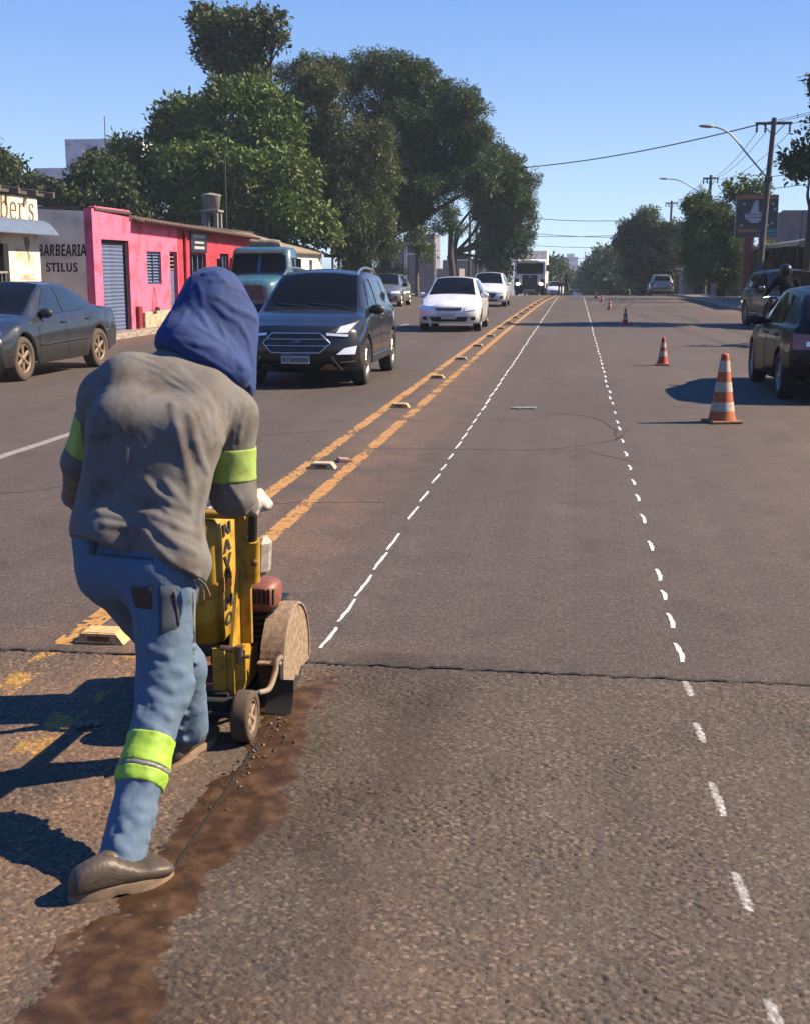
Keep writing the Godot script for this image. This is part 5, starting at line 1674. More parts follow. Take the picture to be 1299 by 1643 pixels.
	o = thing("white_car", "white car half hidden to the side of the box truck", "car", Vector3(-1.95, gy(-118.0) + 0.011, -118.0), 0.0)
	car_body(o, HAT, M.paint_white, {"mirror": M.paint_white})
	white_saloon_front(o, HAT)
	o = thing("silver_hatchback", "silver hatchback parked at the kerb behind the graphite crossover", "car", Vector3(-8.35, 0.011, -55.0), 0.0)
	car_body(o, HAT, M.paint_silver)
	white_saloon_front(o, HAT)
	o = thing("silver_wagon", "pale silver wagon seen from behind at the right-hand kerb", "car", Vector3(5.95, gy(-90.0) + 0.011, -90.0), PI)
	car_body(o, HAT, M.paint_silver)
	hatch_rear(o, HAT)
	o.scale = Vector3(1.04, 1.08, 1.05)
	o = thing("distant_white_car", "tiny white car far down the road beyond the cones", "car", Vector3(6.8, gy(-205.0) + 0.011, -205.0), PI)
	car_body(o, HAT, M.paint_white)
	hatch_rear(o, HAT)
	o = thing("distant_saloon", "tiny white car far away beside the standing workers", "car", Vector3(0.35, gy(-190.0) + 0.011, -190.0), PI)
	car_body(o, HAT, M.paint_white)
	hatch_rear(o, HAT)
	blue_truck()
	box_truck()
func suv_front(o: Node3D, c: Car):
	var hexa := [V(-0.475, 0.63), V(-0.335, 0.765), V(0.335, 0.765), V(0.475, 0.63), V(0.335, 0.50), V(-0.335, 0.50)]
	var gg := c.patch(0, V(-0.47, 0.63), V(0.47, 0.63), V(0.335, 0.76), V(-0.335, 0.76), 0.012, 8)
	c.patch(0, V(-0.335, 0.50), V(0.335, 0.50), V(0.47, 0.63), V(-0.47, 0.63), 0.012, 8, gg)
	var gr := obj("grille", gg, M.black_plastic, o)
	obj("grille_frame", c.line(0, hexa + [hexa[0]], 0.014, 0.022), M.chrome, gr)
	for y in [0.685, 0.595]: obj("grille_bar", c.line(0, [V(-0.42, y), V(0.42, y)], 0.011, 0.024, null, 9), M.chrome, gr)
	obj("emblem", G.new().ball(c.front(V(0, 0.64), 0.03), Vector3(0.075, 0.032, 0.012), 8), M.plate_blue, gr)
	for h in front_quad(o, c, "headlamp", [V(0.40, 0.76), V(0.70, 0.74), V(0.83, 0.93), V(0.56, 0.84)], M.black_plastic, 0.010): pass
	front_quad(o, c, "lamp_lens", [V(0.55, 0.765), V(0.70, 0.77), V(0.79, 0.90), V(0.60, 0.855)], M.lamp_clear, 0.017)
	front_quad(o, c, "running_lamp", [V(0.42, 0.735), V(0.70, 0.715), V(0.71, 0.745), V(0.42, 0.77)], M.lamp_clear, 0.016)
	front_quad(o, c, "fog_lamp", [V(0.56, 0.475), V(0.80, 0.475), V(0.82, 0.59), V(0.66, 0.56)], M.lamp_clear, 0.014)
	front_quad(o, c, "air_intake", [V(-0.52, 0.315), V(0.52, 0.315), V(0.46, 0.345), V(-0.46, 0.345)], M.dark, 0.012, false)
	front_quad(o, c, "lower_guard", [V(-0.62, 0.245), V(0.62, 0.245), V(0.70, 0.31), V(-0.70, 0.31)], M.black_plastic, 0.012, false)
	front_quad(o, c, "skid_plate", [V(0.30, 0.255), V(0.55, 0.255), V(0.50, 0.345), V(0.42, 0.345)], M.steel, 0.018)
	for sx in [1.0, -1.0]:
		obj("trim_blade", c.line(0, [V(0.50 * sx, 0.45), V(0.57 * sx, 0.33), V(0.62 * sx, 0.25)], 0.010, 0.014), M.chrome, o)
		obj("bumper_trim", c.line(0, [V(0.60 * sx, 0.36), V(0.80 * sx, 0.375)], 0.010, 0.012), M.black_plastic, o)
		obj("sill", c.patch(2, V(-0.9, 0.275), V(0.84, 0.275), V(0.84, 0.37), V(-0.9, 0.38), 0.006 * sx, 8), M.black_plastic, o)
		obj("side_trim", c.line(2, [V(0.80, 0.385), V(-0.90, 0.39)], 0.012, 0.008 * sx), M.chrome, o)
func white_saloon_front(o: Node3D, c: Car):
	front_quad(o, c, "headlamp", [V(0.40, 0.58), V(0.72, 0.58), V(0.75, 0.70), V(0.44, 0.66)], M.lamp_clear)
	front_quad(o, c, "grille", [V(-0.30, 0.36), V(0.30, 0.36), V(0.46, 0.60), V(-0.46, 0.60)], M.black_plastic, 0.012, false)
	front_quad(o, c, "air_intake", [V(-0.5, 0.24), V(0.5, 0.24), V(0.45, 0.31), V(-0.45, 0.31)], M.black_plastic, 0.012, false)
	front_quad(o, c, "fog_lamp", [V(0.56, 0.34), V(0.68, 0.34), V(0.70, 0.46), V(0.60, 0.46)], M.black_plastic)
	obj("chrome_bar", c.line(0, [V(-0.42, 0.56), V(0.42, 0.56)], 0.012, 0.02), M.chrome, o)
	plate(o, c, 0, 0.44, "")
func hatch_rear(o: Node3D, c: Car):
	rear_quad(o, c, "tail_lamp", [V(0.50, 0.66), V(0.76, 0.66), V(0.755, 0.86), V(0.53, 0.84)], M.lamp_red, 0.014)
	rear_quad(o, c, "reverse_lamp", [V(0.53, 0.70), V(0.60, 0.70), V(0.60, 0.76), V(0.54, 0.76)], M.lamp_clear, 0.02)
	obj("boot_seam", c.line(1, [V(-0.5, 0.93), V(-0.50, 0.56), V(0.50, 0.56), V(0.5, 0.93)], 0.004, 0.001), M.dark, o)
	obj("bumper_crease", c.line(1, [V(-0.72, 0.50), V(0.72, 0.50)], 0.012, 0.004), M.black_plastic, o)
	obj("badge", G.new().ball(c.rear(V(0, 0.86), 0.012), Vector3(0.05, 0.05, 0.01), 8), M.chrome, o)
	plate(o, c, 1, 0.66, "")
func blue_truck():
	mat("truck_blue", Color(0.055, 0.19, 0.29), 0.42, {"coat": 0.5, "tex": "grime", "size": 1.6})
	mat("tarp", Color(0.42, 0.33, 0.24), 0.9, {"tex": "blotch", "size": 0.7, "bump": "bumps", "depth": 1.5})
	var o := thing("blue_truck", "old sky-blue bonneted truck parked outside the red building", "truck", Vector3(-9.56, 0.011, -37.4), deg_to_rad(-1.0))
	# cab: rounded box lofted upward
	var rings := []
	for q in [[0.85, 1.02, -0.75, 0.62], [1.25, 1.03, -0.75, 0.64], [1.50, 1.02, -0.74, 0.60], [1.95, 0.96, -0.70, 0.42], [2.18, 0.92, -0.66, 0.34], [2.27, 0.84, -0.56, 0.22], [2.30, 0.6, -0.3, 0.0]]:
		var ring := []
		for k in 28:
			var a := TAU * k / 28
			var cx: float = signf(cos(a)) * pow(absf(cos(a)), 0.35) * q[1]
			var cz: float = lerpf(q[2], q[3], 0.5 + 0.5 * signf(sin(a)) * pow(absf(sin(a)), 0.35))
			ring.append(Vector3(cx, q[0], cz))
		ring.reverse()
		rings.append(ring)
	obj("cab", G.new().loft(rings), M.truck_blue, o)
	# bonnet, rounded, narrowing forward
	rings = []
	for q in [[0.45, 0.98, 1.46], [0.75, 0.95, 1.46], [1.2, 0.88, 1.42], [1.6, 0.80, 1.36], [1.80, 0.72, 1.28], [1.86, 0.60, 1.18]]:
		var ring := []
		for k in 24:
			var a := TAU * k / 24
			ring.append(Vector3(signf(cos(a)) * pow(absf(cos(a)), 0.5) * q[1], lerpf(0.62, q[2], 0.5 + 0.5 * signf(sin(a)) * pow(absf(sin(a)), 0.5)), q[0]))
		rings.append(ring)
	obj("bonnet", G.new().loft(rings), M.truck_blue, o)
	# split windscreen, leaning with the cab
	for sx in [-1.0, 1.0]:
		var g := G.new()
		g.smooth(1)
		var p := []
		for i in 5:
			var row := []
			for j in 5:
				var u := i / 4.0
				var v := j / 4.0
				row.append(Vector3(sx * lerpf(0.05, lerpf(0.86, 0.80, v), u if sx > 0 else 1.0 - u), lerpf(1.52, 2.05, v), lerpf(0.615, 0.405, v) - 0.03 * pow(u if sx > 0 else 1.0 - u, 4)))
			p.append(row)
		g.grid(p)
		obj("windscreen", g, M.glass_dark, o)
		var dg := G.new()
		dg.box(Vector3(sx * 1.012, 1.75, -0.05), Vector3(0.06, 0.42, 0.55), Basis(Vector3.BACK, sx * 0.12), 0.03)
		obj("side_window", dg, M.glass_sky, o)
		var mg := G.new()
		mg.tube([Vector3(sx * 0.98, 1.95, 0.45), Vector3(sx * 1.22, 1.93, 0.55), Vector3(sx * 1.24, 1.6, 0.55)], 0.012, 5)
		mg.box(Vector3(sx * 1.24, 1.78, 0.55), Vector3(0.17, 0.32, 0.05), Basis(), 0.02)
		obj("wing_mirror", mg, M.black_plastic, o)
		# mudguard and lamp
		var fg := G.new()
		var pts := []
		for k in 9:
			var a := PI * k / 8.0
			pts.append(Vector3(sx * 0.93, 0.52 + 0.50 * sin(a), 1.05 + 0.58 * cos(a)))
		fg.tube(pts, 0.16, 8, 0.5)
		obj("mudguard", fg, M.truck_blue, o)
		obj("headlamp", G.new().ball(Vector3(sx * 0.78, 0.80, 1.82), Vector3(0.11, 0.11, 0.06), 8), M.lamp_clear, o)
		wheel(o, Vector3(sx * 0.92, 0.48, 1.05), 0.48, 0.24, 6, M.alloy_dusty, sx, M.tyre_dusty)
		wheel(o, Vector3(sx * 0.90, 0.48, -2.9), 0.48, 0.42, 6, M.alloy_dusty, sx, M.tyre_dusty)
	var gg := G.new()
	gg.box(Vector3(0, 0.96, 1.868), Vector3(0.95, 0.42, 0.03), Basis(), 0.05)
	obj("grille", gg, M.black_plastic, o)
	for k in 6: obj("grille_bar", G.new().box(Vector3(0, 0.80 + k * 0.065, 1.89), Vector3(0.9, 0.018, 0.02)), M.truck_blue, o)
	obj("bumper", G.new().box(Vector3(0, 0.56, 1.98), Vector3(2.0, 0.22, 0.10), Basis(), 0.03), M.black_plastic, o)
	obj("chassis", G.new().box(Vector3(0, 0.62, -1.2), Vector3(0.9, 0.24, 5.6), Basis(), 0.03), M.dark, o)
	obj("flatbed", G.new().box(Vector3(0, 1.05, -2.65), Vector3(2.2, 0.14, 3.5), Basis(), 0.02), M.wood_grey, o)
	var sun := obj("sun_visor", G.new().box(Vector3(0, 2.13, 0.44), Vector3(1.6, 0.03, 0.22), Basis(Vector3.RIGHT, 0.35), 0.01), M.dark, o)
	var tg := G.new()
	var tr := []
	for k in 9:
		var t := k / 8.0
		tr.append(Vector3(lerpf(-0.48, 0.48, t), 2.40 + 0.012 * sin(t * 20.0), -0.25))
	tg.tube(tr, [0.10, 0.135, 0.13, 0.14, 0.135, 0.14, 0.13, 0.135, 0.10], 12)
	tag(obj("tarpaulin_roll", tg, M.tarp), "rolled beige tarpaulin lying on the blue truck's cab", "tarpaulin").position = Vector3(-9.56, 0.005, -37.4)
func box_truck():
	mat("truck_white", Color(0.72, 0.72, 0.72), 0.5, {"keep": true, "tex": "grime", "size": 3.0})
	mat("head_glow", Color(0.9, 0.88, 0.8), 0.3, {"glow": Color(1.0, 0.93, 0.78), "glow_energy": 3.0})
	var z := -95.5
	var o := thing("box_truck", "white box truck with black grille and lit headlamps coming over the crest", "truck", Vector3(-3.5, gy(z) + 0.011, z), 0.0)
	var c := G.new()
	c.prism([V(-0.9, 0.55), V(1.15, 0.55), V(1.15, 1.45), V(0.95, 2.55), V(0.75, 2.72), V(-0.9, 2.72)], -1.16, 1.16, Transform3D(Basis(Vector3.UP, -PI / 2), Vector3.ZERO))
	obj("cab", c, M.truck_white, o)
	obj("windscreen", G.new().box(Vector3(0, 2.02, 1.07), Vector3(2.0, 0.80, 0.03), Basis(Vector3.RIGHT, -0.18), 0.01), M.glass_dark, o)
	obj("grille", G.new().box(Vector3(0, 1.18, 1.16), Vector3(1.15, 0.72, 0.05), Basis(), 0.03), M.black_plastic, o)
	for k in 5: obj("grille_slat", G.new().box(Vector3(0, 0.92 + k * 0.13, 1.195), Vector3(1.05, 0.03, 0.03), Basis(), 0.008), M.dark, o)
	obj("emblem", G.new().ball(Vector3(0, 1.42, 1.20), Vector3(0.10, 0.10, 0.012), 8), M.chrome, o)
	obj("bumper", G.new().box(Vector3(0, 0.60, 1.20), Vector3(2.34, 0.42, 0.16), Basis(), 0.05), M.black_plastic, o)
	obj("number_plate", G.new().box(Vector3(0, 0.40, 1.30), Vector3(0.9, 0.14, 0.02)), M.plate_white, o)
	for sx in [-1.0, 1.0]:
		obj("corner_panel", G.new().box(Vector3(sx * 0.98, 1.05, 1.14), Vector3(0.36, 0.45, 0.08), Basis(), 0.04), M.black_plastic, o)
		obj("headlamp", G.new().ball(Vector3(sx * 0.88, 0.86, 1.22), Vector3(0.14, 0.12, 0.06), 8), M.head_glow, o)
		var l := SpotLight3D.new()
		l.name = "headlamp_beam"
		l.light_color = Color(1.0, 0.93, 0.78)
		l.light_energy = 1.5
		l.light_size = 0.1
		l.spot_range = 60.0
		l.spot_angle = 25.0
		l.shadow_enabled = true
		o.add_child(l, true)
		l.position = Vector3(sx * 0.88, 0.86, 1.32)
		l.rotation = Vector3(-0.06, PI, 0)
		obj("wing_mirror", G.new().box(Vector3(sx * 1.33, 2.05, 0.95), Vector3(0.20, 0.48, 0.10), Basis(), 0.03), M.black_plastic, o)
		obj("side_window", G.new().box(Vector3(sx * 1.155, 2.0, 0.25), Vector3(0.03, 0.6, 0.8), Basis(), 0.01), M.glass_dark, o)
		wheel(o, Vector3(sx * 1.0, 0.48, 0.35), 0.48, 0.26, 6, M.alloy, sx)
		wheel(o, Vector3(sx * 0.95, 0.48, -4.2), 0.48, 0.45, 6, M.alloy, sx)
	obj("cargo_box", G.new().box(Vector3(0, 2.12, -3.7), Vector3(2.45, 2.55, 5.2), Basis(), 0.03), M.truck_white, o)
	obj("chassis", G.new().box(Vector3(0, 0.68, -2.6), Vector3(0.9, 0.26, 7.0)), M.dark, o)
	obj("roof_visor", G.new().box(Vector3(0, 2.62, 1.02), Vector3(1.3, 0.10, 0.22), Basis(Vector3.RIGHT, 0.3), 0.03), M.truck_white, o)
# ------------------------------------------------------------------ soft bodies: a field of tapered capsules, meshed as surface nets
class Field:
	var a := PackedVector3Array()
	var ba := PackedVector3Array()
	var inv := PackedFloat32Array()
	var ra := PackedFloat32Array()
	var rd := PackedFloat32Array()
	var k := 0.04
	var planes := []                       # [normal, offset]: keeps the side where n.p < offset
	var fa := PackedVector3Array()         # folds: segments with amplitude and width
	var fba := PackedVector3Array()
	var finv := PackedFloat32Array()
	var famp := PackedFloat32Array()
	var fw := PackedFloat32Array()
	var nz: FastNoiseLite
	var namp := 0.0
	var grow := 0.0
	func bone(p: Vector3, q: Vector3, r0: float, r1: float) -> Field:
		a.append(p)
		ba.append(q - p)
		inv.append(1.0 / maxf((q - p).length_squared(), 1e-8))
		ra.append(r0)
		rd.append(r1 - r0)
		return self
	func plane(p0: Vector3, p1: Vector3, p2: Vector3, inside: Vector3) -> Field:
		var n := (p1 - p0).cross(p2 - p0).normalized()
		if n.dot(inside - p0) > 0: n = -n
		planes.append([n, n.dot(p0)])
		return self
	func fold(p: Vector3, q: Vector3, amp: float, w: float):
		fa.append(p)
		fba.append(q - p)
		finv.append(1.0 / maxf((q - p).length_squared(), 1e-8))
		famp.append(amp)
		fw.append(1.0 / (w * w))
	func base(p: Vector3) -> float:
		var d := 10.0
		for i in a.size():
			var pa := p - a[i]
			var t := clampf(pa.dot(ba[i]) * inv[i], 0.0, 1.0)
			var e := (pa - ba[i] * t).length() - ra[i] - rd[i] * t
			var h := k - absf(d - e)
			d = minf(d, e)
			if h > 0.0: d -= h * h * 0.25 / k
		return d
	func d(p: Vector3) -> float:
		var v := base(p) - grow
		if absf(v) < 0.035:
			for i in fa.size():
				var pa := p - fa[i]
				var t := clampf(pa.dot(fba[i]) * finv[i], 0.0, 1.0)
				var q := (pa - fba[i] * t).length_squared() * fw[i]
				if q < 5.0: v -= famp[i] * exp(-q) * minf(1.0, 0.25 + 3.0 * minf(t, 1.0 - t) + 0.4)
			if namp > 0.0: v -= namp * nz.get_noise_3dv(p)
		for pl in planes: v = maxf(v, (pl[0] as Vector3).dot(p) - pl[1])
		return v
	func clone() -> Field:
		var c := Field.new()
		c.a = a
		c.ba = ba
		c.inv = inv
		c.ra = ra
		c.rd = rd
		c.k = k
		c.fa = fa
		c.fba = fba
		c.finv = finv
		c.famp = famp
		c.fw = fw
		c.nz = nz
		c.namp = namp
		return c
	func march(o: Vector3, dir: Vector3) -> Vector3:
		var u := dir.normalized()
		var t := 1.5
		for i in 80:
			var s := base(o + u * t)
			if s < 0.0008: break
			t += maxf(s * 0.9, 0.0006)
			if t > 8.0: break
		return o + u * t
func net(f, lo: Vector3, hi: Vector3, cell: float, tint = null) -> ArrayMesh:
	var nx := int(ceil((hi.x - lo.x) / cell)) + 2
	var ny := int(ceil((hi.y - lo.y) / cell)) + 2
	var nzz := int(ceil((hi.z - lo.z) / cell)) + 2
	var B := 5
	var val := PackedFloat32Array()
	val.resize(nx * ny * nzz)
	val.fill(1e9)
	var vid := PackedInt32Array()
	vid.resize(nx * ny * nzz)
	vid.fill(-1)
	var sy := nx
	var sz := nx * ny
	var reach := cell * B * 0.87 + cell * 2.0 + 0.012
	var blocks := []
	for bz in range(0, nzz - 1, B):
		for by in range(0, ny - 1, B):
			for bx in range(0, nx - 1, B):
				var c := lo + Vector3(bx + B * 0.5, by + B * 0.5, bz + B * 0.5) * cell
				if absf(f.d(c)) < reach: blocks.append(Vector3i(bx, by, bz))
	for b in blocks:
		for z in range(b.z, mini(b.z + B + 1, nzz)):
			for y in range(b.y, mini(b.y + B + 1, ny)):
				for x in range(b.x, mini(b.x + B + 1, nx)):
					var i := x + y * sy + z * sz
					if val[i] > 1e8: val[i] = f.d(lo + Vector3(x, y, z) * cell)
	var v := PackedVector3Array()
	var off := [0, 1, sy, sy + 1, sz, sz + 1, sz + sy, sz + sy + 1]
	var edges := [[0, 1], [2, 3], [4, 5], [6, 7], [0, 2], [1, 3], [4, 6], [5, 7], [0, 4], [1, 5], [2, 6], [3, 7]]
	var cs := []
	for c in 8: cs.append(Vector3(c & 1, (c >> 1) & 1, c >> 2))
	var cells := PackedInt32Array()
	for b in blocks:
		for z in range(b.z, mini(b.z + B, nzz - 1)):
			for y in range(b.y, mini(b.y + B, ny - 1)):
				for x in range(b.x, mini(b.x + B, nx - 1)):
					var i := x + y * sy + z * sz
					var neg := 0
					for c in 8:
						if val[i + off[c]] < 0.0: neg += 1
					if neg == 0 or neg == 8: continue
					var s := Vector3.ZERO
					var n := 0
					for e in edges:
						var d0 := val[i + off[e[0]]]
						var d1 := val[i + off[e[1]]]
						if (d0 < 0.0) != (d1 < 0.0):
							s += (cs[e[0]] as Vector3).lerp(cs[e[1]], d0 / (d0 - d1))
							n += 1
					vid[i] = v.size()
					v.append(lo + (Vector3(x, y, z) + s / n) * cell)
					cells.append(i)
	var ix := PackedInt32Array()
	var nn := PackedVector3Array()
	nn.resize(v.size())
	for i in cells:
		var here := val[i] < 0.0
		var x := i % nx
		var y := (i / nx) % ny
		var z := i / sz
		for ax in 3:
			var st: int = [1, sy, sz][ax]
			if (val[i + st] < 0.0) == here: continue
			var u: int = [sy, sz, 1][ax]
			var w: int = [sz, 1, sy][ax]
			if [y, z, x][ax] == 0 or [z, x, y][ax] == 0: continue
			var q := [vid[i], vid[i - u], vid[i - u - w], vid[i - w]]
			if q.min() < 0: continue
			if here: q.reverse()
			# clockwise fronts
			for t in [[0, 1, 2], [0, 2, 3]]:
				var p0: int = q[t[0]]
				var p1: int = q[t[1]]
				var p2: int = q[t[2]]
				ix.append(p0)
				ix.append(p1)
				ix.append(p2)
				var n := (v[p2] - v[p0]).cross(v[p1] - v[p0])
				nn[p0] += n
				nn[p1] += n
				nn[p2] += n
	var cc := PackedColorArray()
	for i in v.size():
		nn[i] = nn[i].normalized()
		if tint != null: cc.append(tint.call(v[i]))
	var arr := []
	arr.resize(Mesh.ARRAY_MAX)
	arr[Mesh.ARRAY_VERTEX] = v
	arr[Mesh.ARRAY_NORMAL] = nn
	if tint != null: arr[Mesh.ARRAY_COLOR] = cc
	arr[Mesh.ARRAY_INDEX] = ix
	var m := ArrayMesh.new()
	if v.size() > 0: m.add_surface_from_arrays(Mesh.PRIMITIVE_TRIANGLES, arr)
	return m
func patch_on(f: Field, pix: Array, off: float, n := 8) -> G:
	# a piece of cloth sewn on the surface, its corners given as pixels of the photograph
	var p := []
	for i in n + 1:
		var row := []
		for j in n + 1:
			var u := float(i) / n
			var v := float(j) / n
			var q := (pix[0] as Vector2).lerp(pix[1], u).lerp((pix[3] as Vector2).lerp(pix[2], u), v)
			var dir := ray(q.x, q.y)
			var s := f.march(EYE, dir)
			var e := 0.003
			var g0 := Vector3(f.base(s + Vector3(e, 0, 0)) - f.base(s - Vector3(e, 0, 0)), f.base(s + Vector3(0, e, 0)) - f.base(s - Vector3(0, e, 0)), f.base(s + Vector3(0, 0, e)) - f.base(s - Vector3(0, 0, e))).normalized()
			var edge := i == 0 or j == 0 or i == n or j == n
			row.append(s + g0 * (off if not edge else -0.004))
		p.append(row)
	p.reverse()
	var g := G.new()
	g.grid(p)
	return g
func add_folds(f: Field, lines: Array, amp: float, w: float, sink := 0.004):
	for ln in lines:
		var prev := Vector3.ZERO
		for k in ln.size():
			var p := f.march(EYE, ray(ln[k][0], ln[k][1]))
			p += (p - EYE).normalized() * sink
			if k > 0: f.fold(prev, p, amp, w)
			prev = p
func cloth_noise(freq: float, seed: int) -> FastNoiseLite:
	var n := FastNoiseLite.new()
	n.seed = seed
	n.frequency = freq
	n.fractal_octaves = 3
	return n
func crease_noise(freq: float, seed: int) -> FastNoiseLite:
	var n := cloth_noise(freq, seed)
	n.fractal_type = FastNoiseLite.FRACTAL_RIDGED
	n.domain_warp_enabled = true
	n.domain_warp_amplitude = 0.08
	n.domain_warp_frequency = 6.0
	return n
# a closed hand round a bar: bar centre, bar axis, the way the back of the hand faces, the way the wrist lies
func fist(c: Vector3, axis: Vector3, back: Vector3, wrist: Vector3, side: float, r_bar := 0.02) -> Field:
	var f := Field.new()
	f.k = 0.010
	var ax := axis.normalized()
	var bk := (back - ax * back.dot(ax)).normalized()
	var dn := ax.cross(bk) * side             # fingers curl from the back of the hand over to here
	# palm: a pad on the back side of the bar
	for k in 4:
		var o := c + ax * (-0.033 + k * 0.022)
		var rr: float = [0.0088, 0.0096, 0.0098, 0.0090][k]
		var kn := o + bk * (r_bar + 0.016) + dn * 0.014
		f.bone(o + bk * (r_bar + 0.014) - dn * 0.040, kn, 0.013, 0.0115)
		var p1 := o + bk * (r_bar + 0.001) * 0.55 + dn * (r_bar + 0.015)
		var p2 := o - bk * (r_bar + 0.010) * 0.75 + dn * (r_bar + 0.004)
		var p3 := o - bk * (r_bar + 0.008) - dn * (0.010 + 0.002 * k)
		f.bone(kn, p1, rr + 0.0015, rr)
		f.bone(p1, p2, rr, rr * 0.95)
		f.bone(p2, p3, rr * 0.95, rr * 0.82)
	var tb := c - dn * 0.030 + bk * 0.012 + ax * 0.030
	f.bone(tb, c - dn * (r_bar + 0.013) + ax * 0.052 - bk * 0.004, 0.0135, 0.011)
	f.bone(c - dn * (r_bar + 0.013) + ax * 0.052 - bk * 0.004, c - bk * (r_bar + 0.010) + ax * 0.050 - dn * 0.006, 0.0105, 0.0088)
	f.bone(c + bk * 0.030 - dn * 0.030, wrist, 0.026, 0.032)
	return f
func box_of(f: Field, m := 0.05) -> AABB:
	var b := AABB(f.a[0], Vector3.ZERO)
	for i in f.a.size():
		var r := maxf(f.ra[i], f.ra[i] + f.rd[i]) + m
		b = b.merge(AABB(f.a[i] - Vector3.ONE * r, Vector3.ONE * r * 2)).merge(AABB(f.a[i] + f.ba[i] - Vector3.ONE * r, Vector3.ONE * r * 2))
	return b
func soft(called: String, f: Field, cell: float, m: Material, parent: Node3D, tint = null) -> MeshInstance3D:
	var b := box_of(f)
	var o := show_mesh(called, net(f, b.position, b.end, cell, tint), m, parent)
	o.position = -parent.position
	return o
func boot(heel: Vector3, toe: Vector3, ankle: Vector3, leg: Vector3) -> Array:
	var u := (toe - heel)
	u.y = 0
	var l := u.length()
	u /= l
	var s := Vector3(-u.z, 0, u.x)
	# upper: cross sections from heel to toe [share of the length, half width, top]
	var up_g := G.new()
	var rings := []
	for q in [[0.015, 0.012, 0.070], [0.03, 0.024, 0.086], [0.08, 0.033, 0.098], [0.18, 0.037, 0.108], [0.30, 0.038, 0.112], [0.40, 0.038, 0.104], [0.46, 0.038, 0.094], [0.49, 0.038, 0.092], [0.54, 0.040, 0.081], [0.57, 0.041, 0.080], [0.62, 0.043, 0.071], [0.65, 0.044, 0.070], [0.72, 0.046, 0.064], [0.74, 0.0465, 0.0665], [0.82, 0.046, 0.064], [0.90, 0.041, 0.057], [0.95, 0.033, 0.049], [0.985, 0.018, 0.038]]:
		var ring := []
		for k in 24:
			var a := TAU * k / 24
			var cx: float = signf(cos(a)) * pow(absf(cos(a)), 0.75) * q[1]
			var sn := sin(a)
			var yy: float = 0.024 + (q[2] - 0.024) * (0.5 + 0.5 * signf(sn) * pow(absf(sn), 0.62))
			var lean := clampf((yy - 0.05) / 0.06, 0, 1) * 0.012 if q[0] < 0.45 else 0.0
			ring.append(heel + u * (l * q[0] + lean) + s * cx * (1.0 - 0.12 * clampf((yy - 0.05) / 0.06, 0, 1)) + Vector3(0, yy, 0))
		rings.append(ring)
	up_g.loft(rings, true, 1)
	# shaft running up under the trouser leg
	up_g.tube([heel + u * l * 0.24 + Vector3(0, 0.07, 0), ankle + leg * 0.02, ankle + leg * 0.07], [0.040, 0.043, 0.042], 16)
	# sole: footprint swept up from the ground
	var g := G.new()
	var ring := []
	var n := 36
	for k in n:
		var t := TAU * k / n
		var cx := cos(t)
		var along := l * 0.5 + cx * l * 0.5
		var w := lerpf(0.041, 0.052, smoothstep(0.35, 0.75, along / l))
		var p := heel + u * along + s * (sin(t) * w * (0.92 if along / l < 0.5 else 1.0)) * pow(maxf(1.0 - pow(absf(cx), 5.0), 0.0), 0.3)
		ring.append(p)
	var r0 := []
	var r1 := []
	var r2 := []
	for p in ring:
		var al: float = (p - heel).dot(u) / l
		var up := 0.010 if al > 0.34 and al < 0.55 else 0.0     # arch
		r0.append(p + Vector3(0, up + 0.001, 0))
		r1.append(p + Vector3(0, 0.026, 0))
		r2.append(heel.lerp(toe, 0.5) + (p - heel.lerp(toe, 0.5)) * 0.95 + Vector3(0, 0.034, 0))
	g.loft([r2, r1, r0], true, 1)
	return [up_g, g]
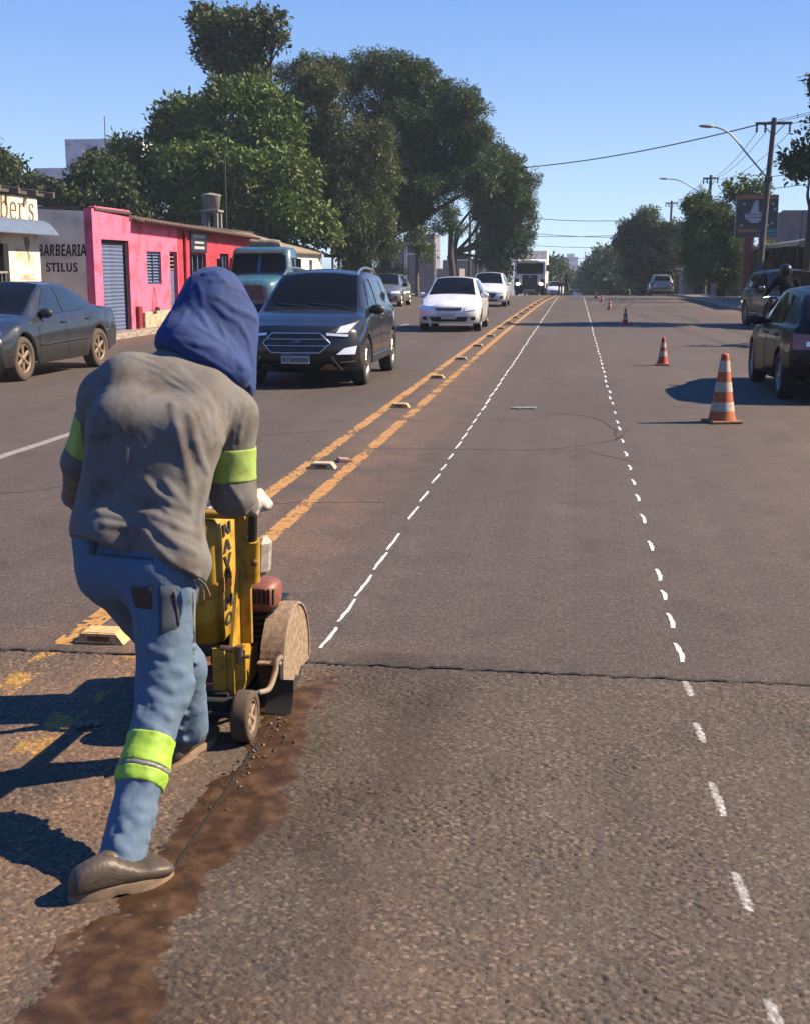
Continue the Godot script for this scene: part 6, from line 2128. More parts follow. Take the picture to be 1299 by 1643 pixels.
func worker():
	mat("shirt", Color(0.196, 0.188, 0.182), 0.95, {"tex": "grime", "size": 0.55, "bump": "grain", "depth": 0.10, "rim": 0.15})
	mat("denim", Color(0.150, 0.245, 0.385), 0.92, {"tex": "denim", "size": 0.22, "bump": "grain", "depth": 0.05})
	mat("hood_blue", Color(0.007, 0.046, 0.225), 0.85, {"tex": "blotch", "size": 0.35, "bump": "grain", "depth": 0.05, "rim": 0.2})
	mat("lime_band", Color(0.42, 0.72, 0.055), 0.7, {"tex": "blotch", "size": 0.4})
	mat("sleeve_lime", Color(0.40, 0.60, 0.13), 0.8, {"tex": "grime", "size": 0.5})
	mat("grey_band", Color(0.34, 0.31, 0.35), 0.55, {"tex": "grain", "size": 0.2})
	mat("boot_leather", Color(0.105, 0.078, 0.056), 0.55, {"tex": "grime", "size": 0.16, "bump": "bumps", "depth": 0.15})
	mat("boot_sole", Color(0.30, 0.21, 0.14), 0.9, {"tex": "grime", "size": 0.2, "bump": "grain", "depth": 0.15})
	mat("glove_white", Color(0.60, 0.59, 0.57), 0.9, {"tex": "grime", "size": 0.2, "bump": "grain", "depth": 0.08})
	mat("glove_grey", Color(0.16, 0.15, 0.145), 0.9, {"tex": "grime", "size": 0.2})
	mat("skin", Color(0.30, 0.16, 0.10), 0.6)
	mat("leather_patch", Color(0.045, 0.020, 0.012), 0.6)
	mat("thread", Color(0.40, 0.37, 0.33), 0.9)
	var o := thing("person", "worker in grey shirt, jeans and blue hood bent over the yellow saw", "person", Vector3(-1.25, 0.0, -3.4))
	var J := {}
	for q in [["pel", 218, 895, -3.44], ["hipL", 182, 918, -3.46], ["hipR", 262, 930, -3.40], ["kneeR", 265, 1100, -3.32], ["ankR", 191, 1388, -2.95], ["kneeL", 292, 1070, -3.70], ["ankL", 303, 1180, -3.76], ["bL", 172, 850, -3.49], ["bR", 266, 860, -3.45], ["cL", 202, 685, -3.55], ["cR", 298, 700, -3.56], ["uL", 212, 622, -3.66], ["uR", 326, 645, -3.70], ["shL", 170, 640, -3.66], ["shR", 370, 668, -3.74], ["elL", 131, 742, -3.70], ["elR", 374, 792, -3.74], ["wrL", 118, 797, -3.94], ["wrR", 396, 808, -3.95], ["neck", 300, 560, -3.82], ["head", 352, 492, -3.93]]:
		J[q[0]] = at_z(q[1], q[2], q[3])
	# body under the clothes
	var f := Field.new()
	f.k = 0.05
	for q in [["hipR", "kneeR", 0.062, 0.045], ["kneeR", "ankR", 0.042, 0.032], ["hipL", "kneeL", 0.062, 0.045], ["kneeL", "ankL", 0.042, 0.032], ["bL", "cL", 0.075, 0.085], ["bR", "cR", 0.075, 0.085], ["pel", "neck", 0.08, 0.05], ["cL", "shL", 0.06, 0.045], ["cR", "shR", 0.06, 0.045], ["shL", "elL", 0.042, 0.034], ["elL", "wrL", 0.034, 0.026], ["shR", "elR", 0.042, 0.034], ["elR", "wrR", 0.034, 0.026], ["neck", "head", 0.05, 0.05], ["hipL", "hipR", 0.08, 0.08]]:
		f.bone(J[q[0]], J[q[1]], q[2], q[3])
	f.bone(J.head + Vector3(0, 0.03, 0), J.head + Vector3(0.01, -0.03, -0.05), 0.082, 0.062)
	f.bone(J.head + Vector3(0.01, -0.02, -0.10), J.head + Vector3(0.01, -0.03, -0.13), 0.014, 0.012)
	soft("body", f, 0.018, M.skin, o)
	# jeans
	var jn := Field.new()
	jn.k = 0.045
	var midR: Vector3 = J.kneeR.lerp(J.ankR, 0.5)
	jn.bone(J.hipR, J.kneeR, 0.097, 0.076)
	jn.bone(J.kneeR, midR, 0.074, 0.060)
	jn.bone(midR, J.ankR + Vector3(0.004, -0.012, 0.012), 0.059, 0.063)
	jn.bone(J.hipL, J.kneeL, 0.088, 0.070)
	jn.bone(J.kneeL, J.ankL + Vector3(0, 0.03, 0), 0.072, 0.066)
	jn.bone(J.hipL + Vector3(-0.008, 0.02, 0.0), J.hipR + Vector3(0.004, 0.02, 0), 0.092, 0.098)
	jn.bone(J.bL + Vector3(-0.005, -0.02, 0), J.bR + Vector3(-0.005, -0.02, 0), 0.092, 0.092)
	jn.bone(J.hipL, J.bL, 0.092, 0.088)
	jn.nz = crease_noise(5.5, 12)
	jn.namp = 0.0045
	jn.planes.append([Vector3(0, -1, 0), -0.050])
	add_folds(jn, [[[243, 1085], [275, 1106], [310, 1094]], [[250, 1066], [290, 1078], [314, 1062]], [[252, 1134], [270, 1150], [296, 1146]], [[240, 1112], [262, 1128], [298, 1126]], [[225, 1120], [222, 1150], [250, 1172], [290, 1170]], [[214, 1060], [232, 1078], [262, 1082]], [[235, 1040], [270, 1052], [312, 1036]], [[245, 1190], [265, 1185], [296, 1188]]], 0.026, 0.0105)
	add_folds(jn, [[[150, 1344], [188, 1349], [238, 1346]], [[152, 1368], [185, 1385], [236, 1374]], [[186, 1356], [200, 1366], [240, 1357]], [[160, 1322], [200, 1330], [246, 1322]], [[196, 1300], [225, 1296], [250, 1300]]], 0.026, 0.010)
	add_folds(jn, [[[330, 935], [300, 950], [280, 990]], [[200, 960], [225, 1000], [240, 1040]], [[180, 930], [215, 968], [232, 990]], [[300, 960], [312, 1010], [312, 1060]], [[215, 1290], [236, 1270], [250, 1240]], [[200, 1290], [222, 1318], [246, 1310]], [[206, 1240], [236, 1248], [268, 1238]], [[260, 1200], [280, 1190], [296, 1160]]], 0.016, 0.011)
	soft("jeans", jn, 0.0056, M.denim, o)
	var pk := obj("back_pocket", patch_on(jn, [V(252, 936), V(283, 938), V(289, 1012), V(254, 1024)], 0.010), mat("pocket", Color(0.085, 0.115, 0.155), 0.92, {"tex": "denim", "size": 0.12}), o)
	pk.position = -o.position
	for q in [["leather_patch", [V(207, 938), V(247, 938), V(248, 982), V(214, 978)], M.leather_patch, 0.006], ["belt_loop", [V(150, 858), V(159, 860), V(153, 893), V(144, 890)], M.pocket, 0.013], ["pocket_seam", [V(276, 940), V(279, 940), V(287, 1010), V(284, 1011)], M.leather_patch, 0.0135], ["side_seam", [V(308, 935), V(309, 935), V(312.5, 1065), V(311.5, 1065)], M.thread, 0.006], ["waist_seam", [V(155, 887), V(255, 897), V(255, 901), V(155, 891)], M.pocket, 0.006]]:
		var so := obj(q[0], patch_on(jn, q[1], q[3]), q[2], o)
		so.position = -o.position
	# lime band round the shin, with a grey reflective strip
	var shin: Vector3 = (J.ankR - J.kneeR).normalized()
	for q in [[0.31, 0.48, 0.0045, M.lime_band, "leg_band"], [0.505, 0.585, 0.0045, M.lime_band, "leg_band"], [0.48, 0.505, 0.0042, M.grey_band, "reflective_strip"]]:
		var b := jn.clone()
		b.grow = q[2]
		var p0: Vector3 = J.kneeR.lerp(J.ankR, q[0])
		var p1: Vector3 = J.kneeR.lerp(J.ankR, q[1])
		b.planes = [[-shin, (-shin).dot(p0)], [shin, shin.dot(p1)], [Vector3(0, 0, -1), 3.50]]
		var bb := AABB(p0 - Vector3.ONE * 0.12, Vector3.ONE * 0.24).merge(AABB(p1 - Vector3.ONE * 0.12, Vector3.ONE * 0.24))
		var bo := show_mesh(q[4], net(b, bb.position, bb.end, 0.005), q[3], o)
		bo.position = -o.position
	# shirt
	var sh := Field.new()
	sh.k = 0.045
	sh.bone(J.bL, J.cL, 0.104, 0.108)
	sh.bone(J.bR, J.cR, 0.100, 0.104)
	sh.bone(J.bL.lerp(J.bR, 0.5) + Vector3(0, -0.06, 0.0), J.cL.lerp(J.cR, 0.5), 0.108, 0.115)
	sh.bone(J.cL, J.uL, 0.108, 0.095)
	sh.bone(J.cR, J.uR, 0.104, 0.095)
	sh.bone(J.uL, J.uR, 0.10, 0.095)
	sh.bone(J.uL.lerp(J.uR, 0.5), J.neck, 0.10, 0.075)
	sh.bone(J.uL, J.shL, 0.09, 0.078)
	sh.bone(J.uR, J.shR, 0.092, 0.078)
	sh.bone(J.bR + Vector3(0.012, -0.015, 0.01), at_z(290, 905, -3.40), 0.106, 0.092)
	sh.bone(J.bL + Vector3(0.01, 0.0, 0), at_z(180, 862, -3.44), 0.108, 0.106)
	sh.bone(J.shL, J.elL, 0.076, 0.056)
	sh.bone(J.elL, J.wrL, 0.054, 0.038)
	sh.bone(J.shR, J.elR, 0.080, 0.066)
	sh.bone(J.elR, J.wrR, 0.064, 0.042)
	sh.plane(at_z(116, 858, -3.40), at_z(322, 930, -3.36), at_z(218, 912, -3.62), J.cL)
	sh.nz = crease_noise(3.6, 31)
	sh.namp = 0.003
	add_folds(sh, [[[277, 650], [284, 687], [295, 733], [306, 782], [304, 814]], [[306, 668], [314, 709], [321, 736], [332, 760]], [[235, 772], [252, 792], [273, 806], [303, 818]], [[266, 774], [279, 792], [300, 814]], [[208, 821], [252, 830], [284, 844], [314, 857]], [[238, 834], [265, 857], [289, 876], [311, 887]], [[222, 841], [236, 857], [252, 879], [273, 900], [314, 925]], [[330, 772], [322, 812], [318, 860]]], 0.022, 0.010)
	add_folds(sh, [[[240, 574], [291, 600], [326, 630]], [[255, 590], [300, 615], [335, 650]], [[331, 634], [342, 660], [344, 690]], [[356, 712], [363, 680], [371, 646]], [[394, 652], [386, 680], [382, 706]], [[118, 812], [160, 824], [210, 834]], [[118, 836], [170, 842], [215, 846]], [[150, 640], [148, 700], [138, 760]], [[370, 780], [384, 800], [392, 825]], [[352, 790], [368, 812], [380, 830]], [[190, 800], [200, 770], [205, 720]], [[340, 800], [356, 822], [372, 832]], [[128, 690], [122, 730], [112, 770]]], 0.013, 0.0085)
	add_folds(sh, [[[228, 566], [268, 580], [306, 604]], [[236, 580], [276, 592], [312, 618]], [[244, 596], [284, 608], [318, 634]], [[262, 606], [300, 628], [328, 662]], [[212, 572], [250, 588], [290, 612]], [[300, 640], [318, 668], [330, 700]], [[322, 640], [332, 676], [336, 716]], [[250, 800], [270, 822], [300, 836]], [[262, 842], [286, 862], [312, 872]], [[205, 850], [228, 872], [262, 898]], [[362, 650], [360, 690], [356, 716]], [[380, 655], [376, 690], [372, 715]], [[356, 772], [362, 800], [372, 828]]], 0.008, 0.0062)
	soft("shirt", sh, 0.0058, M.shirt, o)
	# lime bands on both sleeves
	for q in [["shR", "elR", 0.40, 0.82, 340, 740, -3.72], ["shL", "elL", 0.34, 0.84, 147, 700, -3.68]]:
		var ax: Vector3 = (J[q[1]] - J[q[0]]).normalized()
		var b := sh.clone()
		b.grow = 0.004
		var p0: Vector3 = J[q[0]].lerp(J[q[1]], q[2])
		var p1: Vector3 = J[q[0]].lerp(J[q[1]], q[3])
		var sep: float = at_z(q[4], q[5], q[6]).x
		b.planes = [[-ax, (-ax).dot(p0)], [ax, ax.dot(p1)], [Vector3(-1, 0, 0), -sep] if sep > -1.35 else [Vector3(1, 0, 0), sep]]
		var bb := AABB(p0 - Vector3.ONE * 0.12, Vector3.ONE * 0.24).merge(AABB(p1 - Vector3.ONE * 0.12, Vector3.ONE * 0.24))
		var bo := show_mesh("sleeve_band", net(b, bb.position, bb.end, 0.005), M.sleeve_lime, o)
		bo.position = -o.position
	# hood: close on the crown, tented down to the shoulders, its tail hanging on the right
	var hd := Field.new()
	hd.k = 0.05
	hd.bone(at_z(344, 480, -3.91), at_z(358, 510, -3.98), 0.104, 0.102)
	hd.bone(at_z(335, 505, -3.88), at_z(303, 560, -3.80), 0.092, 0.098)
	hd.bone(at_z(358, 520, -3.92), at_z(360, 590, -3.86), 0.098, 0.082)
	hd.bone(at_z(385, 520, -3.94), at_z(395, 625, -3.86), 0.050, 0.030)
	hd.bone(at_z(310, 500, -3.85), at_z(278, 545, -3.76), 0.050, 0.045)
	hd.bone(at_z(300, 550, -3.75), at_z(375, 600, -3.77), 0.062, 0.055)
	hd.plane(at_z(258, 549, -3.66), at_z(405, 640, -3.76), at_z(330, 640, -4.10), J.head)
	hd.nz = crease_noise(4.6, 71)
	hd.namp = 0.003
	add_folds(hd, [[[350, 478], [375, 495], [395, 503], [410, 513]], [[345, 490], [362, 506], [380, 516]], [[313, 524], [340, 540], [368, 560], [388, 590], [402, 622]], [[283, 545], [315, 552], [350, 560]], [[322, 503], [331, 520], [340, 536]], [[384, 520], [398, 545], [404, 580]], [[330, 440], [345, 438], [358, 448]], [[340, 452], [352, 448], [362, 452]], [[290, 553], [330, 575], [370, 600]]], 0.015, 0.008)
	add_folds(hd, [[[300, 500], [290, 520], [276, 540]], [[352, 520], [362, 545], [372, 575]], [[366, 460], [388, 468], [402, 484]], [[356, 530], [376, 556], [392, 586]], [[318, 456], [324, 470], [326, 490]], [[372, 440], [392, 456], [404, 476]]], 0.007, 0.007)
	soft("hood", hd, 0.0052, M.hood_blue, o)
	# frayed threads at the shirt's corner
	for q in [[[316, 930], [326, 944], [328, 962]], [[318, 928], [330, 938], [338, 956]], [[312, 930], [318, 948], [316, 966]]]:
		var tp := []
		for a in q: tp.append(at_z(a[0], a[1], -3.33) - o.position)
		obj("loose_thread", G.new().tube(smooth_path(tp, 4), 0.0016, 5), M.thread, o)
	# gloves
	var gr := fist(GRIP_R, Vector3(0.03, 0.06, 1.0), Vector3(0.75, 0.65, 0.05), J.wrR, 1.0)
	soft("glove", gr, 0.0034, M.glove_white, o)
	var gl := fist(GRIP_L, Vector3(-0.03, 0.06, 1.0), Vector3(-0.75, 0.65, 0.05), J.wrL, -1.0)
	soft("glove", gl, 0.0034, M.glove_grey, o)
	# boots
	for q in [[Vector3(-1.285, 0, -2.80), Vector3(-1.055, 0, -2.985), J.ankR, -shin], [Vector3(-1.300, 0, -3.69), Vector3(-1.245, 0, -4.00), J.ankL, Vector3.UP]]:
		var bt := boot(q[0], q[1], q[2], q[3])
		var bo := obj("boot", bt[0], M.boot_leather, o)
		bo.position = -o.position
		obj("sole", bt[1], M.boot_sole, bo)
# small figures far off: the same field, coarse
func figure(called: String, label: String, at: Vector3, turn: float, h: float, pose: Dictionary, mats: Array) -> Node3D:
	var o := thing(called, label, "person", at, turn)
	var s := h / 1.75
	var P := {"hl": Vector3(-0.09, 0.92, 0), "hr": Vector3(0.09, 0.92, 0), "kl": Vector3(-0.11, 0.50, 0.02), "kr": Vector3(0.11, 0.50, 0.02), "al": Vector3(-0.12, 0.07, 0), "ar": Vector3(0.12, 0.07, 0), "tl": Vector3(-0.13, 0.04, 0.16), "tr": Vector3(0.13, 0.04, 0.16), "c": Vector3(0, 1.28, 0), "n": Vector3(0, 1.48, 0), "h": Vector3(0, 1.62, 0.02), "sl": Vector3(-0.19, 1.40, 0), "sr": Vector3(0.19, 1.40, 0), "el": Vector3(-0.27, 1.12, 0.02), "er": Vector3(0.27, 1.12, 0.02), "wl": Vector3(-0.27, 0.86, 0.08), "wr": Vector3(0.27, 0.86, 0.08)}
	for k in pose: P[k] = pose[k]
	var f := Field.new()
	f.k = 0.05
	for q in [["hl", "kl", 0.09, 0.065], ["kl", "al", 0.06, 0.042], ["hr", "kr", 0.09, 0.065], ["kr", "ar", 0.06, 0.042], ["al", "tl", 0.045, 0.035], ["ar", "tr", 0.045, 0.035], ["hl", "hr", 0.10, 0.10], ["c", "n", 0.13, 0.055], ["sl", "sr", 0.075, 0.075], ["sl", "el", 0.06, 0.048], ["el", "wl", 0.045, 0.034], ["sr", "er", 0.06, 0.048], ["er", "wr", 0.045, 0.034], ["n", "h", 0.055, 0.07], ["h", "h", 0.10, 0.10]]:
		f.bone(P[q[0]] * s, P[q[1]] * s + Vector3(0, 0.001, 0), q[2] * s, q[3] * s)
	f.bone((P.hl + P.hr) * 0.5 * s, P.c * s, 0.12 * s, 0.14 * s)
	var hip: float = (P.hl.y + 0.05) * s
	var head: Vector3 = P.h * s
	var tint := func(p: Vector3) -> Color:
		if p.distance_to(head) < 0.135 * s: return mats[2]
		return mats[1] if p.y > hip else mats[0]
	var b := box_of(f, 0.06)
	show_mesh("body", net(f, b.position, b.end, 0.026, tint), M.figure, o)
	return o
# ------------------------------------------------------------------ the floor saw
const GRIP_R := Vector3(-1.086, 0.856, -4.02)
const GRIP_L := Vector3(-1.700, 0.858, -4.03)
func saw():
	mat("saw_yellow", Color(0.62, 0.36, 0.025), 0.5, {"tex": "grime", "size": 0.5})
	mat("tank_yellow", Color(0.66, 0.43, 0.035), 0.45, {"tex": "grime", "size": 0.45})
	mat("strap_orange", Color(0.62, 0.27, 0.012), 0.7)
	mat("guard_mud", Color(0.86, 0.84, 0.80), 0.85, {"tex": "rust", "size": 0.35, "bump": "bumps", "depth": 0.25})
	mat("engine_red", Color(0.30, 0.10, 0.07), 0.55, {"tex": "grime", "size": 0.25})
	mat("deck_rust", Color(0.26, 0.11, 0.045), 0.8, {"tex": "grime", "size": 0.4})
	mat("hose_black", Color(0.02, 0.019, 0.018), 0.5)
	mat("hose_tan", Color(0.36, 0.28, 0.20), 0.7)
	mat("brass", Color(0.42, 0.33, 0.22), 0.4, {"metal": 0.8, "tex": "grime", "size": 0.1})
	mat("off_white", Color(0.45, 0.43, 0.40), 0.6, {"tex": "grime", "size": 0.2})
	var b0 := Vector3(-1.38, 0.0, -4.35)
	var o := thing("floor_saw", "yellow walk-behind road saw with a round mud-caked blade guard", "floor saw", b0)
	var W := func(x: float, y: float, z: float) -> Vector3: return Vector3(x, y, z) - b0
	# chassis
	obj("deck", G.new().box(W.call(-1.325, 0.165, -4.40), Vector3(0.25, 0.03, 0.72), Basis(), 0.006), M.deck_rust, o)
	obj("rear_skirt", G.new().box(W.call(-1.325, 0.135, -4.02), Vector3(0.27, 0.05, 0.02), Basis(), 0.004), M.dark, o)
	for sx in [1.0, -1.0]:
		var x: float = -1.325 + sx * 0.130
		var g := G.new()
		# side plate: in (z, y)
		g.prism([V(4.06, 0.09), V(4.78, 0.12), V(4.78, 0.20), V(4.34, 0.22), V(4.24, 0.34), V(4.21, 0.60), V(4.20, 0.60), V(4.07, 0.30)], -0.006, 0.006, Transform3D(Basis(Vector3(0, 0, -1), Vector3(0, 1, 0), Vector3(1, 0, 0)), W.call(x, 0, 0)))
		obj("side_plate", g, M.saw_yellow, o)
		# rear plate with folded ribs, and the upright above it
		var ch := G.new()
		ch.prism([V(-0.064, 0.07), V(-0.034, 0.05), V(0.040, 0.14), V(0.058, 0.20), V(0.058, 0.315), V(-0.064, 0.315)], -0.006, 0.006, Transform3D(Basis.from_scale(Vector3(sx, 1, 1)), W.call(x + 0.005 * sx, 0.0, -4.045)))
		for rx in [-0.012, 0.022]: ch.box(W.call(x + rx * sx, 0.215, -4.034), Vector3(0.007, 0.19, 0.014), Basis(), 0.002)
		obj("rear_plate", ch, M.saw_yellow, o)
		obj("upright", G.new().box(W.call(x + 0.020 * sx, 0.54, -4.20), Vector3(0.056, 0.50, 0.016), Basis(), 0.003).box(W.call(x - 0.006 * sx, 0.54, -4.215), Vector3(0.006, 0.50, 0.03), Basis(), 0.001), M.saw_yellow, o)
		# handle: yellow sleeve, black tube, grip
		var gp := GRIP_R if sx > 0 else GRIP_L
		var hx := gp.x
		var e0: Vector3 = W.call(lerpf(x, hx, 0.5), 0.53, -4.20)
		var e1: Vector3 = W.call(lerpf(x, hx, 0.8), 0.80, -4.10)
		var e2: Vector3 = gp + Vector3(0, -0.012, -0.06) - b0
		var e3: Vector3 = gp + Vector3(0, 0.008, 0.10) - b0
		obj("handle_sleeve", G.new().tube([e0, e0.lerp(e1, 0.62)], 0.026, 10), M.saw_yellow, o)
		obj("handle_bar", G.new().tube(smooth_path([e0.lerp(e1, 0.3), e1, e2, e3], 6), 0.017, 10), M.hose_black, o)
		obj("grip", G.new().tube([e2.lerp(e3, 0.2), e3 + (e3 - e2).normalized() * 0.012], 0.021, 12), M.black_plastic, o)
		obj("clamp_bolt", G.new().ball(e0.lerp(e1, 0.3) + Vector3(0.012 * sx, 0, 0.026), Vector3(0.014, 0.014, 0.012), 6), M.deck_rust, o)
	obj("cross_tube", G.new().tube([W.call(-1.46, 0.775, -4.19), W.call(-1.16, 0.775, -4.19)], 0.016, 8), M.saw_yellow, o)
	for x in [-1.205, -1.445]: obj("side_skirt", G.new().box(W.call(x, 0.112, -4.40), Vector3(0.01, 0.11, 0.66), Basis(), 0.003), M.dark, o)
	obj("belt_cover", G.new().box(W.call(-1.475, 0.27, -4.42), Vector3(0.05, 0.24, 0.42), Basis(), 0.03), M.saw_yellow, o)
	# water tank with moulded shoulders
	var rings := []
	for q in [[0.285, 0.90], [0.30, 1.0], [0.52, 1.0], [0.70, 0.99], [0.735, 0.95], [0.755, 0.82], [0.758, 0.5]]:
		var ring := []
		for k in 32:
			var a := TAU * k / 32
			ring.append(W.call(-1.355 + signf(cos(a)) * pow(absf(cos(a)), 0.28) * 0.098 * q[1], q[0], -4.305 + signf(sin(a)) * pow(absf(sin(a)), 0.28) * 0.150 * q[1]))
		ring.reverse()
		rings.append(ring)
	var tank := obj("water_tank", G.new().loft(rings), M.tank_yellow, o)
	obj("filler_cap", G.new().lathe([V(0.05, 0.0), V(0.05, 0.03), V(0.042, 0.035), V(0, 0.035)], 16, Transform3D(Basis(), W.call(-1.355, 0.755, -4.30))), M.black_plastic, tank)
	# strap round the tank
	var st := G.new()
	var sp := []
	for k in 33:
		var a := TAU * k / 32
		var p: Vector3 = W.call(-1.355 + signf(cos(a)) * pow(absf(cos(a)), 0.28) * 0.101, 0.485 + 0.02 * cos(a), -4.305 + signf(sin(a)) * pow(absf(sin(a)), 0.28) * 0.153)
		sp.append([p - Vector3(0, 0.028, 0), p + Vector3(0, 0.028, 0)])
	sp.reverse()
	st.grid(sp)
	obj("strap", st, M.strap_orange, tank)
	var ys := [0.705, 0.642, 0.585, 0.530, 0.425, 0.362]
	for k in 6:
		var t := "NAVAHO"[k]
		lettering(tank, t, W.call(-1.2555, ys[k], -4.27), PI / 2, 0.044, 0.095, M.brush_ink, "Droid Sans", 800)
	# engine
	obj("engine_block", G.new().box(W.call(-1.26, 0.29, -4.55), Vector3(0.22, 0.24, 0.24), Basis(), 0.02), M.dark, o)
	for k in 6: obj("cooling_fin", G.new().box(W.call(-1.20, 0.22 + k * 0.026, -4.55), Vector3(0.16, 0.008, 0.27), Basis(), 0.001), M.black_plastic, o)
	var er := []
	for q in [[-0.075, 0.62], [-0.06, 0.92], [0.0, 1.0], [0.05, 0.95], [0.075, 0.7]]:
		var ring := []
		for k in 28:
			var a := TAU * k / 28
			ring.append(W.call(-1.185 + signf(cos(a)) * pow(absf(cos(a)), 0.55) * 0.078 * q[1], 0.408 + signf(sin(a)) * pow(absf(sin(a)), 0.55) * 0.060 * q[1], -4.47 - q[0]))
		er.append(ring)
	er.reverse()
	var en := obj("engine_cover", G.new().loft(er), M.engine_red, o)
	for k in 6: obj("vent_slot", G.new().box(W.call(-1.205 + k * 0.018, 0.415, -4.392), Vector3(0.007, 0.060, 0.010), Basis(Vector3.RIGHT, -0.1)), M.dark, en)
	obj("pull_cable", G.new().tube(smooth_path([W.call(-1.215, 0.36, -4.36), W.call(-1.20, 0.30, -4.34), W.call(-1.225, 0.25, -4.33), W.call(-1.24, 0.30, -4.34)], 6), 0.005, 6), M.off_white, en)
	obj("air_filter", G.new().box(W.call(-1.125, 0.60, -4.30), Vector3(0.050, 0.15, 0.09), Basis(Vector3.FORWARD, 0.06), 0.022), M.off_white, o)
	# blade and guard
	var gc := V(4.53, 0.118)
	var prof := []
	for k in 31:
		var a := lerpf(-0.28, PI + 0.12, k / 30.0)
		prof.append(V(gc.x - cos(a) * -0.24, gc.y + sin(a) * 0.238))
	# front lower edge, dented
	prof.append_array([V(4.32, 0.050), V(4.45, 0.046), V(4.52, 0.062), V(4.56, 0.046), V(4.61, 0.070), V(4.66, 0.058)])
	var gx := Transform3D(Basis(Vector3(0, 0, -1), Vector3(0, 1, 0), Vector3(1, 0, 0)), W.call(0, 0, 0))
	var gd := obj("blade_guard", G.new().prism(prof, -1.150, -1.062, gx), M.guard_mud, o)
	var rim := []
	for k in 25:
		var a := lerpf(-0.2, PI + 0.1, k / 24.0)
		rim.append(W.call(-1.060, gc.y + sin(a) * 0.230, -(gc.x + cos(a) * 0.232)))
	obj("guard_rim", G.new().tube(rim, 0.006, 6), M.guard_mud, gd)
	var bl := []
	for k in 60:
		var a := TAU * k / 60
		var r := 0.172 if k % 4 != 0 else 0.160
		bl.append(V(gc.x + cos(a) * r, gc.y + 0.015 + sin(a) * r))
	obj("blade", G.new().prism(bl, -1.078, -1.072, gx), M.steel, o)
	obj("guard_loop", G.new().tube(smooth_path([W.call(-1.075, 0.20, -4.735), W.call(-1.07, 0.19, -4.79), W.call(-1.07, 0.12, -4.80), W.call(-1.075, 0.11, -4.75)], 6), 0.006, 6), M.hose_black, gd)
	obj("guard_bracket", G.new().box(W.call(-1.105, 0.125, -4.285), Vector3(0.085, 0.12, 0.02), Basis(), 0.003), M.dark, o)
	obj("bracket_lip", G.new().box(W.call(-1.105, 0.190, -4.275), Vector3(0.092, 0.010, 0.03), Basis(), 0.003), M.guard_mud, o)
	var fl := []
	for k in 7:
		var t := k / 6.0
		fl.append([W.call(-1.112, 0.128 - 0.116 * t, -4.262 + 0.045 * t * t), W.call(-1.012, 0.130 - 0.118 * t, -4.262 + 0.050 * t * t)])
	fl.reverse()
	var fg := G.new()
	fg.grid(fl)
	for k in 7: fl[k] = [fl[k][1] - Vector3(0, 0, 0.006), fl[k][0] - Vector3(0, 0, 0.006)]
	fg.grid(fl)
	obj("rubber_flap", fg, M.rubber, o)
	# taps and hoses
	obj("hose", G.new().tube(smooth_path([W.call(-1.165, 0.285, -4.06), W.call(-1.160, 0.20, -4.06), W.call(-1.150, 0.135, -4.09), W.call(-1.115, 0.115, -4.16)], 8), 0.010, 8), M.hose_black, o)
	obj("hose_end", G.new().tube(smooth_path([W.call(-1.118, 0.115, -4.155), W.call(-1.09, 0.115, -4.20), W.call(-1.078, 0.16, -4.25), W.call(-1.075, 0.20, -4.268), W.call(-1.06, 0.212, -4.29)], 8), 0.011, 8), M.hose_tan, o)
	var tg := G.new()
	tg.tube([W.call(-1.225, 0.315, -4.05), W.call(-1.165, 0.312, -4.045), W.call(-1.150, 0.30, -4.045)], 0.013, 8)
	tg.tube([W.call(-1.152, 0.33, -4.04), W.call(-1.152, 0.265, -4.045)], 0.015, 8)
	tg.tube([W.call(-1.152, 0.29, -4.04), W.call(-1.115, 0.292, -4.035)], 0.007, 6)
	obj("water_tap", tg, M.brass, o)
	var t2 := G.new()
	t2.tube([W.call(-1.275, 0.29, -4.16), W.call(-1.275, 0.17, -4.16)], 0.014, 8)
	t2.ball(W.call(-1.275, 0.235, -4.155), Vector3(0.022, 0.03, 0.022), 8)
	t2.tube([W.call(-1.275, 0.245, -4.15), W.call(-1.225, 0.25, -4.14)], 0.005, 6)
	obj("drain_tap", t2, M.brass, o)
	# wheels
	for q in [[-1.118, -3.965, 0.092, 1.0], [-1.465, -3.965, 0.092, -1.0], [-1.20, -4.74, 0.07, 1.0], [-1.46, -4.74, 0.07, -1.0]]:
		wheel(o, W.call(q[0], q[2] + 0.004, q[1]), q[2], 0.062, 6, M.guard_mud, q[3], M.wheel_muddy)
	for q in [[-3.965, 0.096], [-4.74, 0.074]]: obj("axle", G.new().tube([W.call(-1.46, q[1], q[0]), W.call(-1.13, q[1], q[0])], 0.012, 8), M.dark, o)
	obj("wheel_fork", G.new().box(W.call(-1.30, 0.12, -4.0), Vector3(0.28, 0.05, 0.05), Basis(), 0.005), M.dark, o)
	obj("wheel_fork", G.new().box(W.call(-1.33, 0.115, -4.74), Vector3(0.24, 0.07, 0.05), Basis(), 0.005), M.dark, o)
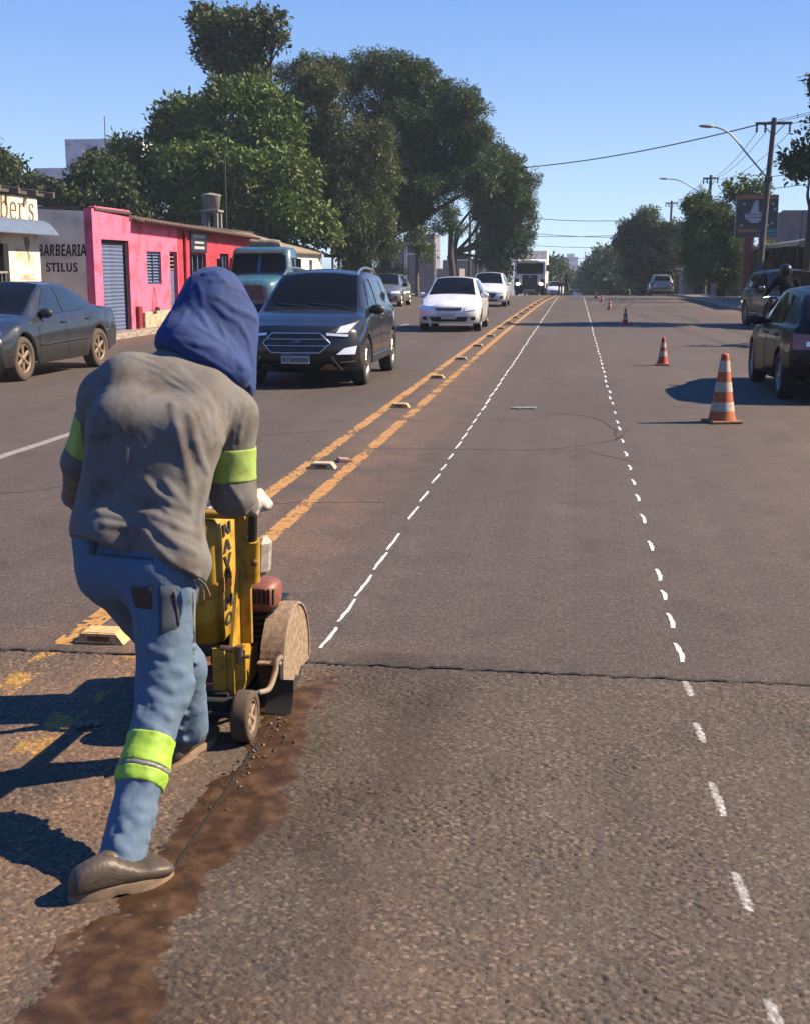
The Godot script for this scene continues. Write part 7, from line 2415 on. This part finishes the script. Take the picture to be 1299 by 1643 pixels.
# ------------------------------------------------------------------ cones, road studs, litter, far people
func cone(called: String, label: String, at: Vector3, h: float, turn: float, bands: Array, group := "", topm := 0.0):
	var o := thing(called, label, "traffic cone", at, turn, group)
	var w := h * 0.235
	var bg := G.new()
	bg.box(Vector3(0, 0.016, 0), Vector3(w * 2, 0.03, w * 2), Basis(), 0.008)
	obj("base", bg, M.cone_base, o)
	var r := func(t: float) -> float: return lerpf(w * 0.80, w * 0.22, t) + 0.012 * pow(1.0 - t, 8)
	for q in bands:
		var g := G.new()
		var p := []
		for k in 5:
			var t := lerpf(q[0], q[1], k / 4.0)
			p.append(V(r.call(t) + (0.0025 if q[2] == 1 else 0.0), 0.028 + t * (h - 0.028)))
		if q[1] > 0.99:
			p.append(V(r.call(1.0) * 0.7, h + 0.003))
			p.append(V(0.0, h + 0.002))
		g.lathe(p, 24)
		obj("band", g, [M.cone_orange, M.cone_white, M.cone_red, M.black_plastic][q[2]], o)
	return o
func road_things():
	mat("cone_orange", Color(0.62, 0.14, 0.030), 0.75, {"tex": "grime", "size": 0.4})
	mat("cone_red", Color(0.58, 0.055, 0.025), 0.75, {"tex": "grime", "size": 0.4})
	mat("cone_white", Color(0.62, 0.54, 0.46), 0.7, {"tex": "grime", "size": 0.3})
	mat("cone_base", Color(0.34, 0.17, 0.07), 0.85, {"tex": "grime", "size": 0.3})
	mat("stud_yellow", Color(0.52, 0.34, 0.15), 0.8, {"keep": true, "tex": "grime", "size": 0.2, "bump": "bumps", "depth": 0.2})
	mat("stud_dirty", Color(0.42, 0.33, 0.23), 0.85, {"keep": true, "tex": "grime", "size": 0.2})
	mat("reflector", Color(0.28, 0.055, 0.02), 0.2, {"coat": 1.0})
	mat("wheel_muddy", Color(0.11, 0.075, 0.05), 0.9, {"tex": "grime", "size": 0.12})
	mat("litter", Color(0.55, 0.53, 0.50), 0.8)
	mat("litter_blue", Color(0.30, 0.36, 0.44), 0.6)
	mat("figure", Color(1, 1, 1), 0.9, {"vc": true, "spec": 0.15})
	var big := [[0.0, 0.14, 0], [0.14, 0.28, 1], [0.28, 0.43, 0], [0.43, 0.58, 1], [0.58, 0.73, 0], [0.73, 0.90, 1], [0.90, 1.0, 0]]
	var small := [[0.0, 0.28, 2], [0.28, 0.48, 1], [0.48, 0.62, 2], [0.62, 0.80, 1], [0.80, 1.0, 2]]
	var p := on_ground(1157, 679)
	cone("traffic_cone", "large sun-bleached orange traffic cone with pale bands beside the dark hatchback", Vector3(p.x, 0.010, p.z), 0.74, 0.25, big)
	var names := ["small red and white traffic cone, next after the large one", "dark-topped traffic cone standing in the tree's shade", "small traffic cone just beyond the tree's shade", "far small cone, last but one before the crest", "farthest small cone at the crest"]
	var k := 0
	for q in [[1062, 587, 0.48], [1002, 522, 0.48], [977, 497, 0.42], [965, 485, 0.42], [955, 478, 0.42]]:
		p = on_ground(q[0], q[1])
		cone("traffic_cone", names[k], Vector3(p.x, gy(p.z) + 0.010, p.z), q[2], 0.1 * k, [[0.0, 0.28, 2], [0.28, 0.48, 1], [0.48, 0.66, 3], [0.66, 0.82, 1], [0.82, 1.0, 3]] if k == 1 else small)
		k += 1
	# road studs between the yellow lines
	var sg := G.new()
	var prof := [V(-0.115, 0.0), V(0.115, 0.0), V(0.080, 0.046), V(-0.080, 0.046)]
	sg.prism(prof, -0.062, 0.062)
	sg.box(Vector3(0, 0.0475, 0), Vector3(0.150, 0.004, 0.10), Basis(), 0.001)
	var smesh := sg.done()
	var rg := G.new()
	rg.box(Vector3(0, 0.024, 0.0635), Vector3(0.10, 0.022, 0.004))
	var rmesh := rg.done()
	var z := -5.02
	var xs := -2.06
	var n := 0
	while z > -84.0:
		var drift := 0.5 * clampf((-z - 20.0) / 60.0, 0, 1) * clampf((-z - 20.0) / 60.0, 0, 1)
		var label := "raised yellow road stud between the double yellow lines"
		if n == 0: label = "raised yellow road stud just behind the worker's legs"
		elif n == 1: label = "raised yellow road stud lying next to a broken pink one"
		var o := thing("road_stud", label, "road stud", Vector3(xs + drift, gy(z) + (0.011 if z < -4.9 else 0.004), z), 0.03 * sin(n * 2.0), "road studs along the centre line" if n > 1 else "")
		show_mesh("block", smesh, M.stud_yellow if n % 3 != 1 else M.stud_dirty, o)
		show_mesh("reflector", rmesh, M.reflector, o)
		z -= [4.86, 4.6, 4.0, 3.9][mini(n, 3)]
		n += 1
	p = on_ground(553, 742)
	var br := thing("broken_stud", "broken pinkish piece of road stud on the yellow line", "road stud", Vector3(p.x, 0.013, p.z), 0.35)
	obj("block", G.new().prism([V(-0.06, 0), V(0.06, 0), V(0.045, 0.02), V(-0.05, 0.028)], -0.07, 0.07), mat("stud_pink", Color(0.50, 0.30, 0.24), 0.85, {"tex": "grime", "size": 0.15}), br)
	# crumpled flyer and scraps on the asphalt
	for q in [[840, 657, 0.16, 0.05, "flattened pale blue strip of litter lying on the road", M.litter_blue], [140, 1168, 0.045, 0.02, "small pale leaf lying in the worker's shadow", mat("dry_leaf", Color(0.30, 0.22, 0.13), 0.9)]]:
		p = on_ground(q[0], q[1])
		var g := G.new()
		var rows := []
		for i in 7:
			var row := []
			for j in 4: row.append(Vector3((i / 6.0 - 0.5) * 2.0 * q[2] * (1.0 - 0.4 * absf(j / 3.0 - 0.5)), 0.006 + 0.012 * absf(sin(i * 1.7 + j)), (j / 3.0 - 0.5) * 2.0 * q[3] + 0.02 * sin(i)))
			rows.append(row)
		g.grid(rows)
		var o := obj("litter", g, q[5])
		o.position = Vector3(p.x, 0.012 if p.z < -4.9 else 0.006, p.z)
		tag(o, q[4], "litter")
	# people standing by the far end of the works
	figure("person", "far person in dark clothes with a pale vest at the crest", Vector3(-1.25, gy(-101.0) + 0.01, -101.0), 0.2, 1.72, {}, [Color(0.02, 0.02, 0.03), Color(0.16, 0.17, 0.14), Color(0.03, 0.025, 0.02)])
	figure("person", "far person in a black coat beside the pale-vested one", Vector3(-0.80, gy(-102.0) + 0.01, -102.0), 0.5, 1.75, {"wl": Vector3(-0.16, 0.95, 0.2)}, [Color(0.02, 0.02, 0.03), Color(0.02, 0.022, 0.03), Color(0.03, 0.025, 0.02)])
	motorcycle()
func motorcycle():
	var at := Vector3(4.45, 0.011, -27.5)
	mat("bike_black", Color(0.012, 0.012, 0.013), 0.4, {"spec": 0.3, "coat": 0.2})
	var o := thing("motorcycle", "dark motorcycle with chrome trim ahead of the black hatchback", "motorcycle", at, 0.12)
	for z in [0.62, -0.62]:
		var wn := Node3D.new()
		wn.name = numbered("wheel", o)
		o.add_child(wn)
		wn.position = Vector3(0, 0.30, z)
		var xf := Transform3D(Basis(Vector3.BACK, PI / 2), Vector3.ZERO)
		obj("tyre", G.new().lathe([V(0.24, -0.04), V(0.285, -0.045), V(0.30, 0.0), V(0.285, 0.045), V(0.24, 0.04), V(0.24, -0.04)], 28, xf), M.rubber, wn)
		var sg := G.new()
		for k in 10: sg.tube([Vector3.ZERO, Vector3(0, sin(TAU * k / 10), cos(TAU * k / 10)) * 0.24], 0.008, 4)
		obj("rim", sg, M.alloy, wn)
	obj("engine", G.new().box(Vector3(0, 0.42, 0.0), Vector3(0.26, 0.30, 0.36), Basis(), 0.05), M.bike_black, o)
	obj("fuel_tank", G.new().ball(Vector3(0, 0.80, -0.16), Vector3(0.15, 0.13, 0.27), 10), M.bike_black, o)
	obj("seat", G.new().box(Vector3(0, 0.78, 0.32), Vector3(0.24, 0.09, 0.62), Basis(Vector3.RIGHT, -0.06), 0.04), M.bike_black, o)
	obj("tail_unit", G.new().box(Vector3(0, 0.74, 0.68), Vector3(0.18, 0.10, 0.22), Basis(Vector3.RIGHT, -0.2), 0.03), M.bike_black, o)
	obj("tail_lamp", G.new().box(Vector3(0, 0.74, 0.80), Vector3(0.14, 0.06, 0.03), Basis(), 0.01), M.lamp_red, o)
	obj("fork", G.new().tube([Vector3(0.08, 0.30, -0.62), Vector3(0.08, 0.98, -0.40)], 0.025, 6).tube([Vector3(-0.08, 0.30, -0.62), Vector3(-0.08, 0.98, -0.40)], 0.025, 6), M.chrome, o)
	obj("handlebar", G.new().tube(smooth_path([Vector3(-0.36, 1.02, -0.26), Vector3(-0.15, 1.04, -0.38), Vector3(0.15, 1.04, -0.38), Vector3(0.36, 1.02, -0.26)], 5), 0.014, 6), M.chrome, o)
	for sx in [-1.0, 1.0]: obj("mirror", G.new().tube([Vector3(sx * 0.28, 1.03, -0.32), Vector3(sx * 0.36, 1.20, -0.30)], 0.008, 5).ball(Vector3(sx * 0.40, 1.23, -0.30), Vector3(0.07, 0.04, 0.02), 6), M.chrome, o)
	obj("exhaust", G.new().tube([Vector3(0.12, 0.34, -0.1), Vector3(0.15, 0.30, 0.3), Vector3(0.16, 0.36, 0.8)], [0.022, 0.03, 0.04], 8), M.chrome, o)
	obj("swing_arm", G.new().tube([Vector3(0, 0.36, 0.1), Vector3(0, 0.30, 0.62)], 0.03, 6), M.bike_black, o)
	# rider
	var f: Node3D = figure("person", "motorcycle rider in dark clothes and helmet ahead of the black hatchback", at, 0.12, 1.75, {"hl": Vector3(-0.11, 0.92, 0.22), "hr": Vector3(0.11, 0.92, 0.22), "kl": Vector3(-0.20, 0.80, -0.20), "kr": Vector3(0.20, 0.80, -0.20), "al": Vector3(-0.21, 0.38, -0.02), "ar": Vector3(0.21, 0.38, -0.02), "tl": Vector3(-0.22, 0.34, -0.16), "tr": Vector3(0.22, 0.34, -0.16), "c": Vector3(0, 1.26, 0.14), "n": Vector3(0, 1.44, 0.07), "h": Vector3(0, 1.58, 0.03), "sl": Vector3(-0.20, 1.38, 0.10), "sr": Vector3(0.20, 1.38, 0.10), "el": Vector3(-0.34, 1.16, -0.02), "er": Vector3(0.34, 1.16, -0.02), "wl": Vector3(-0.34, 1.06, -0.24), "wr": Vector3(0.34, 1.06, -0.24)}, [Color(0.02, 0.022, 0.03), Color(0.015, 0.015, 0.018), Color(0.16, 0.09, 0.06)])
	var hg := G.new()
	hg.ball(Vector3(0, 1.60, 0.03), Vector3(0.135, 0.145, 0.155), 12)
	var he := obj("helmet", hg, M.bike_black, f)
	obj("visor", G.new().ball(Vector3(0, 1.61, -0.05), Vector3(0.115, 0.06, 0.09), 8), M.glass_dark, he)
